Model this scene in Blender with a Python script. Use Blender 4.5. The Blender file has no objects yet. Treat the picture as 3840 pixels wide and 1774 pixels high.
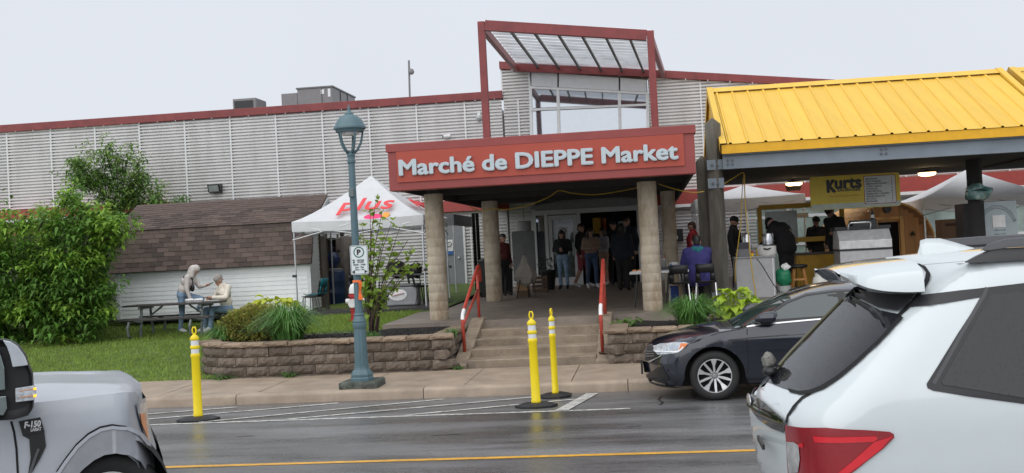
import bpy, bmesh, math, random
from mathutils import Vector, Matrix, noise as mnoise
R_ = math.radians
V = Vector
random.seed(7)
SC = bpy.context.scene
COL = SC.collection

# ---------------------------------------------------------------- camera
F, CH = 4200.0, 2.04                      # focal length in photo pixels (3840 wide), eye height
YAW, ROLL, PITCH = R_(7.0), R_(2.95), 48 / 4200.0
fwd = V((-math.sin(YAW) * math.cos(PITCH), math.cos(YAW) * math.cos(PITCH), math.sin(PITCH)))
rt0 = V((math.cos(YAW), math.sin(YAW), 0)); up0 = rt0.cross(fwd)
CR = math.cos(ROLL) * rt0 - math.sin(ROLL) * up0
CU = math.cos(ROLL) * up0 + math.sin(ROLL) * rt0
CAM = V((0, 0, CH))
cd = bpy.data.cameras.new('camera'); cd.sensor_width = 36; cd.lens = 36 * F / 3840
cd.clip_start = .1; cd.clip_end = 600
cam = bpy.data.objects.new('camera', cd); COL.objects.link(cam)
rm = Matrix((CR, CU, -fwd)).transposed().to_4x4()
cam.matrix_world = Matrix.Translation(CAM) @ rm
SC.camera = cam

# ---------------------------------------------------------------- sky, light, exposure (overcast, after rain)
w = bpy.data.worlds.new('World'); SC.world = w; w.use_nodes = True
nt = w.node_tree; nt.nodes.clear()
sky = nt.nodes.new('ShaderNodeTexSky'); sky.sky_type = 'NISHITA'; sky.sun_disc = False
sky.sun_elevation = R_(50); sky.sun_rotation = R_(200); sky.air_density = 1.0; sky.dust_density = 2.0; sky.ozone_density = 1.0
mixc = nt.nodes.new('ShaderNodeMix'); mixc.data_type = 'RGBA'; mixc.inputs[0].default_value = .985
mixc.inputs[7].default_value = (7.35, 7.72, 8.4, 1)      # even cloud deck
tcw = nt.nodes.new('ShaderNodeTexCoord'); nzw = nt.nodes.new('ShaderNodeTexNoise'); nzw.inputs['Scale'].default_value = 2.2; nzw.inputs['Detail'].default_value = 4
mr = nt.nodes.new('ShaderNodeMapRange'); mr.inputs[3].default_value = .95; mr.inputs[4].default_value = 1.05
mul = nt.nodes.new('ShaderNodeVectorMath'); mul.operation = 'SCALE'
bg = nt.nodes.new('ShaderNodeBackground'); bg.inputs[1].default_value = .076
wo = nt.nodes.new('ShaderNodeOutputWorld')
L = nt.links.new
L(sky.outputs[0], mixc.inputs[6]); L(tcw.outputs['Generated'], nzw.inputs['Vector']); L(nzw.outputs[0], mr.inputs[0])
L(mixc.outputs[2], mul.inputs[0]); L(mr.outputs[0], mul.inputs['Scale']); L(mul.outputs[0], bg.inputs[0]); L(bg.outputs[0], wo.inputs[0])
sd = bpy.data.lights.new('sun', 'SUN'); sd.energy = 1.5; sd.angle = R_(95); sd.color = (1, .98, .95)
sun = bpy.data.objects.new('sun', sd); COL.objects.link(sun); sun.location = (0, -20, 40)
sun.rotation_euler = (R_(40), 0, R_(-20))
SC.view_settings.view_transform = 'Standard'; SC.view_settings.look = 'None'
SC.view_settings.exposure = 0.45; SC.view_settings.gamma = 1.0; SC.view_settings.use_curve_mapping = False
SC.cycles.use_denoising = True
SC.cycles.max_bounces = 6; SC.cycles.diffuse_bounces = 3; SC.cycles.glossy_bounces = 3; SC.cycles.transparent_max_bounces = 12

def at(x, y, Y):                          # photo pixel -> point in the upright plane at distance Y
    d = fwd + (x - 1920) / F * CR - (y - 887) / F * CU
    return CAM + d * (Y / d.y)
def onz(x, y, z):                         # photo pixel -> point at height z
    d = fwd + (x - 1920) / F * CR - (y - 887) / F * CU
    return CAM + d * ((z - CH) / d.z)

# ---------------------------------------------------------------- materials
MATS = {}
def M(name, col, rough=.6, metal=0, var=.12, scale=6, bump=0, bscale=60, rand=0, stretch=(1, 1, 1), ior=1.5, coat=0, island=0, emit=0, trans=0, dark=None, dscale=2, damt=.5):
    if name in MATS: return MATS[name]
    m = bpy.data.materials.new(name); m.use_nodes = True; n = m.node_tree; l = n.links.new
    b = n.nodes['Principled BSDF']
    b.inputs['Roughness'].default_value = rough; b.inputs['Metallic'].default_value = metal; b.inputs['IOR'].default_value = ior
    b.inputs['Coat Weight'].default_value = coat; b.inputs['Coat Roughness'].default_value = .04
    tc = n.nodes.new('ShaderNodeTexCoord'); mp = n.nodes.new('ShaderNodeMapping'); mp.inputs['Scale'].default_value = stretch
    l(tc.outputs['Object'], mp.inputs['Vector'])
    nz = n.nodes.new('ShaderNodeTexNoise'); nz.inputs['Scale'].default_value = scale; nz.inputs['Detail'].default_value = 5; nz.inputs['Roughness'].default_value = .6
    l(mp.outputs[0], nz.inputs['Vector'])
    r = n.nodes.new('ShaderNodeMapRange'); r.inputs[1].default_value = .3; r.inputs[2].default_value = .7
    r.inputs[3].default_value = 1 - var; r.inputs[4].default_value = 1 + var
    l(nz.outputs[0], r.inputs[0])
    val = r.outputs[0]
    if rand or island:
        if island: g = n.nodes.new('ShaderNodeNewGeometry'); src = g.outputs['Random Per Island']; a = island
        else: g = n.nodes.new('ShaderNodeObjectInfo'); src = g.outputs['Random']; a = rand
        r2 = n.nodes.new('ShaderNodeMapRange'); r2.inputs[3].default_value = 1 - a; r2.inputs[4].default_value = 1 + a; l(src, r2.inputs[0])
        mm = n.nodes.new('ShaderNodeMath'); mm.operation = 'MULTIPLY'; l(val, mm.inputs[0]); l(r2.outputs[0], mm.inputs[1]); val = mm.outputs[0]
    base = n.nodes.new('ShaderNodeRGB'); base.outputs[0].default_value = (*col, 1); cs = base.outputs[0]
    if dark:
        nd = n.nodes.new('ShaderNodeTexNoise'); nd.inputs['Scale'].default_value = dscale; nd.inputs['Detail'].default_value = 6; nd.inputs['Roughness'].default_value = .65
        l(mp.outputs[0], nd.inputs['Vector'])
        rd = n.nodes.new('ShaderNodeMapRange'); rd.inputs[1].default_value = .45; rd.inputs[2].default_value = .68; rd.inputs[4].default_value = damt; l(nd.outputs[0], rd.inputs[0])
        mx = n.nodes.new('ShaderNodeMix'); mx.data_type = 'RGBA'; l(rd.outputs[0], mx.inputs[0]); l(cs, mx.inputs[6]); mx.inputs[7].default_value = (*dark, 1); cs = mx.outputs[2]
    sc = n.nodes.new('ShaderNodeVectorMath'); sc.operation = 'SCALE'; l(cs, sc.inputs[0]); l(val, sc.inputs['Scale'])
    l(sc.outputs[0], b.inputs['Base Color'])
    if bump:
        nb = n.nodes.new('ShaderNodeTexNoise'); nb.inputs['Scale'].default_value = bscale; nb.inputs['Detail'].default_value = 4
        l(mp.outputs[0], nb.inputs['Vector'])
        bp = n.nodes.new('ShaderNodeBump'); bp.inputs['Strength'].default_value = bump; bp.inputs['Distance'].default_value = .02
        l(nb.outputs[0], bp.inputs['Height']); l(bp.outputs[0], b.inputs['Normal'])
    if emit:
        b.inputs['Emission Color'].default_value = (*col, 1); b.inputs['Emission Strength'].default_value = emit
    if trans:                              # thin leaf / sheet lets light through
        tl = n.nodes.new('ShaderNodeBsdfTranslucent'); l(sc.outputs[0], tl.inputs[0])
        ms = n.nodes.new('ShaderNodeMixShader'); ms.inputs[0].default_value = trans
        o = n.nodes['Material Output']; l(b.outputs[0], ms.inputs[1]); l(tl.outputs[0], ms.inputs[2]); l(ms.outputs[0], o.inputs[0])
    m['bsdf'] = 1; MATS[name] = m
    return m

def M_asphalt():
    m = bpy.data.materials.new('wet_asphalt'); m.use_nodes = True; n = m.node_tree; l = n.links.new; b = n.nodes['Principled BSDF']
    tc = n.nodes.new('ShaderNodeTexCoord')
    mp = n.nodes.new('ShaderNodeMapping'); mp.inputs['Scale'].default_value = (.35, 1.6, 1); l(tc.outputs['Object'], mp.inputs[0])
    big = n.nodes.new('ShaderNodeTexNoise'); big.inputs['Scale'].default_value = .9; big.inputs['Detail'].default_value = 7; big.inputs['Roughness'].default_value = .62; l(mp.outputs[0], big.inputs[0])
    fine = n.nodes.new('ShaderNodeTexNoise'); fine.inputs['Scale'].default_value = 55; fine.inputs['Detail'].default_value = 3; l(tc.outputs['Object'], fine.inputs[0])
    grit = n.nodes.new('ShaderNodeTexVoronoi'); grit.inputs['Scale'].default_value = 70; l(tc.outputs['Object'], grit.inputs[0])
    cr = n.nodes.new('ShaderNodeValToRGB'); e = cr.color_ramp.elements
    e[0].position = .36; e[0].color = (.075, .075, .076, 1); e[1].position = .66; e[1].color = (.18, .179, .18, 1); l(big.outputs[0], cr.inputs[0])
    f2 = n.nodes.new('ShaderNodeMapRange'); f2.inputs[1].default_value = .25; f2.inputs[2].default_value = .75; f2.inputs[3].default_value = .55; f2.inputs[4].default_value = 1.5; l(fine.outputs[0], f2.inputs[0])
    s = n.nodes.new('ShaderNodeVectorMath'); s.operation = 'SCALE'; l(cr.outputs[0], s.inputs[0]); l(f2.outputs[0], s.inputs['Scale']); l(s.outputs[0], b.inputs['Base Color'])
    rr = n.nodes.new('ShaderNodeMapRange'); rr.inputs[1].default_value = .36; rr.inputs[2].default_value = .64; rr.inputs[3].default_value = .22; rr.inputs[4].default_value = .44; l(big.outputs[0], rr.inputs[0]); l(rr.outputs[0], b.inputs['Roughness'])
    bp = n.nodes.new('ShaderNodeBump'); bp.inputs['Strength'].default_value = .22; bp.inputs['Distance'].default_value = .006; l(grit.outputs[0], bp.inputs['Height']); l(bp.outputs[0], b.inputs['Normal'])
    b.inputs['IOR'].default_value = 1.5
    return m

# ---------------------------------------------------------------- mesh helpers
def wm(o):
    m = o.matrix_basis.copy(); p = o.parent
    while p: m = p.matrix_basis @ m; p = p.parent
    return m
def tag(o, label=None, cat=None, group=None, kind=None):
    if label: o['label'] = label
    if cat: o['category'] = cat
    if group: o['group'] = group
    if kind: o['kind'] = kind
    return o
def thing(name, label, cat, loc=(0, 0, 0), rz=0, group=None):
    o = bpy.data.objects.new(name, None); COL.objects.link(o); o.empty_display_size = .2
    o.location = loc; o.rotation_euler = (0, 0, rz)
    return tag(o, label, cat, group)
def link(name, me, parent=None, loc=None, rz=0, rot=None, scale=None):      # another object on shared mesh data, placed in the parent's space
    o = bpy.data.objects.new(name, me); COL.objects.link(o)
    if parent: o.parent = parent
    if loc is not None: o.location = loc
    o.rotation_euler = rot if rot else (0, 0, rz)
    if scale: o.scale = scale
    return o

class MB:
    def __init__(s): s.v = []; s.f = []; s.mi = []; s.cur = 0
    def add(s, vs, fs):
        n = len(s.v); s.v += [tuple(v) for v in vs]; s.f += [tuple(i + n for i in f) for f in fs]; s.mi += [s.cur] * len(fs); return s
    def box(s, x0, x1, y0, y1, z0, z1):
        return s.add([(x0, y0, z0), (x1, y0, z0), (x1, y1, z0), (x0, y1, z0), (x0, y0, z1), (x1, y0, z1), (x1, y1, z1), (x0, y1, z1)],
                     [(0, 3, 2, 1), (4, 5, 6, 7), (0, 1, 5, 4), (1, 2, 6, 5), (2, 3, 7, 6), (3, 0, 4, 7)])
    def obox(s, c, half, rot=None):
        c = V(c); m = rot if rot else Matrix.Identity(3); hx, hy, hz = half
        vs = [c + m @ V((a * hx, b * hy, d * hz)) for d in (-1, 1) for a, b in ((-1, -1), (1, -1), (1, 1), (-1, 1))]
        return s.add(vs, [(0, 3, 2, 1), (4, 5, 6, 7), (0, 1, 5, 4), (1, 2, 6, 5), (2, 3, 7, 6), (3, 0, 4, 7)])
    def beam(s, a, b, w, h, up=(0, 0, 1)):
        a, b = V(a), V(b); d = (b - a); ln = d.length; d.normalize(); x = d.cross(V(up))
        if x.length < 1e-4: x = V((1, 0, 0))
        x.normalize(); z = x.cross(d)
        return s.obox((a + b) / 2, (w / 2, ln / 2, h / 2), Matrix((x, d, z)).transposed())
    def tube(s, pts, r, n=8, caps=True):
        pts = [V(p) for p in pts]; k = len(pts); rs = r if isinstance(r, (list, tuple)) else [r] * k
        vs = []; pv = None
        for i, p in enumerate(pts):
            d = (pts[min(i + 1, k - 1)] - pts[max(i - 1, 0)]).normalized()
            if pv is None: a = d.orthogonal().normalized()
            else:
                a = pv - d * pv.dot(d)
                a = a.normalized() if a.length > 1e-5 else d.orthogonal().normalized()
            pv = a; b = d.cross(a)
            vs += [p + (a * math.cos(2 * math.pi * j / n) + b * math.sin(2 * math.pi * j / n)) * rs[i] for j in range(n)]
        fs = [(i * n + j, i * n + (j + 1) % n, (i + 1) * n + (j + 1) % n, (i + 1) * n + j) for i in range(k - 1) for j in range(n)]
        if caps: fs += [tuple(range(n - 1, -1, -1)), tuple((k - 1) * n + j for j in range(n))]
        return s.add(vs, fs)
    def lathe(s, prof, n=20, c=(0, 0, 0), sq=1):
        vs = []; c = V(c)
        for r, z in prof: vs += [c + V((r * math.cos(2 * math.pi * j / n), sq * r * math.sin(2 * math.pi * j / n), z)) for j in range(n)]
        k = len(prof)
        fs = [(i * n + j, i * n + (j + 1) % n, (i + 1) * n + (j + 1) % n, (i + 1) * n + j) for i in range(k - 1) for j in range(n)]
        fs += [tuple(range(n - 1, -1, -1)), tuple((k - 1) * n + j for j in range(n))]
        return s.add(vs, fs)
    def prism(s, pts, y0, y1, ax='y'):      # outline in (x,z) pushed along y (ax='y'), or (y,z) along x, or (x,y) along z
        n = len(pts)
        def mk(p, t): return (p[0], t, p[1]) if ax == 'y' else ((t, p[0], p[1]) if ax == 'x' else (p[0], p[1], t))
        vs = [mk(p, y0) for p in pts] + [mk(p, y1) for p in pts]
        return s.add(vs, [tuple(range(n)), tuple(range(2 * n - 1, n - 1, -1))] + [(i, i + n, (i + 1) % n + n, (i + 1) % n) for i in range(n)])
    def ell(s, c, r, n=12, k=8):
        c = V(c); vs = [c + V((0, 0, -r[2]))]
        for i in range(1, k):
            t = math.pi * i / k
            vs += [c + V((r[0] * math.sin(t) * math.cos(2 * math.pi * j / n), r[1] * math.sin(t) * math.sin(2 * math.pi * j / n), -r[2] * math.cos(t))) for j in range(n)]
        vs.append(c + V((0, 0, r[2]))); e = len(vs) - 1
        fs = [(0, 1 + (j + 1) % n, 1 + j) for j in range(n)] + [(e, e - n + j, e - n + (j + 1) % n) for j in range(n)]
        fs += [(1 + i * n + j, 1 + i * n + (j + 1) % n, 1 + (i + 1) * n + (j + 1) % n, 1 + (i + 1) * n + j) for i in range(k - 2) for j in range(n)]
        return s.add(vs, fs)
    def grid(s, rows):                      # rows of points -> quads
        n = len(rows[0]); vs = [p for r in rows for p in r]
        return s.add(vs, [(i * n + j, i * n + j + 1, (i + 1) * n + j + 1, (i + 1) * n + j) for i in range(len(rows) - 1) for j in range(n - 1)])
    def mesh(s, name, mats, smooth=False, inv=None, fixn=True):
        me = bpy.data.meshes.new(name)
        vs = s.v if inv is None else [tuple(inv @ V(v)) for v in s.v]
        me.from_pydata(vs, [], s.f)
        for m in (mats if isinstance(mats, (list, tuple)) else [mats]): me.materials.append(m)
        if any(s.mi): me.polygons.foreach_set('material_index', s.mi)
        if fixn:
            bm = bmesh.new(); bm.from_mesh(me); bmesh.ops.recalc_face_normals(bm, faces=bm.faces[:]); bm.to_mesh(me); bm.free()
        if smooth: me.polygons.foreach_set('use_smooth', [True] * len(me.polygons))
        me.update(); return me
    def obj(s, name, mats, parent=None, smooth=False, bevel=0, local=False, angle=None, fixn=True):
        inv = None if (local or parent is None) else wm(parent).inverted()
        me = s.mesh(name, mats, smooth, inv, fixn)
        if angle is not None:
            me.polygons.foreach_set('use_smooth', [True] * len(me.polygons))
            bm = bmesh.new(); bm.from_mesh(me); a = R_(angle)
            for e in bm.edges:
                if len(e.link_faces) != 2 or e.calc_face_angle(0) > a: e.smooth = False
            bm.to_mesh(me); bm.free()
        o = bpy.data.objects.new(name, me); COL.objects.link(o)
        if parent: o.parent = parent
        if bevel:
            b = o.modifiers.new('bevel', 'BEVEL'); b.width = bevel; b.segments = 2; b.limit_method = 'ANGLE'
        return o
def struct(o): o['kind'] = 'structure'; return o
def origin_to(o, loc):                     # move a top-level mesh's origin to its base without moving it
    loc = V(loc); o.data.transform(Matrix.Translation(-loc)); o.location = loc; return o

def text_mesh(body, width, height, depth=.01, bold=0.0, shear=0, spacing=1.0):
    c = bpy.data.curves.new('t', 'FONT'); c.body = body; c.size = 1; c.extrude = .01; c.shear = shear; c.space_character = spacing; c.resolution_u = 3
    o = bpy.data.objects.new('t', c); COL.objects.link(o)
    dg = bpy.context.evaluated_depsgraph_get(); me = bpy.data.meshes.new_from_object(o.evaluated_get(dg))
    bpy.data.objects.remove(o); bpy.data.curves.remove(c)
    xs = [v.co.x for v in me.vertices]; ys = [v.co.y for v in me.vertices]
    x0, x1, y0, y1 = min(xs), max(xs), min(ys), max(ys)
    sx = width / (x1 - x0); sy = height / (y1 - y0) if height else sx
    if bold:                                # heavier strokes: shifted copies, each a hair behind the last
        vs = [v.co.copy() for v in me.vertices]; fs = [tuple(p.vertices) for p in me.polygons]; av = []; af = []
        for k, (dx, dy) in enumerate([(0, 0)] + [(bold * math.cos(i * .7854), bold * math.sin(i * .7854)) for i in range(8)]):
            n = len(av); av += [v + V((dx, dy, -.0004 * k)) for v in vs]; af += [tuple(i + n for i in f) for f in fs]
        me = bpy.data.meshes.new('t'); me.from_pydata(av, [], af)
    for v in me.vertices:                   # stand the text up: facing -y, lower left corner at the origin
        v.co = V(((v.co.x - x0) * sx, -v.co.z / .01 * depth / 2, (v.co.y - y0) * sy))
    return me
def text(name, body, width, height, mat, parent, p, depth=.01, bold=0.0, shear=0, rot=None):
    me = text_mesh(body, width, height, depth, bold, shear); me.materials.clear(); me.materials.append(mat)
    o = bpy.data.objects.new(name, me); COL.objects.link(o)
    if parent: o.parent = parent; p = wm(parent).inverted() @ V(p)
    o.location = p
    if rot: o.rotation_euler = rot
    return o
def copy_tree(o, parent=None):
    c = o.copy(); COL.objects.link(c); c.parent = parent
    for ch in [x for x in bpy.data.objects if x.parent == o]: copy_tree(ch, c)
    return c
def atx(x, y, X):
    d = fwd + (x - 1920) / F * CR - (y - 887) / F * CU
    return CAM + d * (X / d.x)
# ================================================================ SETTING
asph = M_asphalt()
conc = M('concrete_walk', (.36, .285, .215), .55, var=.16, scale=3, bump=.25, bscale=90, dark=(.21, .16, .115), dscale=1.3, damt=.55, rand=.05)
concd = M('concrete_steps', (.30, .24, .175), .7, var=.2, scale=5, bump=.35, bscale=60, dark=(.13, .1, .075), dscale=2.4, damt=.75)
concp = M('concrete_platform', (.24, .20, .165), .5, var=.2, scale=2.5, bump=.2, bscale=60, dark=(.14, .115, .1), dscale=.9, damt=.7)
def road_z(Y):
    P = [(-60, .15), (6, .15), (10.65, .05), (13.9, 0), (16.1, -.07), (40, -.07)]
    for (a, za), (b, zb) in zip(P, P[1:]):
        if a <= Y <= b: return za + (zb - za) * (Y - a) / (b - a)
    return 0
KY = 16.1
rb = MB(); ys = [-60, 6, 8, 10.65, 12, 13.9, 15, KY + .02]; xs = [-60, -30, -15, -8, -4, 0, 4, 8, 15, 30, 60]
rb.grid([[(x, y, road_z(y)) for x in xs] for y in ys])
road = struct(rb.obj('road', asph))
white_p = M('road_paint_white', (.62, .61, .57), .45, var=.35, scale=14, dark=(.12, .12, .12), dscale=9, damt=.75)
yel_p = M('road_paint_yellow', (.78, .40, .03), .4, var=.18, scale=10, dark=(.25, .15, .04), dscale=12, damt=.4)
def stripe(pts, wd, m, name='painted_line', lift=.004):
    b = MB(); rows = []
    for i, p in enumerate(pts):
        a = V(pts[max(i - 1, 0)]); c = V(pts[min(i + 1, len(pts) - 1)]); d = (c - a).normalized(); n = V((-d.y, d.x)) * wd / 2
        rows.append([(p[0] + s * n.x, p[1] + s * n.y, road_z(p[1] + s * n.y) + lift) for s in (1, -1)])
    b.grid(rows); return b.obj(name, m, road)
def seg(a, b, n=8): return [(a[0] + (b[0] - a[0]) * i / n, a[1] + (b[1] - a[1]) * i / n) for i in range(n + 1)]
stripe(seg((-40, 10.65), (40, 10.65), 40), .11, yel_p)
stripe(seg((-14, 13.88), (-.35, 13.92), 30), .10, white_p)
for a, b in [((-8.3, 14.72), (-6.1, 15.75)), ((-7.9, 14.0), (-4.6, 15.82)), ((-5.95, 13.98), (-3.05, 15.85)), ((-4.75, 13.98), (-1.7, 15.72)), ((-3.2, 13.99), (-1.12, 15.22))]:
    stripe(seg(a, b, 6), .10, white_p, lift=.007)
stripe(seg((-1.2, 13.93), (-.92, 15.9), 6), .17, white_p, lift=.010)
crack = M('tar_crack', (.012, .012, .012), .35)
for pts in ([(.02, 14.2), (.06, 14.5), (.0, 14.8), (.05, 15.3)], [(-4.9, 12.6), (-4.7, 12.62)], [(-2.5, 12.2), (-2.2, 12.25)], [(-.35, 12.4), (-.2, 12.45)]):
    stripe(pts, .025, crack, 'road_crack', .003)
# kerb in cast lengths
kerb = struct(thing('kerb', 'worn concrete kerb along the far side of the road', 'kerb', (0, KY, 0)))
del kerb['category']
kj = [-30] + [-27 + 3.0 * i for i in range(0, 6)] + [-9.4, -6.25, -3.4, -.42, 2.6, 5.6, 8.6, 11.6, 20, 40]
for a, b in zip(kj, kj[1:]):
    m = MB(); pr = [(KY + .0, -.15), (KY + .0, .035), (KY + .012, .062), (KY + .04, .08), (KY + .19, .085), (KY + .19, -.15)]
    n = max(2, int((b - a) / .25)); rows = []
    for i in range(n + 1):
        x = a + .006 + (b - a - .012) * i / n; k = mnoise.noise(V((x * 2.1, 0, 3))) * .012
        rows.append([(x, y + k, z + (k if z > 0 else 0)) for y, z in pr])
    m.grid(rows); m.add(rows[0], [tuple(range(6))]); m.add(rows[-1], [tuple(range(5, -1, -1))])
    m.obj('kerb_stone', conc, kerb, angle=50)
# pavement slabs
pav = struct(thing('pavement', 'wet tan concrete pavement in front of the market steps', 'pavement', (0, 17, 0))); del pav['category']
pj = [-40, -30, -24] + [-20.2 + 1.58 * i for i in range(23)] + [20, 40]
for a, b in zip(pj, pj[1:]):
    m = MB(); y0, y1 = KY + .195, 18.3; n = max(3, int((b - a) / .4)); rows = []
    for j in range(6):
        y = y0 + (y1 - y0) * j / 5
        rows.append([(a + .007 + (b - a - .014) * i / n, y, .083 + .02 * (y - y0) / 2 + .004 * mnoise.noise(V((a + i * .3, y, 1)))) for i in range(n + 1)])
    m.grid(rows)
    for e in (rows[0], rows[-1]): m.grid([e, [(p[0], p[1], -.1) for p in e]])
    m.grid([[r[0] for r in rows], [(r[0][0], r[0][1], -.1) for r in rows]]); m.grid([[r[-1] for r in rows], [(r[-1][0], r[-1][1], -.1) for r in rows]])
    m.obj('paving_slab', conc, pav, fixn=False)
bj = MB(); bj.box(-40, 40, KY + .19, 18.3, -.2, .07); bj.obj('joint_bed', M('joint_dirt', (.04, .033, .025), .9), pav)
# lawn / terrain
def ss(a, b, x): t = max(0, min(1, (x - a) / (b - a))); return t * t * (3 - 2 * t)
def land_z(X, Y):
    lo = .10 + .052 * max(0, Y - 18.2) + .10 * ss(25.5, 27.5, Y)
    hi = .60 + .03 * max(0, Y - 18.4)
    if Y < 19.48: xb = -6.70 - math.sqrt(max(0, 1.2 ** 2 - (19.48 - Y) ** 2))
    elif Y < 20.8: xb = -7.9 + .3 * (Y - 19.48)
    else: xb = -7.55 - .35 * (Y - 20.8)
    wd_ = .12 if Y < 20.8 else .12 + .35 * (Y - 20.8)
    k = ss(xb, xb + wd_, X)
    z = lo + (max(hi, lo) - lo) * k
    return z + .03 * mnoise.noise(V((X * .5, Y * .5, 0)))
soil = M('lawn_ground', (.085, .135, .025), .9, var=.45, scale=3, bump=.6, bscale=30, dark=(.03, .045, .012), dscale=7, damt=.6)
def sheet(name, x0, x1, y0, y1, st, fn, m, hole=None):
    b = MB(); nx = int((x1 - x0) / st); ny = int((y1 - y0) / st)
    P = [[(x0 + (x1 - x0) * i / nx, y0 + (y1 - y0) * j / ny) for i in range(nx + 1)] for j in range(ny + 1)]
    vs = [(x, y, fn(x, y)) for r in P for x, y in r]
    fs = [(j * (nx + 1) + i, j * (nx + 1) + i + 1, (j + 1) * (nx + 1) + i + 1, (j + 1) * (nx + 1) + i) for j in range(ny) for i in range(nx)
          if not (hole and hole(P[j][i][0], P[j][i][1]))]
    b.add(vs, fs); return b.obj(name, m, smooth=True, fixn=False)
lawn = struct(sheet('lawn', -32, -4.6, 18.28, 35, .14, land_z, soil))
far = MB(); far.grid([[(-300, 33, .3), (300, 33, .3)], [(-300, 300, .3), (300, 300, .3)]]); struct(far.obj('ground', soil))
# platform
def plat_z(Y): return .75 + (Y - 20.6) * .009
m = MB()
rows = [[(x, y, plat_z(y)) for x in (-5.05, -2, 2, 6, 14)] for y in (20.55, 24, 28, 31, 34.2)]
m.grid(rows); m.grid([rows[0], [(p[0], p[1], .05) for p in rows[0]]]); m.grid([[r[0] for r in rows], [(r[0][0], r[0][1], .05) for r in rows]])
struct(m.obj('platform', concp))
# steps
st = struct(thing('entrance_steps', 'worn brown concrete steps up to the market entrance', 'steps', (-2.05, 18.4, .1))); del st['category']
SX0, SX1 = -3.12, -.98
for i in range(5):
    y0 = 18.42 + i * .535; z1 = .1 + .13 * (i + 1); m = MB()
    n = 12; top = []
    for yy, zz in ((y0 + .006, z1 - .13 if i else 0), (y0, z1 - .012), (y0 + .012, z1), (y0 + .56, z1)):
        top.append([(SX0 + (SX1 - SX0) * k / n, yy + .008 * mnoise.noise(V((k * .9, i, zz))), zz + (.004 * mnoise.noise(V((k * .7, i * 3, 1))) if zz > z1 - .02 else 0)) for k in range(n + 1)])
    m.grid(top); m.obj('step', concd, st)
for x0, x1 in ((SX0 - .24, SX0 - .004), (SX1 + .004, SX1 + .22)):
    m = MB(); m.prism([(18.33, 0), (18.33, .16), (20.55, .80), (20.75, .80), (20.75, 0)], x0, x1, 'x'); m.obj('cheek_wall', concd, st, bevel=.012)

# ---------------------------------------------------------------- retaining walls of rough blocks
blk = M('wall_block', (.155, .122, .095), .85, var=.4, scale=9, bump=.9, bscale=28, rand=.28, dark=(.045, .036, .028), dscale=6, damt=.7)
cap = M('wall_cap', (.27, .20, .14), .8, var=.3, scale=6, bump=.6, bscale=30, rand=.2, dark=(.13, .10, .075), dscale=4, damt=.5)
def block_mesh(wd, h, dp, rough, mat, sd):
    rnd = random.Random(sd); m = MB(); nx, nz = 6, 3; face = []
    for j in range(nz + 1):
        row = []
        for i in range(nx + 1):
            e = i in (0, nx) or j in (0, nz)
            row.append((-wd / 2 + wd * i / nx, (0.012 if e else -rough * (.25 + rnd.random())), h * j / nz))
        face.append(row)
    m.grid(face)
    bk = [(-wd / 2 + .03, dp, 0), (wd / 2 - .03, dp, 0), (wd / 2 - .03, dp, h), (-wd / 2 + .03, dp, h)]
    m.add([face[0][0], face[0][-1], face[-1][-1], face[-1][0]] + bk, [(0, 4, 5, 1), (3, 2, 6, 7), (0, 3, 7, 4), (1, 5, 6, 2), (4, 7, 6, 5)])
    return m.mesh('block', mat)
BLK = [block_mesh(.393, .153, .22, .03, blk, i) for i in range(5)]
BLK_HALF = [block_mesh(.19, .153, .22, .03, blk, 20 + i) for i in range(3)]
CAPS = [block_mesh(.40, .075, .3, .018, cap, 40 + i) for i in range(4)]
def path_pts(path, step):
    L_ = []; acc = 0; res = []
    for a, b in zip(path, path[1:]):
        a, b = V(a), V(b); ln = (b - a).length; d = (b - a) / ln; t = step[0] - acc if not res and False else 0
        L_.append((a, d, acc, acc + ln)); acc += ln
    def f(s):
        for a, d, s0, s1 in L_:
            if s <= s1 + 1e-6: return a + d * (s - s0), d
        return L_[-1][0] + L_[-1][1] * (s - L_[-1][2]), L_[-1][1]
    return f, acc
def retain(root, path, z0, courses=3, step=.4):
    f, ln = path_pts(path, (0,)); rnd = random.Random(3)
    for c in range(courses):
        s = 0 if c % 2 else -step / 2
        while s < ln - .02:
            a, b = max(s, 0), min(s + step, ln); mid = (a + b) / 2
            if b - a > .06:
                p, d = f(mid); d2 = f(min(mid + .15, ln))[0] - f(max(mid - .15, 0))[0]
                link('block', rnd.choice(BLK), root, (p.x - root.location.x, p.y + rnd.uniform(-.012, .008) + c * .008 - root.location.y, z0 + c * .162 - root.location.z), math.atan2(d2.y, d2.x) + rnd.uniform(-.012, .012), scale=((b - a) / step, 1, 1))
            s += step
    s = .1
    while s < ln - .1:
        p, d = f(s + .2); d2 = f(min(s + .35, ln))[0] - f(max(s + .05, 0))[0]
        if not (root.get('gap') and root['gap'][0] < p.x < root['gap'][1]):
            link('cap_stone', rnd.choice(CAPS), root, (p.x - root.location.x, p.y - .02 + rnd.uniform(-.015, .012) - root.location.y, z0 + courses * .162 + rnd.uniform(-.003, .006) - root.location.z), math.atan2(d2.y, d2.x) + rnd.uniform(-.03, .03))
        s += .405
    m = MB(); rows = []
    for i in range(int(ln / .2) + 1):
        p, d = f(i * .2); n = V((-d.y, d.x)); q = p + n * .13; rows.append([(q.x, q.y, -.05), (q.x, q.y, z0 + courses * .162 - .02), (q.x + n.x * .12, q.y + n.y * .12, z0 + courses * .162 - .02)])
    m.grid(rows); m.obj('backing', M('wall_backing', (.02, .017, .014), .95), root)
arc = [(-6.75 - 1.28 * math.sin(R_(a)), 19.48 - 1.28 * math.cos(R_(a))) for a in range(100, -1, -10)]
pathL = [(-7.6, 20.9), (-7.95, 20.2)] + arc + [(-3.40, 18.22), (-3.40, 20.45)]
rw = thing('retaining_wall', 'curved low wall of rough brown blocks left of the steps', 'wall', (-5.5, 18.2, .08))
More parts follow.
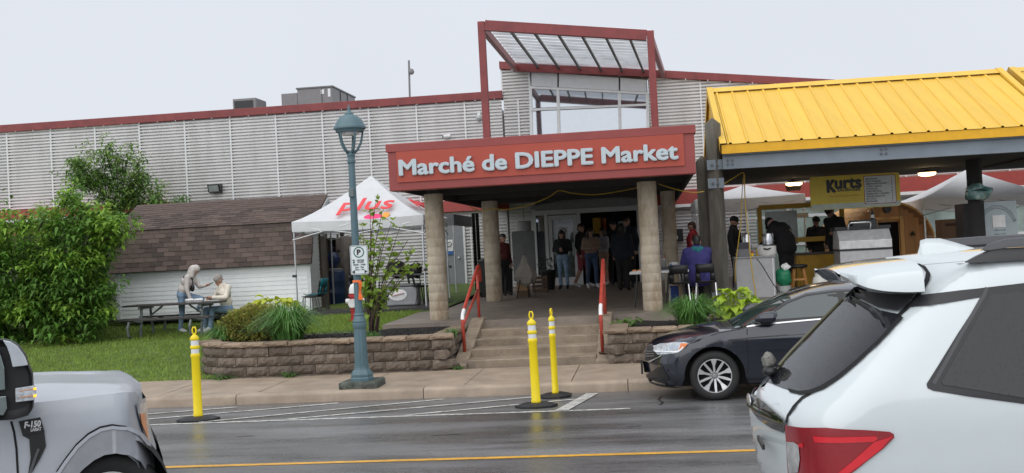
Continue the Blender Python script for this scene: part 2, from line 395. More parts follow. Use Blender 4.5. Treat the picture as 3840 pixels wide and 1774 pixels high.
retain(rw, pathL, .13)
# broken cap stones and a foot course
for (x, y, z, a, s) in [(-5.62, 18.22, .62, .12, 1.15), (-5.2, 18.16, .615, -.2, .8), (-7.7, 18.9, .63, .9, .9)]:
    link('cap_stone', CAPS[1], rw, (x + 5.5, y - 18.2, z - .08), a, scale=(s, 1, 1))
m = MB()
f, ln = path_pts(pathL, (0,)); rows = []
for i in range(int(ln / .25)):
    p, d = f(i * .25); n = V((-d.y, d.x)); q = p - n * .02; rows.append([(q.x, q.y, 0), (q.x, q.y, .125), (q.x + n.x * .25, q.y + n.y * .25, .125)])
m.grid(rows); m.obj('foot_course', blk, rw)
rw2 = thing('retaining_wall', 'low wall of rough brown blocks between the steps and the dark sedan', 'wall', (2, 18.1, .08))
retain(rw2, [(-.74, 20.45), (-.74, 18.22), (12.2, 18.22)], .1)
mulch = M('mulch', (.014, .011, .010), .95, var=.6, scale=25, bump=1.2, bscale=45)
def bed_z(x, y): return .585 + .012 * (y - 18.4) + .035 * mnoise.noise(V((x * 2, y * 2, 5)))
mb1 = MB(); rows = []
cx, cy = -6.75, 19.48
ring = [(p[0] * .985 - .1, p[1]) for p in pathL]
bedpoly = [(-7.55, 19.6), (-7.6, 19.0), (-7.1, 18.55), (-6.6, 18.4), (-3.4, 18.4), (-3.4, 20.5), (-4.9, 20.5), (-5.2, 19.9), (-6.6, 20.0), (-7.2, 20.1)]
def poly_sheet(name, poly, zf, m, step=.12):
    bm = bmesh.new(); bm.faces.new([bm.verts.new((x, y, 0)) for x, y in poly])
    xs = [p[0] for p in poly]; ys = [p[1] for p in poly]
    for ax, lo, hi in ((0, min(xs), max(xs)), (1, min(ys), max(ys))):
        t = lo + step
        while t < hi:
            no = V((1, 0, 0)) if ax == 0 else V((0, 1, 0)); bmesh.ops.bisect_plane(bm, geom=bm.verts[:] + bm.edges[:] + bm.faces[:], plane_co=no * t, plane_no=no); t += step
    for v in bm.verts: v.co.z = zf(v.co.x, v.co.y)
    me = bpy.data.meshes.new(name); bm.to_mesh(me); bm.free(); me.materials.append(m)
    me.polygons.foreach_set('use_smooth', [True] * len(me.polygons))
    o = bpy.data.objects.new(name, me); COL.objects.link(o); return o
struct(poly_sheet('mulch_bed', bedpoly, lambda x, y: max(bed_z(x, y), land_z(x, y) + .02), mulch))
struct(poly_sheet('mulch_bed', [(-.75, 18.4), (13, 18.4), (13, 20.54), (-.75, 20.54)], bed_z, mulch, .2))

# ================================================================ MARKET BUILDING
siding = M('ribbed_metal', (.74, .725, .725), .5, var=.07, scale=1.5, metal=0, rand=.035, stretch=(1.5, 1, .25), dark=(.58, .565, .55), dscale=1.6, damt=.55)
trimw = M('white_trim', (.72, .72, .73), .5, var=.05)
red = M('red_steel', (.235, .04, .04), .45, var=.15, scale=4, dark=(.13, .02, .022), dscale=3, damt=.5)
redband = M('red_band', (.33, .05, .042), .5, var=.1)
WY = 34.0
bld = thing('market_building', 'long market hall clad in white ribbed metal with a red parapet', 'building', (-4, WY, .8))
PITCHR = .0985
def rib_panel(x0, x1, z0, z1, z1b=None, name='wall_panel', Y=WY):
    m = MB(); n = int((max(z1, z1b or z1) - z0) / PITCHR) + 1; prof = []
    for i in range(n):
        z = z0 + i * PITCHR
        prof += [(Y + .03, z), (Y - .055, z + .002), (Y - .06, z + .052), (Y + .03, z + .058)]
    rows = [[(x, y, z) for y, z in prof] for x in (x0, x1)]
    m.grid(rows)
    bm = bmesh.new(); me = m.mesh('wall_panel', siding, fixn=False); bm.from_mesh(me)
    zb = z1 if z1b is None else z1b; d = V((x1 - x0, 0, zb - z1)); no = V((-d.z, 0, d.x))
    bmesh.ops.bisect_plane(bm, geom=bm.verts[:] + bm.edges[:] + bm.faces[:], plane_co=V((x0, Y, z1)), plane_no=no, clear_outer=True)
    inv = wm(bld).inverted(); bm.transform(inv); bm.to_mesh(me); bm.free()
    o = bpy.data.objects.new(name, me); COL.objects.link(o); o.parent = bld; return o
def seam(x, z0, z1, w_=.045, name='seam_strip', Y=WY):
    m = MB(); m.box(x - w_ / 2, x + w_ / 2, Y - .062, Y, z0, z1); return m.obj(name, trimw, bld)
spx = [25, 189, 355, 521, 691, 861, 1032, 1206, 1381, 1559, 1740]
seams = [at(x, 450 - x * .06, WY).x for x in spx]
seams = [seams[0] - 1.47 * k for k in (3, 2, 1)] + seams
TOPZ = 6.78
edges = seams + [-4.26]
for a, b in zip(edges, edges[1:]):
    zb = 4.15 if b < -15 else .75
    rib_panel(a + .02, b - .02, zb, TOPZ)
for s in seams: seam(s, 4.1 if s < -15.2 else .75, TOPZ)
m = MB(); m.box(-26, -4.24, WY - .14, WY + .35, TOPZ - .12, TOPZ + .12); m.obj('parapet_trim', red, bld, bevel=.01)
m = MB()
for i in range(36): m.box(-25.5 + i * .6, -25.475 + i * .6, WY - .15, WY - .1, TOPZ - .14, TOPZ - .12)
m.obj('trim_fastener', trimw, bld)['kind'] = 'stuff'
# tower (mono-pitch)
def tz(x): return 7.62 - (x + 4.24) * .1262
T0 = -4.24
wl, wr = at(1987, 330, WY).x, at(2428, 330, WY).x
for a, b in ((T0, wl),): rib_panel(a + .02, b - .02, TOPZ - .4, tz(a) - .05, tz(b) - .05)
rib_panel(T0 + .02, wl - .02, .8, TOPZ - .42)
xs = [wr] + [at(2624, 300, WY).x + 1.45 * k for k in range(0, 8)]
for a, b in zip(xs, xs[1:]): rib_panel(a + .02, b - .02, .8 if a < 2.2 else 3.5, tz(a) - .05, tz(b) - .05)
for x in xs[1:]: seam(x, .8 if x < 2.2 else 3.5, tz(x))
seam(T0, TOPZ, tz(T0)); seam(wl, 4, tz(wl), .06); seam(at(1941, 350, WY).x, 4, TOPZ - .2, .05)
m = MB(); m.prism([(T0 - .04, tz(T0) - .06), (T0 - .04, tz(T0) + .17), (12.5, tz(12.5) + .17), (12.5, tz(12.5) - .06)], WY - .16, WY + .5); m.obj('parapet_trim', red, bld, bevel=.01)
m = MB()
for i in range(24):
    x = -3.9 + i * .65; m.box(x, x + .022, WY - .17, WY - .12, tz(x) - .1, tz(x) - .05)
m.obj('trim_fastener', trimw, bld)['kind'] = 'stuff'
# building mass behind
m = MB(); m.box(-26, 13, WY + .09, WY + .3, 3.5, 6.2); m.box(-26, T0 - .3, WY + .1, 60, 6.3, 6.6); m.box(T0 + .1, wl, WY + .08, WY + .3, 6, 7.2); m.box(-26, -12, WY + .05, WY + .3, .3, 3.5); m.box(-12, -3.9, WY + .05, WY + .3, .3, 3.5); m.box(.1, 2.3, WY + .05, WY + .3, .3, 3.6)
m.prism([(wr + .05, 6.1), (wr + .05, tz(wr)), (12.4, tz(12.4)), (12.4, 5.4)], WY + .07, WY + .3)
m.obj('core_wall', M('inner_wall', (.3, .3, .3), .8), bld)
# tower window: curtain wall
alu = M('white_aluminium', (.70, .71, .72), .4, var=.04)
glassd = M('window_glass', (.34, .365, .40), .03, metal=.85, var=.02)
pan = M('grey_panel', (.60, .62, .65), .35, var=.04, rand=.03)
WYF = WY - .10
def wq(x, y): p = at(x, y, WYF); return (p.x, p.z)
tw = MB()
cols = [1990, 2093, 2323, 2428]
def lin(x, a, b): return a + (b - a) * (x - 1990) / 438
for a, b in zip(cols, cols[1:]):          # opaque spandrels on top
    m = MB(); q = [wq(a + 3, lin(a, 268, 300)), wq(b - 3, lin(b, 268, 300)), wq(b - 3, lin(b, 322, 345)), wq(a + 3, lin(a, 322, 345))]
    m.prism(q, WYF - .02, WYF + .05); m.obj('spandrel_panel', pan, bld)
    for t0, t1 in (((332, 354), (405, 388)), ((418, 399), (545, 525))):
        w_ = MB(); q = [wq(a + 3, lin(a, *t0)), wq(b - 3, lin(b, *t0)), wq(b - 3, lin(b, *t1)), wq(a + 3, lin(a, *t1))]
        w_.prism(q, WYF + .02, WYF + .04); wo_ = w_.obj('window', glassd, bld)
m = MB()
def fr(p, q, wd=.07):
    a, b = wq(*p), wq(*q); m.beam((a[0], WYF, a[1]), (b[0], WYF, b[1]), .09, wd, up=(0, 1, 0) if abs(a[0] - b[0]) < .3 else (0, 0, 1))
m.cur = 0
for x in cols: fr((x - 1, lin(x, 326, 350)), (x + 4, lin(x, 545, 525)))
for t in ((328, 351), (412, 393)): fr((1990, t[0]), (2428, t[1]))
m.obj('window_frame', alu, bld)
m = MB(); a = wq(1990, 268); m.box(wl - .05, wr + .05, WY + .05, WY + .4, 4.0, 6.0); m.prism([(wl, 6), (wl, tz(wl)), (wr, tz(wr)), (wr, 6)], WY + .05, WY + .4); m.obj('core_wall', M('inner_wall'  , (.3, .3, .3)), bld)
# red bands
m = MB(); m.box(-26, -15.1, WY - .5, WY, 3.82, 4.1); m.obj('lower_fascia', redband, bld)
m = MB(); m.box(-26, -15.1, WY - .52, WY - .42, 3.70, 3.80); m.obj('gutter', trimw, bld)
m = MB(); m.box(-26, -15.1, WY - .1, WY, 3.3, 3.75); m.obj('red_wall', redband, bld)
m = MB(); m.box(-26, -15.1, WY - .09, WY, .4, 3.29); m.obj('lower_wall', M('lower_wall', (.07, .065, .06), .8), bld)
m = MB(); m.box(-11.6, -4.2, WY - .3, WY - .05, 3.28, 3.62); m.obj('lower_fascia', redband, bld)
m = MB(); m.box(.2, 12.5, WY - .35, WY - .05, 3.12, 3.55); m.obj('lower_fascia', redband, bld)
m = MB(); m.box(.2, 12.5, WY - .37, WY - .3, 3.03, 3.12); m.obj('white_trim', trimw, bld)
# grey service door with no-smoking notice
gd = M('grey_door', (.21, .22, .235), .5, var=.06)
dx0, dx1 = at(1672, 950, WY).x, at(1742, 950, WY).x
m = MB(); m.box(dx0, dx1, WY - .10, WY - .05, .86, 2.95); sdoor = m.obj('door', gd, bld)
m = MB(); m.box(dx0 - .06, dx0, WY - .11, WY - .04, .86, 3.0); m.box(dx1, dx1 + .06, WY - .11, WY - .04, .86, 3.0); m.box(dx0, dx1, WY - .11, WY - .04, 2.95, 3.02); m.obj('door_frame', trimw, bld)
m = MB(); m.box(at(1722, 1000, WY).x, at(1728, 1000, WY).x, WY - .16, WY - .1, 1.85, 1.9); m.obj('handle', alu, sdoor)
# storefront glazing on the right
glz = M('storefront_glass', (.33, .42, .38), .12, var=.18, scale=.8, dark=(.10, .13, .12), dscale=.7, damt=.8, ior=1.6)
gx = [2.9, 4.1, 5.35, 6.6, 7.85, 9.1, 10.4, 11.7]
for a, b in zip(gx, gx[1:]):
    for z0, z1 in ((.95, 1.72), (1.80, 2.55), (2.63, 3.0)):
        m = MB(); m.box(a + .04, b - .04, WY - .05, WY - .03, z0, z1); m.obj('window', glz, bld)
m = MB()
for x in gx: m.box(x - .04, x + .04, WY - .09, WY - .02, .85, 3.03)
for z in (.91, 1.76, 2.59, 3.015): m.box(gx[0], gx[-1], WY - .085, WY - .025, z - .035, z + .035)
m.obj('window_frame', alu, bld)
# main entrance: frame, sidelight, swing door, dark lobby
def dq(x, y): p = at(x, y, WY - .12); return p.x, p.z
m = MB()
ex0, ex1 = dq(2003, 950)[0], dq(2405, 950)[0]
zt = dq(2060, 806)[1]; zf = .86
dxa, dxb = dq(2054, 950)[0], dq(2176, 950)[0]
m.box(ex0, ex0 + .1, WY - .16, WY, zf, 3.2); m.box(dxa - .05, dxa + .05, WY - .17, WY, zf, zt + .12); m.box(dxb - .05, dxb + .05, WY - .17, WY, zf, zt + .12); m.box(ex1 - .08, ex1, WY - .16, WY, zf, 3.2)
m.box(ex0 + .1, ex1 - .08, WY - .16, WY, zt, zt + .14); m.box(ex0 + .1, dxa - .05, WY - .15, WY, zf, zf + .35)
m.obj('entrance_frame', alu, bld)
m = MB(); m.prism([(ex0, zt + .15), (ex1, zt + .15), (ex1, zt + .35), ((ex0 + ex1) / 2 + .2, zt + .55), (ex0, zt + .28)], WY - .13, WY - .02); m.obj('entrance_gable_panel', M('grey_gable', (.32, .33, .35), .5), bld)
m = MB(); m.box(ex0 + .1, dxa - .05, WY - .10, WY - .08, zf + .35, zt); m.obj('sidelight', glassd, bld)
dr = MB(); dr.box(dxa + .06, dxa + .17, WY - .15, WY - .09, zf + .02, zt - .03); dr.box(dxb - .17, dxb - .06, WY - .15, WY - .09, zf + .02, zt - .03); dr.box(dxa + .17, dxb - .17, WY - .15, WY - .09, zf + .02, zf + .25); dr.box(dxa + .17, dxb - .17, WY - .15, WY - .09, zt - .15, zt - .03)
door = dr.obj('door', alu, bld)
m = MB(); m.box(dxa + .17, dxb - .17, WY - .125, WY - .115, zf + .25, zt - .15); m.obj('pane', M('door_glass', (.10, .13, .12), .05, var=.9, scale=2.2, ior=1.7), door)
m = MB(); m.tube([(dxb - .2, WY - .2, zf + .9), (dxb - .2, WY - .2, zf + 1.3)], .015); m.obj('handle', alu, door)
m = MB(); lx0, lx1 = ex0 + .1, ex1 + .4
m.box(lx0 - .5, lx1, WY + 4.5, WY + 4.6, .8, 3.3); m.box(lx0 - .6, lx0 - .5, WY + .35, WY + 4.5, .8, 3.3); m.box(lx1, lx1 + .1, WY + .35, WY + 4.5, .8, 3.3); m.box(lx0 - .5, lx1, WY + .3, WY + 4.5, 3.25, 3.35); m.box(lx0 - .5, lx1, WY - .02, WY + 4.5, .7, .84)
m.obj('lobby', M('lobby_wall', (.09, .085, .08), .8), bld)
for i, (x0, x1, y0, y1, c) in enumerate([(2222, 2262, 818, 875, (.75, .45, .03)), (2252, 2275, 818, 862, (.5, .12, .02)), (2318, 2348, 830, 860, (.55, .58, .6))]):
    p, q = at(x0, y0, WY + 1.2), at(x1, y1, WY + 1.2); m = MB(); m.box(p.x, q.x, WY + 1.2, WY + 1.24, q.z, p.z)
    tag(m.obj('hanging_poster', M('poster%d' % i, c, .6)), ['yellow poster hanging inside the dark market entrance', 'narrow orange poster inside the dark market entrance', 'small pale notice inside the dark market entrance'][i], 'poster')
m = MB(); m.box(ex0 - .15, ex1 + .15, WY + .06, WY + .3, zt + .14, 4.1); m.obj('core_wall', M('inner_wall', (.3, .3, .3)), bld)
# no-smoking notices
def notice(x0, y0, x1, y1, Y, label, blue=False):
    p, q = at(x0, y0, Y), at(x1, y1, Y)
    t = thing('no_smoking_sign', label, 'sign', ((p.x + q.x) / 2, Y, q.z))
    m = MB(); m.box(p.x, q.x, Y - .01, Y, q.z, p.z); m.obj('board', M('sign_white', (.78, .78, .78), .5, var=.02), t)
    c = V(((p.x + q.x) / 2, Y - .014, p.z - (p.z - q.z) * .3)); r = (q.x - p.x) * .32
    m = MB(); m.tube([c + V((r * math.cos(a * .2618), 0, r * math.sin(a * .2618))) for a in range(25)], r * .16, 6); m.beam(c + V((-r * .7, 0, r * .7)), c + V((r * .7, 0, -r * .7)), .004, r * .2, (0, 1, 0)); m.beam(c + V((-r * .55, 0, -.01)), c + V((r * .5, 0, -.01)), .004, r * .22, (0, 1, 0)); m.obj('symbol', M('sign_black', (.02, .02, .02), .5), t)
    if blue:
        m = MB(); m.box(p.x, q.x, Y - .014, Y - .0105, q.z, q.z + .12); m.obj('blue_strip', M('sign_blue', (.02, .10, .30), .5), t)
    m = MB()
    for k in range(2): m.box(p.x + .03, q.x - .03, Y - .013, Y - .0105, q.z + .17 + k * .05, q.z + .19 + k * .05)
    m.obj('print_lines', M('sign_grey', (.3, .3, .3), .5), t)
notice(1672, 900, 1700, 955, WY - .12, 'white no-smoking notice on the grey service door', True)
notice(2094, 852, 2128, 905, WY - .16, 'white no-smoking notice on the glass entrance door')
# small fittings on the wall
p = at(815, 708, WY)
t = thing('wall_floodlight', 'black box floodlight on the ribbed wall above the shed', 'lamp', p)
m = MB(); m.prism([(p.y - .06, p.z + .14), (p.y - .34, p.z + .12), (p.y - .26, p.z - .12), (p.y - .06, p.z - .14)], p.x - .2, p.x + .2, 'x'); m.obj('housing', M('lamp_black', (.02, .02, .022), .4), t, bevel=.01)
m = MB(); m.add([(p.x - .16, p.y - .345, p.z + .09), (p.x + .16, p.y - .345, p.z + .09), (p.x + .16, p.y - .275, p.z - .10), (p.x - .16, p.y - .275, p.z - .10)], [(0, 1, 2, 3)]); m.obj('lens', M('lamp_lens', (.35, .37, .38), .15, ior=1.6), t)
def seccam(px, py, label, bul=True):
    p = at(px, py, WY); t = thing('security_camera', label, 'camera', p); m = MB()
    if bul:
        m.tube([(p.x + .06, p.y - .05, p.z), (p.x + .04, p.y - .14, p.z - .01)], .03); m.obj('bracket', trimw, t)
        m = MB(); m.tube([(p.x + .1, p.y - .12, p.z + .02), (p.x - .1, p.y - .2, p.z + .0)], .06, 12); m.obj('housing', trimw, t)
        m = MB(); m.tube([(p.x - .1, p.y - .2, p.z), (p.x - .11, p.y - .205, p.z)], .05, 12); m.obj('lens', M('lamp_black', (0, 0, 0)), t)
    else:
        m.box(p.x - .05, p.x + .05, p.y - .12, p.y - .04, p.z + .05, p.z + .2); m.obj('bracket', trimw, t); m = MB(); m.ell((p.x, p.y - .14, p.z - .02), (.09, .09, .1)); m.obj('dome', M('dome_grey', (.45, .46, .47), .3), t, smooth=True)
seccam(1678, 515, 'white bullet camera with black lens above the sign'); seccam(1798, 442, 'small dome camera beside the left red steel post', False)
# rooftop plant
hv = M('hvac_grey', (.20, .19, .195), .5, var=.08); hvd = M('hvac_dark', (.03, .03, .032), .6)
RY = 40.0
p0, p1, p2 = at(1054, 352, RY), at(1113, 335, RY), at(1246, 330, RY)
t = thing('rooftop_unit', 'large grey air handling unit on the roof', 'hvac unit', (p1.x, RY, 6.6))
m = MB(); m.box(p0.x, p1.x, RY, RY + 2.0, 6.5, p0.z); m.obj('duct_box', hv, t, bevel=.02)
m = MB(); m.box(p1.x + .005, p2.x, RY, RY + 3.2, 6.5, p1.z); cab = m.obj('cabinet', hv, t, bevel=.02)
m = MB(); m.box(p1.x - .03, p2.x + .03, RY - .03, RY + 3.25, p1.z, p1.z + .05); m.obj('lid', M('hvac_lid', (.15, .145, .15), .5), t)
a, b = at(1205, 338, RY), at(1222, 380, RY); m = MB(); m.box(a.x, a.x + .02, RY - .012, RY - .002, 6.5, p1.z - .03); m.obj('panel_joint', hvd, cab)
for x0, x1, y0, y1 in ((1203, 1216, 336, 352), (1229, 1240, 333, 362)):
    a, b = at(x0, y0, RY), at(x1, y1, RY); m = MB(); m.box(a.x, b.x, RY - .012, RY - .002, b.z, a.z); m.obj('label_plate', trimw, cab)
m = MB(); m.box(p2.x + .002, p2.x + .02, RY + 1.0, RY + 1.06, 6.5, p1.z - .02); m.box(p2.x + .002, p2.x + .02, RY + 2.0, RY + 2.06, 6.5, p1.z - .02); m.obj('side_joint', hvd, cab)
a, b, c = at(872, 372, RY - 2), at(938, 368, RY - 2), at(966, 373, RY - 2)
t = thing('rooftop_unit', 'small dark louvred vent unit on the roof', 'hvac unit', (a.x, RY - 2, 6.6))
m = MB(); m.box(a.x, b.x + .2, RY - 2, RY - .9, 6.5, a.z); m.obj('cabinet', hv, t, bevel=.015)
m = MB(); m.box(a.x + .06, b.x + .1, RY - 2.012, RY - 2.002, 6.5, a.z - .08); m.obj('louvre_opening', hvd, t)
for k in range(3):
    m = MB(); m.box(a.x + .08, b.x + .08, RY - 2.05, RY - 2.014, 6.62 + k * .1, 6.64 + k * .1); m.obj('louvre', hv, t)
a, b = at(1534, 365, RY - 2), at(1530, 227, RY - 2)
t = thing('antenna_mast', 'thin grey mast with a small round dish on the roof', 'antenna', (a.x, RY - 2, 6.6))
m = MB(); m.tube([(a.x, a.y, 6.5), (b.x + .03, a.y, b.z)], .035, 8); m.obj('mast', hv, t)
d = at(1544, 270, RY - 2); m = MB(); m.lathe([(.0, .06), (.08, .04), (.11, 0)], 16); rot = Matrix.Rotation(R_(90), 4, 'X') @ Matrix.Rotation(R_(35), 4, 'Y'); m.v = [tuple((Matrix.Translation(V((d.x, d.y - .08, d.z))) @ rot) @ V(v)) for v in m.v]; m.obj('dish', hv, t, smooth=True)
m = MB(); m.tube([(d.x - .09, d.y, d.z), (d.x, d.y - .06, d.z)], .015); m.obj('arm', hv, t)

# ================================================================ ENTRANCE CANOPY WITH SIGN
can = thing('entrance_canopy', 'deep flat entrance canopy with red sign fascia over the steps', 'canopy', (-1.9, 21, .8))
CX0, CX1, CY0, CZ0, CZ1 = -4.66, .87, 20.0, 3.21, 4.04
m = MB(); m.box(CX0, CX1, CY0, CY0 + .3, CZ0, CZ1); fredm = M('fascia_red', (.29, .056, .05), .5, var=.08, scale=2, dark=(.2, .035, .03), dscale=1.5, damt=.4); fas = m.obj('fascia', fredm, can, bevel=.012)
m = MB(); m.box(CX0 - .03, CX1 + .03, CY0 - .03, CY0 + .35, CZ1 - .12, CZ1 + .03); m.obj('cap_flashing', fredm, can, bevel=.008)
sp = M('sign_panel', (.40, .062, .036), .5, var=.03, scale=2)
sx0, sx1 = -4.50, .68
m = MB(); m.box(sx0, sx1, CY0 - .025, CY0 + .05, 3.36, 3.93); m.obj('sign_panel', sp, can)
me = text_mesh('Marché de DIEPPE Market', 5.0, .27, .045, .036)
bm = bmesh.new(); bm.from_mesh(me)                     # one object for each raised letter
seen = set(); isl = []
for v in bm.verts:
    if v in seen: continue
    stack = [v]; comp = []; seen.add(v)
    while stack:
        q = stack.pop(); comp.append(q)
        for e in q.link_edges:
            o = e.other_vert(q)
            if o not in seen: seen.add(o); stack.append(o)
    isl.append([min(c.co.x for c in comp), max(c.co.x for c in comp), [c.index for c in comp]])
bm.free(); isl.sort(key=lambda t: t[0]); grp = []
for a, b, c in isl:
    if grp and a < grp[-1][1] - .02: grp[-1][1] = max(grp[-1][1], b); grp[-1][2] += c
    else: grp.append([a, b, list(c)])
lett = M('letter_metal', (.50, .575, .615), .45, metal=.1, var=.03)
for a, b, ids in grp:
    ids = set(ids); idx = {}; vs = []
    for i in sorted(ids): idx[i] = len(vs); c = me.vertices[i].co; vs.append((c.x - 4.44, c.y + CY0 - .06, c.z + 3.485))
    fs = [tuple(idx[k] for k in p.vertices) for p in me.polygons if p.vertices[0] in ids]
    m = MB(); m.add(vs, fs); m.obj('letter', lett, can)
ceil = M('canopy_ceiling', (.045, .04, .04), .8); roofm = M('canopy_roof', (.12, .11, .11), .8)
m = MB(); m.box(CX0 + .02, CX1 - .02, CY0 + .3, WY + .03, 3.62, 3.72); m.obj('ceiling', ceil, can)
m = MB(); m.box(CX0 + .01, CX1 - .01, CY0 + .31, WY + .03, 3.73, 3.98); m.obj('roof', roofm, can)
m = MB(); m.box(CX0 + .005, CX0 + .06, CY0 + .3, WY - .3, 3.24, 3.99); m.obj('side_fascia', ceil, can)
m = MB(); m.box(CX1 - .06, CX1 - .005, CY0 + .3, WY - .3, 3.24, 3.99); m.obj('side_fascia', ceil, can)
steel = M('dark_steel', (.055, .05, .05), .6)
for y in (21.4, 24.2, 27.0, 30.4):
    m = MB(); m.box(CX0 + .08, CX1 - .08, y - .06, y + .06, 3.30, 3.52); m.obj('beam', steel, can)
for k in range(9):
    x = CX0 + .4 + k * .6; m = MB(); m.box(x - .025, x + .025, CY0 + .35, WY - .4, 3.53, 3.615); m.obj('joist', steel, can)
colm = M('stained_concrete', (.52, .45, .35), .8, var=.2, scale=5, bump=.35, bscale=40, dark=(.25, .17, .10), dscale=3.2, damt=.95, stretch=(1, 1, .35))
def column(px, y, label, z1, r=.183, Yb=21.4):
    z0 = plat_z(Yb); x = px
    t = thing('column', label, 'column', (x, Yb, z0), group='concrete canopy columns')
    n = int((z1 - z0) / .165); m = MB()
    prof = [(r * 1.0, z0 - .02)]
    for i in range(n + 1):
        z = z0 + (z1 - z0) * i / n; k = r + .0015 * math.sin(i * 2.3)
        prof += [(k, z - .012), (k - .0045, z), (k + .001, z + .01)]
    m.lathe([(a, b - 0) for a, b in prof[:-2]], 28, (x, Yb, 0)); m.obj('shaft', colm, t, angle=60)
    m = MB(); m.box(x - .1, x + .1, Yb - .1, Yb + .1, z1 - .03, 3.3); m.obj('bracket', steel, t)
xa, xb = at(1636, 950, 21.4).x, at(2437, 930, 21.4).x
column(xa, 0, 'front left concrete column beside the flower bed and left handrail', 3.2)
column(xb, 0, 'front right concrete column with brown water stain beside folding table', 3.2)
xc = at(1847, 970, 27).x
column(xc, 0, 'grey concrete column set back behind the left red handrail', 3.25, .2, 27)
xd = at(2512, 900, 27).x
column(xd, 0, 'pale concrete column set back behind the front right column', 3.25, .17, 27)
# ceiling lamps (unlit discs)
for px, py, Y in ((1895, 703, 22.6), (2275, 680, 22.3), (2330, 745, 28), (2040, 760, 28)):
    p = at(px, py, Y); p.z = 3.52
    t = thing('ceiling_lamp', '%s round pale lamp under the entrance canopy, %s' % (('front', 'left') if px == 1895 else ('front', 'right') if px == 2275 else ('rear', 'right') if px == 2330 else ('rear', 'left')), 'lamp', p)
    m = MB(); m.lathe([(.05, .09), (.06, .03), (.18, .0), (.15, -.03), (.02, -.045)], 20, p); m.obj('shade', M('lamp_shade_grey', (.16, .16, .16), .5), t, smooth=True)
# ================================================================ RED STEEL FRAME ON THE ROOF
frm = thing('steel_canopy_frame', 'tall red steel frame carrying a translucent sloping roof above the sign', 'canopy frame', (-1.8, 27, 4))
FL, FRt = V((-3.80, 27, 7.50)), V((.27, 27, 6.97)); BL, BR = V((-3.76, WY - .2, 7.52)), V((.66, WY - .2, 7.02))
for p in (FL, FRt):
    m = MB(); m.box(p.x - .085, p.x + .085, p.y - .085, p.y + .085, 3.98, p.z + .12); m.obj('post', red, frm, bevel=.008)
m = MB(); m.beam(FL + V((.09, 0, .02)), FRt + V((-.09, 0, .02)), .16, .25); m.obj('front_beam', red, frm, bevel=.006)
for a, b in ((FL, BL), (FRt, BR)):
    m = MB(); m.beam(a + V((0, .1, .0)), b, .12, .2); m.obj('side_rafter', red, frm, bevel=.006)
m = MB(); m.beam(BL, BR, .14, .16); m.obj('back_beam', red, frm)
for k in range(1, 7):
    t_ = k / 7 + .01; a = FL.lerp(FRt, t_) + V((0, .1, .06)); b = BL.lerp(BR, t_) + V((0, -.08, .06)); m = MB(); m.beam(a, b, .045, .08); m.obj('purlin', steel, frm)
tr = M('translucent_sheet', (.90, .91, .92), .35, var=.06, scale=2, trans=.85, dark=(.5, .5, .5), dscale=1.2, damt=.5)
NS = 14
for k in range(NS):                       # overlapping sheets with a step at each lap
    t0, t1 = k / NS, (k + 1) / NS + .004
    q = [FL.lerp(BL, t0), FRt.lerp(BR, t0), FRt.lerp(BR, t1), FL.lerp(BL, t1)]
    m = MB(); u = V((0, 0, .16)); dz = V((0, 0, .07)); sx_ = V((-.02, 0, 0))
    m.add([q[0] + u, q[1] + u, q[2] + u + dz, q[3] + u + dz], [(0, 1, 2, 3)]); m.add([q[3] + u + dz, q[2] + u + dz, q[2] + u, q[3] + u], [(0, 1, 2, 3)])
    m.obj('roof_sheet', tr, frm, fixn=False)
# ================================================================ GAMBREL SHED
shed = thing('garden_shed', 'white clapboard shed with brown shingled gambrel roof', 'shed', (-10.8, 28.1, .6))
HX0, HX1, HYF, HYB = -13.28, -8.28, 26.6, 29.6
clap = M('white_clapboard', (.86, .88, .89), .45, var=.04, rand=.03)
prof = [(HYF, 2.0), (26.86, 3.0), (28.1, 3.67), (29.34, 3.0), (HYB, 2.0)]
def yz_in(z):                              # front/back limits of the gable end at height z
    if z < 2.0: return HYF, HYB
    for (a, za), (b, zb) in ((prof[0], prof[1]), (prof[1], prof[2])):
        if za <= z <= zb:
            y = a + (b - a) * (z - za) / (zb - za); return y, 56.2 - y
    return 28.1, 28.1
m = MB(); m.prism([(HYF + .03, .7), (HYF + .03, 2.0), (26.9, 2.97), (28.1, 3.6), (29.3, 2.97), (HYB, 2.0), (HYB, .7)], HX0 + .03, HX1 - .12, 'x'); m.obj('core', M('shed_inside', (.03, .03, .03), .9), shed)
for i in range(11):                        # side boards, lap by lap
    z = .80 + i * .109; m = MB(); m.prism([(HYF + .02, z), (HYF - .016, z), (HYF - .004, z + .112), (HYF + .02, z + .112)], HX0 + .02, HX1 - .07, 'x'); m.obj('clapboard', clap, shed)
for i in range(26):                        # gable-end boards round the doorway
    z = .84 + i * .109; y0, y1 = yz_in(z + .1)
    spans = [(y0, 27.42), (29.1, y1)] if z < 2.55 else [(y0, y1)]
    for a, b in spans:
        if b - a > .05:
            m = MB(); m.prism([(HX1 - .06, z), (HX1 + .012, z), (HX1, z + .112), (HX1 - .06, z + .112)], a + .02, b, 'y'); m.obj('clapboard', clap, shed)
tr_ = M('shed_trim', (.72, .74, .75), .5)
for x in (HX0 - .01, HX1 - .07):
    m = MB(); m.box(x, x + .09, HYF - .035, HYF + .02, .78, 1.99); m.obj('corner_board', tr_, shed)
for a, b in (((26.8, 2.96), (28.1, 3.66)), ((28.1, 3.66), (29.4, 2.96)), ((26.52, 2.0), (26.84, 3.0))):
    m = MB(); m.beam((HX1 + .05, a[0], a[1] - .05), (HX1 + .05, b[0], b[1] - .05), .05, .11, (1, 0, 0)); m.obj('rake_board', tr_, shed)
shg = M('asphalt_shingle', (.084, .058, .048), .75, var=.25, scale=30, bump=.5, bscale=120, rand=.42)
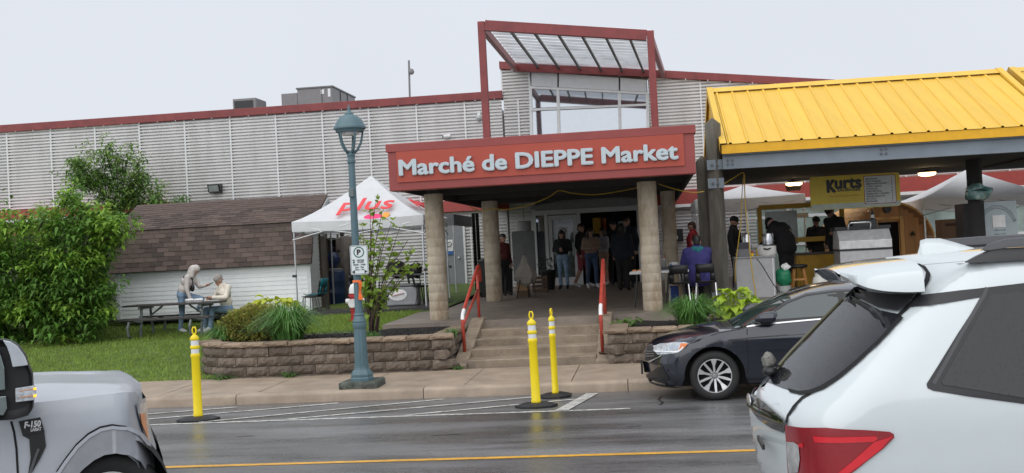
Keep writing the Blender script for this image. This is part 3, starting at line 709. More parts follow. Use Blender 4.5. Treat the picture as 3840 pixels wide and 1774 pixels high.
def shingle_mesh(w_, h_, sd=0):
    m = MB(); m.add([(-w_ / 2, -.0, .012), (w_ / 2, 0, .012), (w_ / 2, h_, .002), (-w_ / 2, h_, .002), (-w_ / 2, 0, 0), (w_ / 2, 0, 0)], [(0, 1, 2, 3), (0, 4, 5, 1), (0, 3, 4), (1, 5, 2)]); return m.mesh('shingle', shg)
def slope(a, b, rows, w_, x0, x1, budget):
    a, b = V((0, *a)), V((0, *b)); d = (b - a); ln = d.length; d.normalize(); ex = ln / rows
    ang = math.atan2(d.z, d.y); me = shingle_mesh(w_ - .006, ex * 1.25); half = {}
    extra = MB(); rnd = random.Random(11)
    for r in range(rows):
        s = x0 - (w_ * (.5 if r % 2 else 0)) - rnd.uniform(0, .1)
        while s < x1 - .02:
            c0, c1 = max(s, x0), min(s + w_, x1)
            if c1 - c0 > .04:
                p = a + d * (ex * r); lift = V((0, -d.z, d.y)) * rnd.uniform(.004, .010)
                loc = V(((c0 + c1) / 2, p.y, p.z)) + lift - shed.location
                if budget[0] > 0:
                    budget[0] -= 1; link('shingle', me, shed, loc, rot=(ang, 0, rnd.uniform(-.006, .006)), scale=((c1 - c0) / w_, 1, 1))
                else:
                    mt = Matrix.Translation(loc + shed.location) @ Matrix.Rotation(ang, 4, 'X') @ Matrix.Diagonal(((c1 - c0) / w_, 1, 1, 1))
                    extra.add([mt @ v.co for v in me.vertices], [tuple(q.vertices) for q in me.polygons])
            s += w_
    if extra.v: extra.obj('shingles', shg, shed)['kind'] = 'stuff'
bud = [298]
slope((26.40, 1.95), (26.80, 3.0), 9, .31, HX0 - .08, HX1 + .1, bud)
slope((26.76, 2.985), (28.1, 3.69), 13, .31, HX0 - .08, HX1 + .1, bud)
under = M('roof_board', (.03, .022, .02), .9)
m = MB(); m.prism([(26.42, 1.94), (26.82, 2.985), (28.1, 3.675), (29.4, 2.985), (29.8, 1.94), (29.75, 1.94), (29.3, 2.94), (28.1, 3.62), (26.9, 2.94), (26.47, 1.94)], HX0 - .07, HX1 + .09, 'x'); m.obj('roof_deck', shg, shed)
wood = M('weathered_ply', (.20, .175, .155), .8, var=.4, scale=6, stretch=(1, 1, .25), bump=.4, bscale=20, dark=(.10, .07, .05), dscale=5, damt=.8)
wood2 = M('brown_post', (.10, .065, .045), .8, var=.3, scale=8, stretch=(1, 1, .2))
m = MB(); m.box(HX1 - .02, HX1 + .035, 27.45, 27.98, .85, 2.62); m.obj('door', wood, shed)
m = MB(); m.box(HX1 + .0, HX1 + .6, 29.0, 29.05, .9, 2.6); d2 = m.obj('door', wood, shed)
m = MB(); m.box(HX1 + .02, HX1 + .1, 28.985, 28.998, 2.2, 2.26); m.box(HX1 + .02, HX1 + .1, 28.985, 28.998, 1.2, 1.26); m.obj('hinge', M('lamp_black', (0, 0, 0)), d2)
for y in (27.40, 28.0, 29.06):
    m = MB(); m.box(HX1 - .05, HX1 + .045, y, y + .05, .8, 2.68); m.obj('door_post', wood2, shed)
m = MB(); m.box(HX1 - .11, HX1 - .1, 28.04, 29.06, .82, 2.66); m.obj('doorway', M('inside_shade_black', (.006, .006, .008), 1), shed)  # near-black sheet painted as the darkness inside the shed
m = MB(); m.box(HX1 - .02, HX1 + .5, 27.9, 29.2, .66, .78); m.obj('door_sill', wood2, shed)
blue = M('blue_drum', (.012, .035, .10), .4)
t = thing('plastic_drum', 'dark blue drum standing in the open shed doorway', 'drum', (-8.3, 28.35, .8))
m = MB(); m.lathe([(.0, 0), (.27, 0), (.29, .03), (.29, .3), (.30, .33), (.29, .36), (.29, .62), (.30, .65), (.29, .68), (.29, .88), (.26, .92), (0, .92)], 20, (-8.24, 28.5, .8)); m.obj('body', blue, t, smooth=True)
m = MB(); m.lathe([(.0, .92), (.25, .925), (.26, .97), (.0, 1.0)], 20, (-8.24, 28.5, .8)); m.obj('lid', M('drum_lid', (.3, .3, .3), .5), t)
text('lettering', 'DAI', .2, .09, M('drum_print', (.35, .4, .45), .6), t, (-8.38, 28.205, 1.15), .004)
t = thing('bin_bag', 'dark blue bag slumped on the drum in the shed doorway', 'bag', (-8.3, 28.5, 1.8))
m = MB(); m.ell((-8.26, 28.5, 2.0), (.22, .24, .22), 14, 9); m.v = [tuple(V(v) + V((mnoise.noise(V(v) * 6), mnoise.noise(V(v) * 6 + V((9, 0, 0))), mnoise.noise(V(v) * 6 + V((0, 9, 0))))) * .05) for v in m.v]; m.obj('sack', M('bag_blue', (.01, .025, .09), .3), t, smooth=True)
m = MB(); m.tube([(-8.26, 28.48, 2.18), (-8.25, 28.47, 2.26), (-8.23, 28.46, 2.33)], [.03, .02, .06], 8); m.obj('knot', M('bag_blue', (0, 0, 0)), t)
p = at(1232, 772, 26.9)
# ================================================================ PRINTED TENT
tent_w = M('tent_white', (.78, .79, .81), .6, var=.04, trans=.25)
pole_m = M('tent_pole', (.55, .56, .57), .35, metal=.7)
pinkr = M('tent_print', (.75, .06, .07), .6)
def tent(name, label, x0, x1, y0, y1, zv, zt, zp, zg, gr=None, sag=.03, flat=False):
    t = thing(name, label, 'tent', ((x0 + x1) / 2, y0, zg), group=gr)
    cx, cy = (x0 + x1) / 2, (y0 + y1) / 2; c = [(x0, y0), (x1, y0), (x1, y1), (x0, y1)]
    m = MB(); N = 8
    for i in range(4):
        a, b = c[i], c[(i + 1) % 4]; rows = []
        for j in range(N + 1):
            tt = j / N; row = []
            for k in range(N + 1):
                s = k / N; ex, ey = a[0] + (b[0] - a[0]) * s, a[1] + (b[1] - a[1]) * s
                x, y = ex + (cx - ex) * tt, ey + (cy - ey) * tt
                z = zt + (zp - zt) * (tt ** 1.25) - sag * math.sin(math.pi * s) * (1 - tt) * 1.2
                row.append((x, y, z))
            rows.append(row)
        m.grid(rows)
    m.obj('roof_cloth', tent_w, t, smooth=True)
    for i in range(4):
        a, b = c[i], c[(i + 1) % 4]; rows = []; d = V((b[0] - a[0], b[1] - a[1])).normalized(); n = V((d.y, -d.x)) * .012
        for zz, w_ in ((1, 0), (.5, 1), (0, .6)):
            rows.append([(a[0] + (b[0] - a[0]) * k / 16 + n.x * (1 + w_ * math.sin(k * 1.7 + i)), a[1] + (b[1] - a[1]) * k / 16 + n.y * (1 + w_ * math.sin(k * 1.7 + i)),
                          zv + (zt - zv) * zz - sag * math.sin(math.pi * k / 16) * (1.2 if zz > .9 else 1)) for k in range(17)])
        v = MB(); v.grid(rows); v.obj('valance', tent_w, t, smooth=True)
    for x, y in c:
        m = MB(); m.tube([(x + (.03 if x == x0 else -.03), y + (.03 if y == y0 else -.03), zt), (x + (.03 if x == x0 else -.03), y + (.03 if y == y0 else -.03), zg)], .022, 6); lg = m.obj('leg', pole_m, t)
        m = MB(); m.box(x - .045, x + .045, y - .02, y + .06, zg + .85, zg + .91); m.obj('leg_clamp', M('clamp_black', (.02, .02, .02), .4), lg)
    m = MB()
    for i in range(4):
        a, b = V((*c[i], zt - .12)), V((*c[(i + 1) % 4], zt - .12)); mid = (a + b) / 2
        m.tube([a, mid + V((0, 0, -.22)), b], .012, 5); m.tube([a + V((0, 0, -.3)), mid + V((0, 0, .05)), b + V((0, 0, -.3))], .012, 5)
    m.obj('truss', pole_m, t)
    return t
TX0, TX1, TY0, TY1 = -8.16, -5.08, 25.0, 28.05
tn = tent('canopy_tent', 'white pop-up tent printed with red lettering beside the shed', TX0, TX1, TY0, TY1, 2.70, 2.93, 4.0, .80)
sl = math.atan2(1.07, 1.52)
def on_front(px, py):
    p = at(px, py, 25.0); d = p - CAM          # meet the front slope: z = 2.93 + (Y-25)*.70
    k = (2.93 - CAM.z - .70 * 25) / (d.z - .70 * d.y); return CAM + d * k
p0, p1 = on_front(1262, 810), on_front(1478, 800)
text('lettering', 'plus', (p1 - p0).length * .95, .66, pinkr, tn, p0 + V((.0, -.03, .02)), .01, .012, .15, rot=(-(math.pi / 2 - sl), 0, 0))
p0 = on_front(1352, 805)
m = MB(); m.ell((0, 0, 0), (.22, .012, .11), 20, 10); mt = Matrix.Translation(p0 + V((.30, -.03, -.06))) @ Matrix.Rotation(-(math.pi / 2 - sl), 4, 'X'); m.v = [tuple(mt @ V(v)) for v in m.v]; bl_ = m.obj('print_blob', M('tent_pink', (.75, .05, .18), .6), tn)
text('lettering', '90.', .2, .09, tent_w, tn, p0 + V((.2, -.055, -.08)), .008, .03, rot=(-(math.pi / 2 - sl), 0, 0))
m = MB(); m.ell((0, 0, 0), (.09, .012, .12), 16, 8); mt = Matrix.Translation(p0 + V((.60, -.03, -.04))) @ Matrix.Rotation(-(math.pi / 2 - sl), 4, 'X'); m.v = [tuple(mt @ V(v)) for v in m.v]; m.obj('print_blob', M('tent_orange', (.80, .35, .05), .6), tn)
text('lettering', 'plus', 1.35, .42, pinkr, tn, (TX1 - .28, 25.95, 3.16), .01, .03, .15, rot=(-(math.pi / 2 - sl), 0, math.pi / 2))

# low dark deck under the tent, tables and chairs
deckm = M('dark_deck', (.035, .033, .033), .5, var=.3)
dk = thing('deck', 'low dark deck boards under the printed tent', 'deck', (-6.4, 24.4, .7))
for i in range(12):
    m = MB(); m.box(-7.95 + i * .255, -7.70 + i * .255, 24.25, 27.6, .72, .86); m.obj('plank', deckm, dk)
blk_m = M('black_plastic', (.012, .012, .013), .45); blk_met = M('black_metal', (.015, .015, .016), .4); chrome = M('chrome', (.7, .7, .7), .15, metal=1)
def school_chair(label, loc, rz, shell, legm, group, stack=None):
    t = thing('school_chair', label, 'chair', loc, rz, group)
    rows = []                               # one-piece shell: seat and back with a slot
    P = [(-.20, .445), (-.10, .435), (.05, .43), (.16, .435), (.21, .47), (.225, .56)]
    m = MB(); m.grid([[(x, y, z + .02 * (x / .2) ** 2) for x in (-.2, -.1, 0, .1, .2)] for y, z in P[:5]])
    s = m.obj('seat', shell, t, smooth=True, local=True); s.modifiers.new('s', 'SOLIDIFY').thickness = .012
    m = MB(); Bk = [(.21, .47), (.225, .55), (.24, .63), (.25, .72), (.262, .80)]
    m.grid([[(x * (1 if i > 1 else .95), y + .03 * (x / .2) ** 2 * -1 + .03, z) for x in (-.19, -.1, 0, .1, .19)] for i, (y, z) in enumerate(Bk[2:])])
    for sx in (-1, 1): m.grid([[(sx * x, y + .0, z) for x in (.09, .19)] for y, z in Bk[:3]])
    b = m.obj('backrest', shell, t, smooth=True, local=True); b.modifiers.new('s', 'SOLIDIFY').thickness = .012
    for sx in (-1, 1):
        m = MB(); m.tube([(sx * .2, -.19, 0), (sx * .185, -.16, .42)], .011, 6); m.obj('leg', legm, t, local=True)
        m = MB(); m.tube([(sx * .21, .24, 0), (sx * .185, .14, .42)], .011, 6); m.obj('leg', legm, t, local=True)
        m = MB(); m.tube([(sx * .185, -.16, .42), (sx * .185, .14, .42)], .011, 6); m.obj('seat_rail', legm, t, local=True)
    return t
teal = M('teal_plastic', (.01, .13, .16), .4)
p = at(1200, 1108, 25.2)
school_chair('teal plastic chair with black legs stacked beside the tent leg', (p.x - .05, 25.0, .80), R_(-100), teal, blk_met, 'chairs stacked by the tent')
school_chair('black plastic chair under the teal chair beside the tent leg', (p.x - .10, 25.0, .76), R_(-100), blk_m, blk_met, 'chairs stacked by the tent')
def folding_table(label, x0, x1, y0, y1, z0, h, topm, legm=None):
    t = thing('folding_table', label, 'table', ((x0 + x1) / 2, (y0 + y1) / 2, z0))
    m = MB(); m.box(x0, x1, y0, y1, z0 + h - .045, z0 + h); m.obj('tabletop', topm, t, bevel=.008)
    for x in (x0 + .15, x1 - .15):
        for y in (y0 + .06, y1 - .06):
            m = MB(); m.tube([(x, y, z0 + h - .045), (x + (.08 if x > (x0 + x1) / 2 else -.08), y, z0)], .014, 6); m.obj('leg', legm or blk_met, t)
    return t
folding_table('grey folding table with black bags under the printed tent', -6.75, -5.35, 26.2, 26.9, .86, .72, M('table_grey', (.10, .10, .11), .5))
for i, (x, y, z, r, lab) in enumerate([(-6.1, 26.5, 1.70, (.28, .2, .22), 'large black bag on the folding table under the tent'), (-5.62, 26.5, 1.66, (.16, .2, .17), 'small black bag at the right end of the tent table')]):
    m = MB(); m.ell((x, y, z), r, 14, 9); m.v = [tuple(V(v) + V((mnoise.noise(V(v) * 5), 0, mnoise.noise(V(v) * 5 + V((0, 9, 0))))) * .06) for v in m.v]; t = thing('bag', lab, 'bag', (x, y, z - r[2])); m.obj('sack', blk_m, t, smooth=True)
    m = MB(); m.tube([(x - .08, y, z + r[2] * .8), (x, y, z + r[2] * 1.3), (x + .08, y, z + r[2] * .8)], .012, 6); m.obj('handle', blk_m, t)
p = at(1520, 1115, 25.6)
t = thing('cooler', 'grey cooler box with a white and red logo under the tent', 'cooler', (p.x, 25.6, .86))
m = MB(); m.box(p.x - .42, p.x + .3, 25.5, 25.95, .87, 1.3); m.obj('tub', M('cooler_grey', (.28, .29, .30), .5), t, bevel=.03)
m = MB(); m.box(p.x - .43, p.x + .31, 25.49, 25.96, 1.305, 1.37); m.obj('lid', M('cooler_lid', (.16, .16, .17), .5), t, bevel=.02)
m = MB(); m.ell((p.x - .15, 25.49, 1.12), (.22, .012, .14), 20, 8); lg = m.obj('logo', M('sign_white', (0, 0, 0)), t)
m = MB(); m.beam((p.x - .3, 25.475, 1.1), (p.x + 0, 25.475, 1.16), .004, .07, (0, 1, 0)); m.obj('logo_stripe', M('logo_red', (.5, .03, .03), .5), lg)
for i, (x, rz, lab) in enumerate([(-5.35, 2.2, 'black folding chair at the right end of the tent table'), (-7.0, .4, 'black chair half hidden behind the parking sign under the tent')]):
    school_chair(lab, (x, 25.6 if i == 0 else 26.2, .86), rz, blk_m, blk_met, 'chairs under the printed tent')
# second dark-edged tent corner behind the left column
t = thing('canopy_tent', 'grey-edged small awning corner behind the front left column', 'tent', (-5.0, 30, .8))
a, b = at(1662, 806, 30), at(1705, 845, 30)
m = MB(); m.box(a.x - .3, b.x, 29.9, 29.96, b.z, a.z); m.obj('valance', M('awning_grey', (.10, .10, .105), .6), t)
m = MB(); m.box(b.x - .05, b.x, 29.97, 33.0, b.z, a.z); m.obj('valance', M('awning_grey', (0, 0, 0)), t)
m = MB(); m.tube([(b.x - .03, 29.93, b.z), (b.x - .03, 29.93, .85)], .02, 6); m.obj('leg', pole_m, t)

# ================================================================ PICNIC TABLE
pw = M('dark_weathered_plank', (.055, .048, .043), .6, var=.35, scale=5, stretch=(.2, 1, 1), rand=.2); ps = M('galvanised_leg', (.13, .15, .15), .5)
PT = V((-11.1, 25.05, .45)); PA = R_(-2)
pt = thing('picnic_table', 'weathered dark picnic table on the lawn in front of the shed', 'picnic table', PT, PA)
for i in range(5):
    m = MB(); m.box(-1.13, 1.13, -.36 + i * .146, -.36 + i * .146 + .138, .70, .74); m.obj('tabletop_plank', pw, pt, local=True, bevel=.006)
for y in (-.80, .66):
    for j in range(2 if y > 0 else 2):
        m = MB(); m.box(-1.22, 1.22, y - .07 + j * .125, y - .07 + j * .125 + .118, .40, .44); m.obj('bench_plank', pw, pt, local=True, bevel=.006)
for x in (-.72, .78):
    for sy in (-1, 1):
        m = MB(); m.tube([(x, sy * .22, .69), (x, sy * .25, .33), (x, sy * .30, .2), (x, sy * .3, 0)], .032, 8); m.obj('leg', ps, pt, local=True)
        m = MB(); m.tube([(x, sy * .25, .33), (x, sy * .60, .37), (x, sy * .86, .36), (x, sy * .92, .25), (x, sy * .88, .06), (x, sy * .78, .02)], .03, 8); m.obj('bench_bracket', ps, pt, local=True)
    m = MB(); m.tube([(x, 0, .40), (x + (.42 if x < 0 else -.42), 0, .69)], .022, 6); m.obj('brace', ps, pt, local=True)
    m = MB(); m.box(x - .03, x + .03, -.34, .34, .64, .695); m.obj('batten', ps, pt, local=True)
tub = M('foam_white', (.8, .8, .79), .6)
for i, (dx, dy, lab) in enumerate([(.36, .02, 'white foam food box on the picnic table, nearer the hooded person'), (.62, -.08, 'white foam food box on the picnic table in front of the capped person')]):
    q = PT + V((dx, dy, .74)); t = thing('food_box', lab, 'food box', q)
    m = MB(); m.lathe([(.08, 0), (.115, .045), (.12, .05)], 4, q); m.obj('tray', tub, t)
    m = MB(); m.lathe([(.12, .052), (.09, .085)], 4, q); m.obj('lid', tub, t)

# ================================================================ STREET LAMP WITH PARKING SIGN
slate = M('slate_blue_paint', (.085, .15, .175), .42, var=.12, scale=3)
LX, LY = -4.41, 16.5
def lz(y): return at(1345, y, LY).z
lamp = thing('street_lamp', 'slate blue lamp post with domed lantern at the kerb', 'street lamp', (LX, LY, .08))
m = MB(); m.box(LX - .29, LX + .29, LY - .26, LY + .3, .07, .185); m.v = [tuple(V(v) + V((random.uniform(-.02, .02), 0, random.uniform(-.01, .02)))) for v in m.v]; m.obj('footing', M('rough_stone', (.09, .10, .085), .9, var=.6, scale=14, bump=1, bscale=30, dark=(.03, .03, .03), dscale=10), lamp, bevel=.03)
k = LY / 4200
def pr(lst): return [(r * k, lz(y)) for r, y in lst]
m = MB(); m.lathe(pr([(46, 1436), (46, 1416), (43, 1412), (44, 1408), (44, 1402), (38, 1392), (31, 1385), (29, 1376), (29, 1372)]), 8, (LX, LY, 0)); m.obj('base', slate, lamp, bevel=.004)
m = MB(); n = 24; rows = []
for (r, y) in ((27, 1372), (23, 1228)):
    rows.append([(LX + r * k * (1 - .06 * (j % 2)) * math.cos(2 * math.pi * j / n), LY + r * k * (1 - .06 * (j % 2)) * math.sin(2 * math.pi * j / n), lz(y)) for j in range(n + 1)])
m.grid(rows); m.obj('fluted_shaft', slate, lamp)
m = MB(); m.lathe(pr([(25, 1230), (27, 1222), (27, 1213), (24, 1210), (26, 1205), (22, 1192), (19, 1185), (21, 1180), (19, 1174)]), 16, (LX, LY, 0)); m.obj('collar', slate, lamp)
m = MB(); m.lathe(pr([(15.5, 1176), (12.5, 580)]), 16, (LX, LY, 0)); m.obj('pole', slate, lamp, angle=40)
m = MB(); m.lathe(pr([(13, 612), (16, 608), (16, 600), (14, 596), (14, 586), (16, 582), (16, 576), (13, 570), (13, 566)]), 16, (LX, LY, 0)); m.obj('collar', slate, lamp)
for a in (20, 92, 164, 236, 308):
    c, s_ = math.cos(R_(a)), math.sin(R_(a)); m = MB()
    m.tube([(LX + r * k * c, LY + r * k * s_, lz(y)) for r, y in ((9, 575), (26, 560), (40, 535), (47, 505), (49, 488))], [.022, .02, .018, .016, .016], 6); m.obj('cage_arm', slate, lamp, smooth=True)
m = MB(); m.lathe(pr([(53, 494), (55, 486), (62, 482), (63, 476), (60, 472), (56, 464), (50, 452), (40, 440), (29, 432), (17, 427), (17, 423), (13, 420), (8, 414), (5, 408), (6, 404), (4, 398), (1, 388)]), 28, (LX, LY, 0)); m.obj('dome', slate, lamp, angle=50)
m = MB(); m.lathe(pr([(34, 488), (32, 502), (26, 506), (5, 507)]), 20, (LX, LY, 0)); m.obj('diffuser', M('frosted', (.75, .75, .76), .4), lamp, smooth=True)
m = MB(); m.box(LX - .04, LX + .035, LY - .11, LY - .04, lz(738), lz(708)); m.obj('control_box', M('box_grey', (.13, .16, .17), .5), lamp, bevel=.006)
org = M('orange_ribbon', (.85, .16, .02), .5)
m = MB(); m.grid([[(LX - .055 + .0 * i, LY - .075, lz(1050) - .0), (LX + .06, LY - .075, lz(1050))] for i in range(1)] + [[(LX - .055, LY - .08, lz(1058)), (LX + .06, LY - .08, lz(1058))]])
m.grid([[(LX + .035 + .008 * math.sin(i), LY - .085 - .01 * math.sin(i * 1.3), lz(1052 + i * 12)), (LX + .075 + .012 * math.sin(i * 1.4), LY - .06, lz(1052 + i * 12))] for i in range(7)])
t = m.obj('ribbon', org); tag(t, 'strip of orange ribbon tied round the lamp post', 'ribbon'); origin_to(t, (LX, LY, lz(1130)))
SYp = LY - .12
a, b = at(1311, 922, SYp), at(1383, 1028, SYp); sgn = thing('parking_sign', 'white two-hour parking sign with green ring on the lamp post', 'sign', ((a.x + b.x) / 2, SYp, b.z))
sw, sh = b.x - a.x, a.z - b.z; cxs = (a.x + b.x) / 2
def rrect(x0, x1, z0, z1, r, n=4):
    pts = []
    for cx_, cz_, a0 in ((x1 - r, z1 - r, 0), (x0 + r, z1 - r, 90), (x0 + r, z0 + r, 180), (x1 - r, z0 + r, 270)):
        pts += [(cx_ + r * math.cos(R_(a0 + 90 * i / n)), cz_ + r * math.sin(R_(a0 + 90 * i / n))) for i in range(n + 1)]
    return pts
sgw = M('sign_sheet', (.66, .72, .73), .35, var=.03); sgk = M('sign_black', (0, 0, 0)); sgg = M('sign_green', (.0, .10, .075), .4)
m = MB(); m.prism(rrect(a.x, b.x, b.z, a.z, .025), SYp, SYp + .006); m.obj('plate', sgw, sgn)
o_, i_ = rrect(a.x + .008, b.x - .008, b.z + .008, a.z - .008, .02), rrect(a.x + .014, b.x - .014, b.z + .014, a.z - .014, .016); m = MB(); m.grid([[(x, SYp - .001, z) for x, z in o_ + o_[:1]], [(x, SYp - .001, z) for x, z in i_ + i_[:1]]]); m.obj('border', sgk, sgn)
cz = a.z - sh * .235; m = MB()
m.grid([[(cxs + r * math.cos(2 * math.pi * i / 32), SYp - .0015, cz + r * math.sin(2 * math.pi * i / 32)) for i in range(33)] for r in (.082, .066)]); m.obj('green_ring', sgg, sgn)
ct = lambda n_, s_, wd, h_, cx_, z_, bo=.03: text(n_, s_, wd, h_, sgk, sgn, (cx_ - wd / 2, SYp - .002, z_), .002, bo)
ct('lettering', 'P', .05, .075, cxs, cz - .037, .05)
ct('lettering', '2', .03, .05, cxs - .085, a.z - sh * .60, .05); ct('lettering', 'HEURES', .11, .022, cxs + .02, a.z - sh * .535); ct('lettering', 'HOURS', .095, .022, cxs + .02, a.z - sh * .60)
ct('lettering', '09h00 - 17h00', .185, .024, cxs, a.z - sh * .69); ct('lettering', 'Lun - Ven', .13, .026, cxs, a.z - sh * .775); ct('lettering', 'Mon - Fri', .13, .024, cxs, a.z - sh * .855)
for s_ in (-1, 1):
    m = MB(); x = cxs + s_ * .085; z = a.z - sh * .905; m.add([(x + s_ * .035, SYp - .0015, z), (x - s_ * .012, SYp - .0015, z + .03), (x - s_ * .012, SYp - .0015, z - .03)], [(0, 1, 2)]); m.obj('arrow', sgk, sgn)
# ================================================================ HYDRANT
hr = M('hydrant_red', (.42, .02, .025), .4, var=.15); hw = M('hydrant_white', (.7, .7, .7), .4)
hx, hy, hz = at(1333, 1120, 22.6).x, 22.6, .72
hyd = thing('fire_hydrant', 'red and white fire hydrant behind the lamp post', 'hydrant', (hx, hy, hz))
m = MB(); m.lathe([(.16, 0), (.16, .04), (.11, .05), (.11, .5), (.14, .51), (.14, .56), (.11, .57)], 16, (hx, hy, hz)); m.obj('barrel', hr, hyd, angle=40)
m = MB(); m.lathe([(.13, .58), (.125, .68), (.09, .76), (.03, .79), (.03, .84), (.0, .85)], 16, (hx, hy, hz)); m.obj('bonnet', hw, hyd, angle=40)
for s_ in (-1, 1):
    m = MB(); m.tube([(hx + s_ * .09, hy, hz + .42), (hx + s_ * .2, hy, hz + .42)], .055, 10); m.obj('nozzle', hw, hyd)
m = MB(); m.tube([(hx - .02, hy - .1, hz + .38), (hx - .02, hy - .2, hz + .38)], .09, 14); m.obj('pumper_cap', hw, hyd)
# ================================================================ CHANNELISER POSTS
yp = M('post_yellow', (.86, .66, .01), .35, var=.06); refl = M('post_reflective', (.72, .74, .75), .3); rub = M('rubber_base', (.014, .014, .015), .55, var=.3)
def chan(label, X, Y, rz, tilt=0):
    t = thing('delineator_post', label, 'delineator post', (X, Y, road_z(Y) + .002), rz, 'yellow delineator posts')
    t.rotation_euler = (0, tilt, rz)
    m = MB(); m.lathe([(.0, 0), (.28, 0), (.28, .03), (.19, .055), (.09, .062), (0, .065)], 8, sq=.8); m.obj('base', rub, t, local=True)
    def oval(prof, n=18): 
        q = MB(); q.lathe(prof, n, sq=.72); return q
    m = oval([(.062, .06), (.064, .09), (.059, .10), (.055, .83), (.061, .84), (.063, .86), (.061, .88), (.053, .89)]); m.obj('post', yp, t, local=True, angle=50)
    m = oval([(.053, .891), (.053, .945)]); m.obj('reflective_band', refl, t, local=True, angle=50)
    m = oval([(.053, .946), (.060, .955), (.062, .97), (.060, .985), (.052, .995)]); m.obj('ring', yp, t, local=True, angle=50)
    m = oval([(.052, .996), (.052, 1.06)]); m.obj('reflective_band', refl, t, local=True, angle=50)
    m = oval([(.052, 1.061), (.060, 1.07), (.060, 1.095), (.035, 1.125), (.022, 1.135), (.02, 1.15)]); m.obj('cap', yp, t, local=True, angle=50)
    m = MB(); m.tube([(0, 0, 1.145), (-.022, 0, 1.16), (-.024, 0, 1.20), (-.012, 0, 1.235), (.012, 0, 1.235), (.024, 0, 1.20), (.022, 0, 1.16), (0, 0, 1.145)], .011, 8); m.obj('handle', yp, t, local=True, smooth=True)
    return t
chan('yellow delineator post alone at the left, in front of the curved wall', -6.04, 14.2, .3)
chan('nearer of two yellow delineator posts in front of the steps', -1.57, 14.45, .1, R_(-.4))
chan('farther of two yellow delineator posts in front of the steps, by the kerb', -1.42, 15.62, 1.2, R_(-.4))
# ================================================================ HANDRAILS
rr = M('rail_red', (.42, .055, .035), .4, var=.2, scale=6); wt = M('reflective_tape', (.8, .8, .8), .3)
def rail(label, X, dy=0):
    t = thing('handrail', label, 'handrail', (X, 19.0 + dy, .3), group='red pipe handrails')
    Q = lambda l: [(X, y + dy, z) for y, z in l]
    m = MB(); m.tube(Q([(18.95, .26), (18.86, .86), (18.9, .96), (19.15, 1.08), (20.35, 1.56), (20.82, 1.75), (20.95, 1.76), (21.06, 1.68), (21.08, 1.46)]), .03, 10); m.obj('top_rail', rr, t, smooth=True)
    m = MB(); m.tube(Q([(20.72, .78), (20.74, 1.70)]), .028, 10); m.obj('post', rr, t, smooth=True)
    m = MB(); m.tube(Q([(18.88, .78), (20.73, 1.32)]), .024, 8); m.obj('lower_rail', rr, t, smooth=True)
    m = MB(); m.lathe([(.07, 0), (.07, .015), (.035, .02)], 10, (X, 18.95 + dy, .255)); m.obj('foot_plate', M('rust', (.10, .04, .025), .8), t)
    m = MB(); m.tube(Q([(18.865, .88), (18.9, .965), (19.05, 1.04)]), .0315, 10); m.obj('tape', wt, t)
rail('left red pipe handrail on the entrance steps', -3.24); rail('right red pipe handrail on the entrance steps', -.87, -.35)
# ground under beds so that no gap shows
m = MB(); m.grid([[(-60, 17.9, -.03), (60, 17.9, -.03)], [(-60, 33.5, -.03), (60, 33.5, -.03)]]); struct(m.obj('ground', soil))
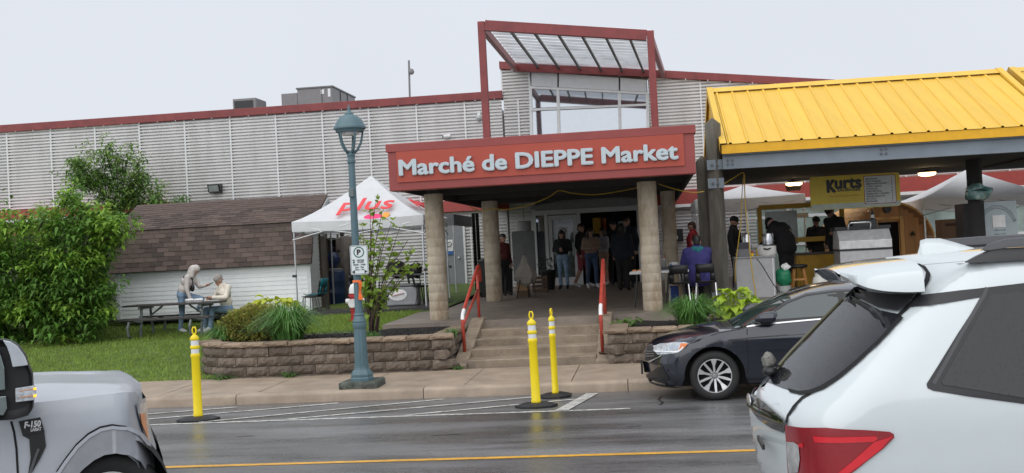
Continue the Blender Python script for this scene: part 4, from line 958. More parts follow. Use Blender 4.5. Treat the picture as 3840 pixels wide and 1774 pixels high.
# ================================================================ YELLOW-ROOFED FOOD PAVILION
yel = M('yellow_roof_metal', (.80, .50, .06), .5, var=.06, scale=1.2, rand=.05, stretch=(3, .4, 1), dark=(.62, .40, .06), dscale=1.5, damt=.45); yelf = M('yellow_fascia', (.80, .42, .01), .5, var=.08)
galv = M('galvanised_beam', (.19, .225, .26), .5, var=.12, scale=2, metal=.0)
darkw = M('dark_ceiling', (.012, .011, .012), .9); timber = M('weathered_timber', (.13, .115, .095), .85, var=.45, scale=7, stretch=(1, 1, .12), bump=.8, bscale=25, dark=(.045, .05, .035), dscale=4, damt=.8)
bolt = M('bolt_steel', (.12, .12, .13), .4, metal=.6)
EY, RYk, EZ, RZ = 22.5, 26.0, 3.90, 5.43
def pavilion(label, x0, npan, pw_=.343, front=True):
    t = thing('food_pavilion', label, 'pavilion', (x0 + 2, EY + .3, .78))
    L_ = V((0, RYk - EY, RZ - EZ)); ln = L_.length; ang = math.atan2(L_.z, L_.y)
    m = MB(); pr_ = [(0, 0), (.02, .0), (.04, .032), (.07, .032), (.09, 0), (pw_, 0)]
    m.grid([[(x, 0, z) for x, z in pr_], [(x, ln - .02, z) for x, z in pr_]]); pm = m.mesh('roof_panel', yel, fixn=False)
    for i in range(npan):
        link('roof_panel', pm, t, V((x0 + .12 + i * pw_, EY - .04, EZ - .005)) - t.location, rot=(ang, 0, 0))
        link('roof_panel', pm, t, V((x0 + .12 + (i + 1) * pw_, 2 * RYk - EY + .04, EZ - .005)) - t.location, rot=(ang, 0, math.pi))
    x1 = x0 + .24 + npan * pw_
    m = MB(); m.box(x0, x1, EY - .02, EY + .03, EZ - .19, EZ - .012); m.obj('fascia', yelf, t)
    m = MB(); n_ = V((0, -L_.z, L_.y)).normalized()
    for s_ in (1, -1):
        m.add([(x0 - .03, RYk - s_ * .02, RZ + .06), (x1 + .03, RYk - s_ * .02, RZ + .06), (x1 + .03, RYk - s_ * .30, RZ - .07), (x0 - .03, RYk - s_ * .30, RZ - .07)], [(0, 1, 2, 3)])
    m.obj('ridge_cap', yel, t)
    for x in (x0 - .03, x1 - .10):
        m = MB()
        for s_ in (1, -1):
            a = V((x, RYk - s_ * (RYk - EY + .06), EZ - .02)); b = V((x, RYk, RZ + .05)); w_ = V((.13, 0, 0)); u = n_ * .035; u = V((0, s_ * u.y, u.z)); dn = V((0, 0, -.17))
            m.add([a + u, a + w_ + u, b + w_ + u, b + u, a + dn, b + dn], [(0, 1, 2, 3), (0, 3, 5, 4)])
        m.obj('rake_trim', yel, t)
    for x in (x0 + .03, x1 - .03):
        m = MB(); m.add([(x, EY + .05, EZ - .1), (x, 2 * RYk - EY - .05, EZ - .1), (x, RYk, RZ - .05)], [(0, 1, 2)]); m.obj('gable', yelf, t)
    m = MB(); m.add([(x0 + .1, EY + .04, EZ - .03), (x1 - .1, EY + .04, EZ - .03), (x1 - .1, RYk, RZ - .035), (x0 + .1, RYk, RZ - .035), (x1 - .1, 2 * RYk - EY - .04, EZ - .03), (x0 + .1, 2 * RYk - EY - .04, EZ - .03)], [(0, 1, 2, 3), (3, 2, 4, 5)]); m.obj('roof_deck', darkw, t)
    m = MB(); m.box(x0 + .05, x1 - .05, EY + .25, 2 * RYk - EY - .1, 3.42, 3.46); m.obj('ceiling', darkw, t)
    for y in (EY + .12, 2 * RYk - EY - .12):
        m = MB(); m.prism([(y - .09, 3.41), (y + .09, 3.41), (y + .09, 3.435), (y + .015, 3.44), (y + .015, 3.68), (y + .09, 3.685), (y + .09, 3.71), (y - .09, 3.71), (y - .09, 3.685), (y - .015, 3.68), (y - .015, 3.44), (y - .09, 3.435)], x0 + .02, x1 - .02, 'x'); bmn = m.obj('steel_beam', galv, t)
        if y < EY + 1:
            for px, py in ((2729, 601), (2747, 601), (2729, 616), (2747, 615), (3305, 560), (3324, 559), (3305, 576), (3324, 575)):
                p = at(px, py, y - .03)
                if x0 < p.x < x1: q = MB(); q.tube([(p.x, y - .016, p.z), (p.x, y - .05, p.z)], .022, 8); q.obj('bolt', bolt, bmn)
    return t, x0, x1
pav1, PX0, PX1 = pavilion('yellow metal roofed food pavilion on timber posts', 1.50, 18)
pavilion('second yellow metal roof at the right edge', 8.12, 14)
def tpost(label, X, Y, r, z1, plates=True, mat=timber):
    t = thing('timber_post', label, 'post', (X, Y, plat_z(Y))); z0 = plat_z(Y); rnd = random.Random(int(X * 10)); m = MB(); n = 24; rows = []
    for z in [z0 + (z1 - .12 - z0) * i / 12 for i in range(13)] + [z1]:
        k = .12 if z == z1 else 1; rows.append([(lambda a, q: (X + q * math.cos(a), Y + q * math.sin(a), z))(2 * math.pi * j / n, r * k * (1 + .05 * mnoise.noise(V((math.cos(2 * math.pi * j / n) * 2, math.sin(2 * math.pi * j / n) * 2, z * 1.5)))) / max(abs(math.cos(2 * math.pi * j / n + .5)), abs(math.sin(2 * math.pi * j / n + .5))) ** .8) for j in range(n + 1)])
    m.grid(rows); m.add(rows[-1][:-1], [tuple(range(n))]); m.obj('shaft', mat, t, angle=50)
    if plates:
        for zc in (3.52, 3.15):
            m = MB(); m.box(X - .16, X + .16, Y - r - .02, Y - r + .01, zc - .1, zc + .1); pl = m.obj('steel_plate', galv, t)
            for dx in (-.06, .04): q = MB(); q.tube([(X + dx, Y - r - .018, zc), (X + dx, Y - r - .05, zc)], .028, 8); q.obj('bolt', bolt, pl)
        m = MB(); m.box(X - .2, X + .2, Y - .2, Y + .2, z0 - .01, z0 + .2); m.obj('plinth', M('plinth', (.16, .17, .17), .7), t)
    return t
tpost('tall weathered timber post beside the yellow roof corner', 1.37, 22.85, .128, 4.47)
tpost('shorter timber post tucked behind the tall weathered post', 1.14, 23.2, .105, 3.75, False)
tpost('dark timber post at the back of the pavilion under the yellow roof', 1.6, 29.2, .14, 3.42, False, M('dark_post', (.02, .018, .017), .8))
xr = at(3657, 720, 24.5).x
tpost('dark post with a green bag tied to it at the right', xr, 24.5, .14, 3.75, False, M('dark_post', (0, 0, 0)))
# lit ceiling lamps of the pavilion
warm = M('lamp_glow', (1, .72, .35), .5, emit=5)
for i, (px, py, lab) in enumerate([(2977, 684, 'lit ceiling lamp left of the yellow menu sign'), (3476, 646, 'lit ceiling lamp right of the yellow menu sign')]):
    p = onz(px, py, 3.33); t = thing('ceiling_lamp', lab, 'lamp', p)
    m = MB(); m.lathe([(.04, .09), (.05, .05), (.22, .0), (.2, -.01)], 18, p); m.obj('shade', M('shade_tin', (.25, .22, .18), .5), t)
    m = MB(); m.lathe([(.0, -.012), (.2, -.012), (.19, -.06), (.12, -.085), (0, -.09)], 16, p); m.obj('bulb', warm, t, smooth=True)
    ld = bpy.data.lights.new('lamp', 'POINT'); ld.energy = 5; ld.color = (1, .75, .45); ld.shadow_soft_size = .12; lo = bpy.data.objects.new('lamp_light', ld); COL.objects.link(lo); lo.parent = t; lo.location = (0, 0, -.16)
    if i == 0: m = MB(); m.grid([[(p.x + .22 * math.cos(a / 3), p.y + .22 * math.sin(a / 3), p.z - .09) for a in range(-10, -1)], [(p.x + .17 * math.cos(a / 3), p.y + .17 * math.sin(a / 3), p.z - .2 - .02 * (a % 2)) for a in range(-10, -1)]]); m.obj('torn_cover', M('paper_cover', (.42, .33, .2), .7), t)
# ---------------------------------------------------------------- menu sign
SY = 25.0
A, B = at(3035, 662, SY), at(3379, 772, SY); A2 = at(3379, 648, SY)
zt_, zb_ = (A.z + A2.z) / 2, B.z; W_, H_ = B.x - A.x, zt_ - zb_
sg = thing('menu_sign', 'yellow hanging food stall sign with black name and price list', 'sign', ((A.x + B.x) / 2, SY, zb_))
m = MB(); m.prism(rrect(A.x, B.x, zb_, zt_, .05), SY, SY + .04); m.obj('board', M('sign_yellow', (.62, .46, .045), .5, var=.06), sg)
m = MB(); m.prism(rrect(A.x + .01, B.x - .01, zb_ + .01, zb_ + H_ * .17, .035), SY - .003, SY - .001); m.obj('pale_strip', M('sign_pale', (.42, .47, .40), .5), sg)
def su(u, v): return V((A.x + W_ * u, SY - .004, zt_ - H_ * v))
red_d = M('menu_red', (.26, .012, .015), .5); pk = M('sign_black', (0, 0, 0))
text('lettering', 'K', W_ * .085, H_ * .33, pk, sg, su(.195, .47), .004, .07); text('lettering', 'urts', W_ * .285, H_ * .27, pk, sg, su(.285, .385), .004, .05)
m = MB()                                    # slab serifs of the heavy name
for u0, u1, v in ((.190, .225, .145), (.245, .285, .145), (.190, .225, .472), (.25, .29, .472), (.345, .365, .39), (.40, .44, .39)): a = su(u0, v); b = su(u1, v); m.box(a.x, b.x, SY - .006, SY - .001, a.z - .008, a.z + .01)
m.obj('serif', pk, sg)
text('lettering', 'SAUSAGES', W_ * .255, H_ * .062, pk, sg, su(.305, .475), .004, .05)
text('lettering', "You Can't Beat Kurts Wurst", W_ * .34, H_ * .075, M('sign_script', (.40, .16, .03), .5), sg, su(.21, .64), .004, .0, .4)
m = MB(); a, b = su(.19, .70), su(.575, .705); m.box(a.x, b.x, SY - .006, SY - .003, b.z, a.z); a, b = su(.19, .76), su(.575, .765); m.box(a.x, b.x, SY - .006, SY - .003, b.z, a.z); m.obj('rule_line', M('sign_rule', (.15, .16, .08), .5), sg)
for k, (mt_, e) in enumerate(((red_d, 0), (M('menu_white', (.55, .57, .56), .5), .012))):
    a, b = su(.60, .055), su(.955, .90); m = MB(); m.prism(rrect(a.x + e, b.x - e, b.z + e, a.z - e, .03), SY - .005 - .002 * k, SY - .004 - .002 * k); m.obj('menu_panel', mt_, sg)
for i, s_ in enumerate(['BRATWURST', 'HOT ITALIAN', 'GERMAN BRATWURST', 'HONEY GARLIC', 'SCHNITZEL', 'LOBSTER ROLL', 'MARINATED CHICKEN', 'VEGGIE SAUSAGE', 'HOT DOG', 'BEVERAGE']):
    text('lettering', s_, W_ * .0148 * len(s_), H_ * .045, M('menu_ink', (.05, .05, .05), .5), sg, su(.622, .175 + i * .074) + V((0, -.006, 0)), .002, .03)
    text('lettering', '%d' % (7 + (i * 5) % 3), W_ * .012, H_ * .045, M('menu_ink', (0, 0, 0)), sg, su(.905, .175 + i * .074) + V((0, -.006, 0)), .002, .03)
for u in (.1, .9):
    a = su(u, 0); m = MB(); m.tube([(a.x, SY + .02, zt_), (a.x, SY + .02, 3.42)], .008, 5); m.obj('hanger', bolt, sg)
# ---------------------------------------------------------------- small white tents behind
tent('canopy_tent', 'white pop-up tent behind the timber post, against the ribbed wall', at(2606, 750, 30).x, at(3018, 750, 30).x, 30, 32.9, at(2800, 775, 30).z, at(2800, 738, 30).z, at(2800, 738, 30).z + .38, .83)
x0 = at(3460, 760, 29).x
tent('canopy_tent', 'white pop-up tent right of the wooden barrel sauna', x0, x0 + 3.05, 29.0, 32.0, at(3500, 778, 29).z - .03, at(3500, 742, 29).z, at(3500, 742, 29).z + .75, .83)
# ---------------------------------------------------------------- barrel sauna
sw_ = M('sauna_wood', (.74, .42, .15), .6, var=.25, scale=4, stretch=(1, 1, .2), rand=.12); swd = M('sauna_plank', (.48, .25, .10), .6, var=.25, scale=4, stretch=(1, 1, .15), rand=.15)
bc = at(3332, 925, 29.2); BRd = 1.13; sau = thing('barrel_sauna', 'round wooden barrel sauna with dark doorway behind the grill', 'sauna', (bc.x, 29.2, .83), R_(10))
cz_ = bc.z - .83
for i in range(34):                         # staves
    a0, a1 = 2 * math.pi * i / 34 + .006, 2 * math.pi * (i + 1) / 34 - .006; m = MB(); rr_ = []
    for r in (BRd, BRd - .045): rr_ += [[(r * math.cos(a), y, cz_ + r * math.sin(a)) for a in (a0, (a0 + a1) / 2, a1)] for y in ((-.25, 2.1) if r == BRd else (2.1, -.25))]
    rr_.append(rr_[0]); m.grid(rr_); m.obj('stave', sw_, sau, local=True)
for i in range(17):
    x0_ = -1.06 + i * .125; x1_ = x0_ + .12; hh = math.sqrt(max(.02, 1.07 ** 2 - max(abs(x0_), abs(x1_)) ** 2))
    lo, hi = cz_ - hh, cz_ + hh
    if -.32 < x0_ < .28: lo = cz_ + .62
    if hi > lo: m = MB(); m.box(x0_, x1_, .0, .035, lo, hi); m.obj('front_plank', swd, sau, local=True)
m = MB(); m.box(-.3, .3, .05, .06, cz_ - 1.0, cz_ + .62); m.obj('doorway', M('inside_shade_black', (0, 0, 0)), sau, local=True)  # near-black sheet painted as the darkness inside the barrel
for x in (-.36, .30):
    m = MB(); m.box(x, x + .1, -.06, -.001, cz_ - 1.0, cz_ + .68); m.obj('door_post', sw_, sau, local=True)
m = MB(); m.box(-.36, .40, -.06, -.001, cz_ + .685, cz_ + .75); m.obj('lintel', sw_, sau, local=True)
m = MB(); m.tube([(-.0, -.08, cz_ + .95), (0, -.002, cz_ + .95)], .1, 14); m.obj('round_vent', M('lamp_black', (0, 0, 0)), sau, local=True)
m = MB(); m.lathe([(.07, 0), (.05, .05), (.03, .1), (.0, .11)], 12, (.62, -.06, cz_ + .25)); m.obj('bell', M('dark_brass', (.03, .025, .02), .4), sau, local=True)
for y in (.1, 1.8):
    m = MB(); m.box(-.8, .8, y, y + .1, 0, .22); m.obj('cradle', swd, sau, local=True)
# ---------------------------------------------------------------- yellow booth
boo = M('booth_yellow', (.46, .26, .012), .55, var=.12)
q = lambda x, y, Y: at(x, y, Y)
bt = thing('food_booth', 'yellow painted wooden serving booth under the pavilion', 'booth', (q(3000, 950, 27).x, 27, .8))
for px in (2853, 3162):
    p = q(px, 900, 27); m = MB(); m.box(p.x - .05, p.x + .05, 26.95, 27.05, .8, q(px, 778, 27).z); m.obj('post', boo, bt)
a, b = q(2846, 780, 27), q(3200, 768, 27); m = MB(); m.box(a.x, b.x, 26.93, 27.07, a.z - .05, a.z + .06); m.obj('lintel', boo, bt)
a, b = q(2985, 905, 27), q(3128, 890, 27); m = MB(); m.box(a.x, b.x, 26.9, 27.05, a.z - .02, a.z + .09); m.obj('rail', boo, bt)
a, b = q(2985, 950, 26.4), q(3140, 1080, 26.4); m = MB(); m.box(a.x, b.x + .1, 26.4, 27.0, .8, a.z - .05); cb = m.obj('cabinet', boo, bt)
m = MB(); m.box(a.x - .03, b.x + .12, 26.36, 27.02, a.z - .049, a.z); m.obj('counter_top', M('counter_dark', (.06, .045, .03), .5), bt)
for k in range(2):
    x0_ = a.x + .06 + k * .52; m = MB(); m.box(x0_, x0_ + .46, 26.375, 26.398, .88, a.z - .12); d_ = m.obj('cupboard_door', M('booth_yellow', (0, 0, 0)), bt, bevel=.006)
    q2 = MB(); q2.ell((x0_ + .06, 26.365, 1.25), (.03, .02, .03)); q2.obj('knob', bolt, d_)
m = MB(); m.box(q(2870, 830, 27.3).x, q(2990, 830, 27.3).x, 27.3, 27.33, q(2870, 920, 27.3).z, q(2870, 795, 27.3).z); m.obj('screen', M('clear_sheet', (.30, .34, .33), .2), bt)
p, r_ = q(2986, 800, 29), q(3030, 815, 29); m = MB(); m.box(p.x, r_.x, 28.9, 28.93, r_.z, p.z); t = m.obj('notice_board', M('notice_grey', (.22, .22, .23), .6)); tag(t, 'blank grey notice board hanging behind the cook', 'board'); origin_to(t, (p.x, 28.9, r_.z))
# white counter cabinet with cooking gear
ctr = M('counter_grey', (.40, .40, .405), .45, var=.08); steelp = M('stainless', (.55, .56, .58), .25, metal=.9)
a, b = q(2757, 965, 23.6), q(2912, 1110, 23.6)
ct_ = thing('counter_cabinet', 'pale grey metal counter cabinet behind the lime green hosta', 'counter', ((a.x + b.x) / 2, 23.9, .78))
m = MB(); m.box(a.x, b.x, 23.6, 24.3, .78, a.z - .03); cbx = m.obj('cabinet', ctr, ct_, bevel=.006)
m = MB(); m.box(a.x - .02, b.x + .02, 23.57, 24.33, a.z - .029, a.z); m.obj('top', M('counter_top_steel', (.3, .3, .31), .35, metal=.5), ct_)
m = MB(); m.box(b.x - .05, b.x - .03, 23.585, 23.599, .8, a.z - .05); m.obj('edge_trim', trimw, cbx)
TZ = a.z
def put(name, label, cat, px, parts):
    p = at(px, 950, 23.9); t = thing(name, label, cat, (p.x, 23.9, TZ))
    for nm, prof_, mt_, sq in parts: m = MB(); m.lathe(prof_, 18, (p.x, 23.9, TZ), sq); m.obj(nm, mt_, t, angle=40)
    return t, p
t, p = put('roaster_oven', 'white electric roaster oven with black handle on the counter', 'roaster', 2875, [('tub', [(.17, 0), (.20, .03), (.205, .19), (.19, .2)], M('enamel_white', (.68, .67, .64), .3), .75), ('lid', [(.195, .205), (.17, .23), (.06, .245), (0, .25)], steelp, .75)])
m = MB(); m.tube([(p.x - .07, 23.74, TZ + .15), (p.x, 23.72, TZ + .13), (p.x + .07, 23.74, TZ + .15)], .015, 6); m.obj('handle', blk_m, t)
p = at(2882, 930, 24.15); t = thing('stock_pot', 'tall stainless steel pot behind the white roaster', 'pot', (p.x, 24.2, TZ)); m = MB(); m.lathe([(.0, 0), (.11, 0), (.115, .28), (.12, .45), (.115, .46), (.1, .44), (.1, .1)], 18, (p.x, 24.2, TZ)); m.obj('body', steelp, t, angle=40)
m = MB(); m.tube([(p.x - .11, 24.2, TZ + .38), (p.x, 24.12, TZ + .5), (p.x + .11, 24.2, TZ + .38)], .012, 6); m.obj('handle', blk_m, t)
t, p = put('urn', 'upright steel urn at the left of the counter', 'urn', 2803, [('body', [(.0, 0), (.10, 0), (.10, .42), (.09, .46), (.03, .48), (0, .49)], steelp, 1), ('base', [(.12, -.0), (.12, .03)], blk_m, 1)])
t, p = put('mustard_bottle', 'yellow squeeze bottle on the counter beside the pot', 'bottle', 2842, [('body', [(.0, 0), (.035, 0), (.035, .14), (.02, .17)], M('mustard', (.75, .5, .02), .4), 1), ('nozzle', [(.015, .17), (.005, .22)], M('mustard', (0, 0, 0)), 1)])
p = at(2775, 930, 23.75); t = thing('till_box', 'grey cash box and card reader on the left end of the counter', 'box', (p.x, 23.75, TZ)); m = MB(); m.box(p.x - .08, p.x + .26, 23.65, 23.8, TZ, TZ + .16); m.obj('case', M('till_grey', (.16, .16, .17), .5), t, bevel=.01); m = MB(); m.box(p.x - .04, p.x + .2, 23.66, 23.7, TZ + .161, TZ + .3); m.obj('screen', M('till_dark', (.04, .04, .05), .3), t)
p = at(2822, 962, 23.62); t = thing('spice_shaker', 'small red and yellow container on the counter front edge', 'container', (p.x, 23.66, TZ)); m = MB(); m.lathe([(.03, 0), (.03, .07)], 12, (p.x, 23.66, TZ)); m.obj('jar', M('mustard', (0, 0, 0)), t); m = MB(); m.lathe([(.032, .071), (.032, .1), (0, .105)], 12, (p.x, 23.66, TZ)); m.obj('lid', hr, t)
# stool, bag, propane
p = at(2996, 1060, 24.2); sx_, sy_ = p.x, 24.2; st_ = thing('bar_stool', 'wooden stool with round black seat in front of the yellow booth', 'stool', (sx_, sy_, .79))
sz = at(2996, 992, 24.2).z - .79
m = MB(); m.lathe([(.0, sz - .07), (.18, sz - .07), (.2, sz - .03), (.18, sz), (0, sz + .01)], 20, (sx_, sy_, .79)); m.obj('seat', blk_m, st_, smooth=True)
stw = M('stool_wood', (.42, .20, .06), .5, var=.2, stretch=(1, 1, .2))
for s1 in (-1, 1):
    for s2 in (-1, 1): m = MB(); m.beam((sx_ + s1 * .09, sy_ + s2 * .09, .79 + sz - .07), (sx_ + s1 * .17, sy_ + s2 * .17, .79), .05, .03); m.obj('leg', stw, st_)
m = MB(); m.beam((sx_ - .13, sy_ - .13, 1.1), (sx_ + .13, sy_ - .13, 1.1), .03, .04); m.obj('rung', stw, st_)
p = at(2938, 1050, 23.9); t = thing('plastic_bag', 'green plastic bag in a bucket beside the counter', 'bag', (p.x, 23.9, .79)); m = MB(); m.lathe([(.14, .0), (.15, .2)], 14, (p.x, 23.9, .79)); m.obj('bucket', M('bucket', (.4, .42, .4), .5), t)
m = MB(); m.ell((p.x, 23.9, 1.16), (.17, .15, .2), 16, 10); m.v = [tuple(V(v) + V((mnoise.noise(V(v) * 9), mnoise.noise(V(v) * 9 + V((5, 0, 0))), mnoise.noise(V(v) * 9 + V((0, 7, 0))))) * .06) for v in m.v]; m.obj('bag_liner', M('bag_green', (.03, .30, .15), .35, trans=.3), t, smooth=True)
m = MB(); m.ell((p.x + .05, 23.85, 1.38), (.09, .06, .07), 10, 7); m.v = [tuple(V(v) + V((mnoise.noise(V(v) * 15), 0, mnoise.noise(V(v) * 15 + V((5, 0, 0))))) * .06) for v in m.v]; m.obj('white_liner', tub, t)
p = at(3075, 1050, 23.5); t = thing('propane_tank', 'white propane tank with black valve beside the dark sedan roof', 'gas tank', (p.x, 23.5, .79))
m = MB(); m.lathe([(.0, 0), (.13, 0), (.155, .06), (.155, .28), (.13, .36), (.06, .39), (0, .395)], 20, (p.x, 23.5, .79)); m.obj('tank', M('tank_white', (.62, .61, .56), .4), t, smooth=True)
m = MB(); m.lathe([(.1, .36), (.1, .5), (.095, .5), (.095, .36)], 16, (p.x, 23.5, .79)); m.obj('collar', M('tank_white', (0, 0, 0)), t); m = MB(); m.lathe([(.03, .39), (.03, .47), (.045, .48), (.045, .52), (0, .53)], 12, (p.x, 23.5, .79)); m.obj('valve', blk_m, t)
# grill
a, b = q(3135, 862, 23.8), q(3348, 985, 23.8); gz = q(3240, 932, 23.8).z
gr = thing('barbecue_grill', 'large barbecue grill with slanted stainless lid', 'grill', ((a.x + b.x) / 2, 24.1, .79))
m = MB(); m.prism([(23.75, gz), (23.75, gz + .17), (23.98, a.z - .02), (24.45, a.z - .02), (24.6, gz)], a.x + .04, b.x, 'x'); m.obj('lid', M('grill_steel', (.60, .60, .60), .38, metal=.3, var=.15, scale=8), gr, bevel=.012)
m = MB(); m.box(a.x, b.x + .03, 23.95, 24.6, a.z - .015, a.z + .05); m.obj('back_ledge', blk_met, gr)
m = MB(); m.box(a.x + .04, b.x, 23.74, 24.6, gz - .035, gz - .003); m.obj('dark_gap', blk_met, gr)
m = MB(); m.box(a.x + .05, b.x, 23.76, 24.58, .95, gz - .036); m.obj('firebox', M('grill_front', (.46, .46, .47), .4, metal=.3, var=.12), gr)
h0, h1 = q(3187, 858, 23.7), q(3270, 850, 23.7); m = MB(); m.tube([(h0.x, 23.9, a.z), (h0.x, 23.8, a.z + .11), (h0.x + .04, 23.78, a.z + .13), (h1.x - .04, 23.78, a.z + .13), (h1.x, 23.8, a.z + .11), (h1.x, 23.9, a.z)], .018, 8); m.obj('handle', chrome, gr, smooth=True)
for x in (a.x + .1, b.x - .1):
    for y in (23.85, 24.5): m = MB(); m.box(x - .03, x + .03, y - .03, y + .03, .79, .95); m.obj('leg', blk_met, gr)
a, b = q(3197, 826, 25.4), q(3290, 860, 25.4); t = thing('smoker_box', 'dark steel smoker cabinet behind the grill', 'smoker', (a.x + .25, 25.5, .79)); m = MB(); m.box(a.x, b.x, 25.4, 25.9, .95, a.z); m.obj('cabinet', M('smoker', (.045, .05, .055), .4), t, bevel=.01)
for x in (a.x + .05, b.x - .05): m = MB(); m.box(x - .025, x + .025, 25.45, 25.85, .79, .949); m.obj('leg', blk_met, t)
p = at(3273, 810, 25.5); t = thing('spirit_bottle', 'clear bottle with white label on top of the smoker', 'bottle', (p.x, 25.55, a.z)); m = MB(); m.lathe([(.0, 0), (.04, 0), (.04, .1), (.042, .105), (.04, .11), (.025, .17), (.015, .19), (.015, .22), (0, .222)], 14, (p.x, 25.55, a.z)); m.obj('bottle_body', M('bottle_dark', (.08, .09, .12), .1), t, smooth=True); m = MB(); m.lathe([(.0412, .03), (.0412, .1)], 14, (p.x, 25.55, a.z)); m.obj('label_band', tub, t)
# appliance at right with wrapped top, dark side box, green bag on post
a, b = q(3660, 758, 24.8), q(3818, 870, 24.8); apm = M('appliance_grey', (.36, .41, .43), .4, var=.08, metal=.3)
t = thing('appliance_cabinet', 'tall pale metal appliance back with ridged arch and white label', 'appliance', ((a.x + b.x) / 2, 25.2, .79)); m = MB(); m.box(a.x, b.x, 24.8, 25.5, .79, a.z); m.obj('case', apm, t, bevel=.01)
for r0 in (.40, .36): m = MB(); m.tube([((a.x + b.x) / 2 + r0 * math.cos(R_(x_)), 24.795, a.z - .62 + r0 * 1.3 * math.sin(R_(x_))) for x_ in range(20, 161, 10)], .014, 6); m.obj('pressed_ridge', apm, t, smooth=True)
for k in range(4): m = MB(); m.tube([(a.x + .35, 24.795, a.z - .62 - k * .08), (b.x - .25, 24.795, a.z - .62 - k * .08)], .012, 6); m.obj('pressed_ridge', apm, t, smooth=True)
m = MB(); m.box((a.x + b.x) / 2 - .1, (a.x + b.x) / 2 + .16, 24.78, 24.79, a.z - .56, a.z - .3); m.obj('label_sheet', tub, t)
m = MB(); m.box(a.x - .26, a.x - .006, 24.85, 25.5, .79, a.z - .02); m.obj('side_panel', M('side_dark', (.05, .05, .055), .5), t)
p = at(3652, 722, 24.3); t = thing('wrapped_bundle', 'teal plastic bundle tied to the dark post', 'bundle', (p.x, 24.3, p.z - .25)); m = MB(); m.ell(p + V((.08, 0, 0)), (.27, .18, .17), 18, 12); m.v = [tuple(V(v) + V((mnoise.noise(V(v) * 6), mnoise.noise(V(v) * 6 + V((5, 0, 0))), mnoise.noise(V(v) * 6 + V((0, 7, 0))))) * .1) for v in m.v]; m.obj('wrap', M('teal_wrap', (.10, .22, .21), .3, var=.5, scale=6, dark=(.42, .46, .40), dscale=5, damt=1), t, smooth=True)
m = MB(); m.tube([(p.x - .18, 24.25, p.z + .02), (p.x + .08, 24.07, p.z + .05), (p.x + .35, 24.25, p.z)], .01, 5); m.obj('tie', blk_m, t)
a, b = q(3528, 824, 29.6), q(3618, 890, 29.6); t = thing('cardboard_box', 'large brown cardboard box under the right white tent', 'box', (a.x + .3, 29.8, .83)); m = MB(); m.box(a.x, b.x, 29.6, 30.2, .83, a.z); m.obj('carton', M('cardboard', (.20, .125, .075), .8), t, bevel=.005); m = MB(); m.box(a.x + .1, b.x - .1, 29.595, 29.599, a.z - .17, a.z - .1); m.obj('print', M('carton_ink', (.07, .04, .03), .8), t); m = MB(); m.box((a.x + b.x) / 2 - .04, (a.x + b.x) / 2 + .04, 29.59, 30.2, a.z + .0005, a.z + .002); m.obj('tape', M('carton_tape', (.28, .19, .11), .4), t)
# electrical box on the wall, cords
a, b = q(2513, 860, 33.8), q(2563, 905, 33.8); t = thing('wall_box', 'black box with white label on the ribbed wall', 'box', ((a.x + b.x) / 2, 33.85, b.z)); m = MB(); m.box(a.x, b.x, 33.75, 33.93, b.z, a.z); m.obj('case', blk_m, t, bevel=.01); c_ = q(2531, 893, 33.74); m = MB(); m.box(c_.x - .07, c_.x + .08, 33.742, 33.748, c_.z - .03, c_.z + .07); m.obj('label_sheet', tub, t)
cordy = M('cord_yellow', (.62, .40, .04), .5); cordk = M('cord_black', (.01, .01, .01), .5)
def cord(name, label, pts, Y, mt_, r=.009):
    P = [at(x, y, Y + (0 if len(e) == 0 else e[0])) for x, y, *e in pts]; sm = []
    for i in range(len(P) - 1):
        p0, p1, p2, p3 = P[max(i - 1, 0)], P[i], P[i + 1], P[min(i + 2, len(P) - 1)]
        for k in range(6):
            t_ = k / 6; sm.append(.5 * (2 * p1 + (p2 - p0) * t_ + (2 * p0 - 5 * p1 + 4 * p2 - p3) * t_ ** 2 + (3 * p1 - p0 - 3 * p2 + p3) * t_ ** 3))
    sm.append(P[-1]); m = MB(); m.tube(sm, r, 6); o = m.obj(name, mt_, smooth=True); tag(o, label, 'cord'); origin_to(o, sm[-1]); return o
cord('power_cord', 'long yellow cord hanging from the pavilion ceiling over the counter front', [(2715, 690), (2750, 668), (2788, 648), (2792, 700), (2796, 780), (2806, 880), (2814, 960), (2822, 1030), (2833, 1095), (2834, 1115)], 23.4, cordy, .011)
cord('power_cord', 'yellow cord looping down left of the counter cabinet', [(2790, 650), (2783, 720), (2778, 830), (2770, 900), (2762, 960), (2757, 1010), (2758, 1060)], 23.5, cordy, .009)
cord('power_cord', 'black cord drooping across the pale counter cabinet', [(2838, 970), (2860, 1000), (2890, 1050), (2915, 1085), (2932, 1100)], 23.45, cordk, .010)
cord('power_cord', 'yellow cable strung in swags under the entrance canopy', [(1762, 775), (1800, 790), (1850, 783), (1905, 785), (1985, 768), (2060, 738), (2096, 715), (2150, 725), (2230, 730), (2320, 718), (2390, 704)], 24.9, cordy, .012)
cord('power_cord', 'thin cable from the right column to the timber post', [(2470, 690), (2540, 712), (2600, 722), (2640, 718)], 22.4, cordy, .009)
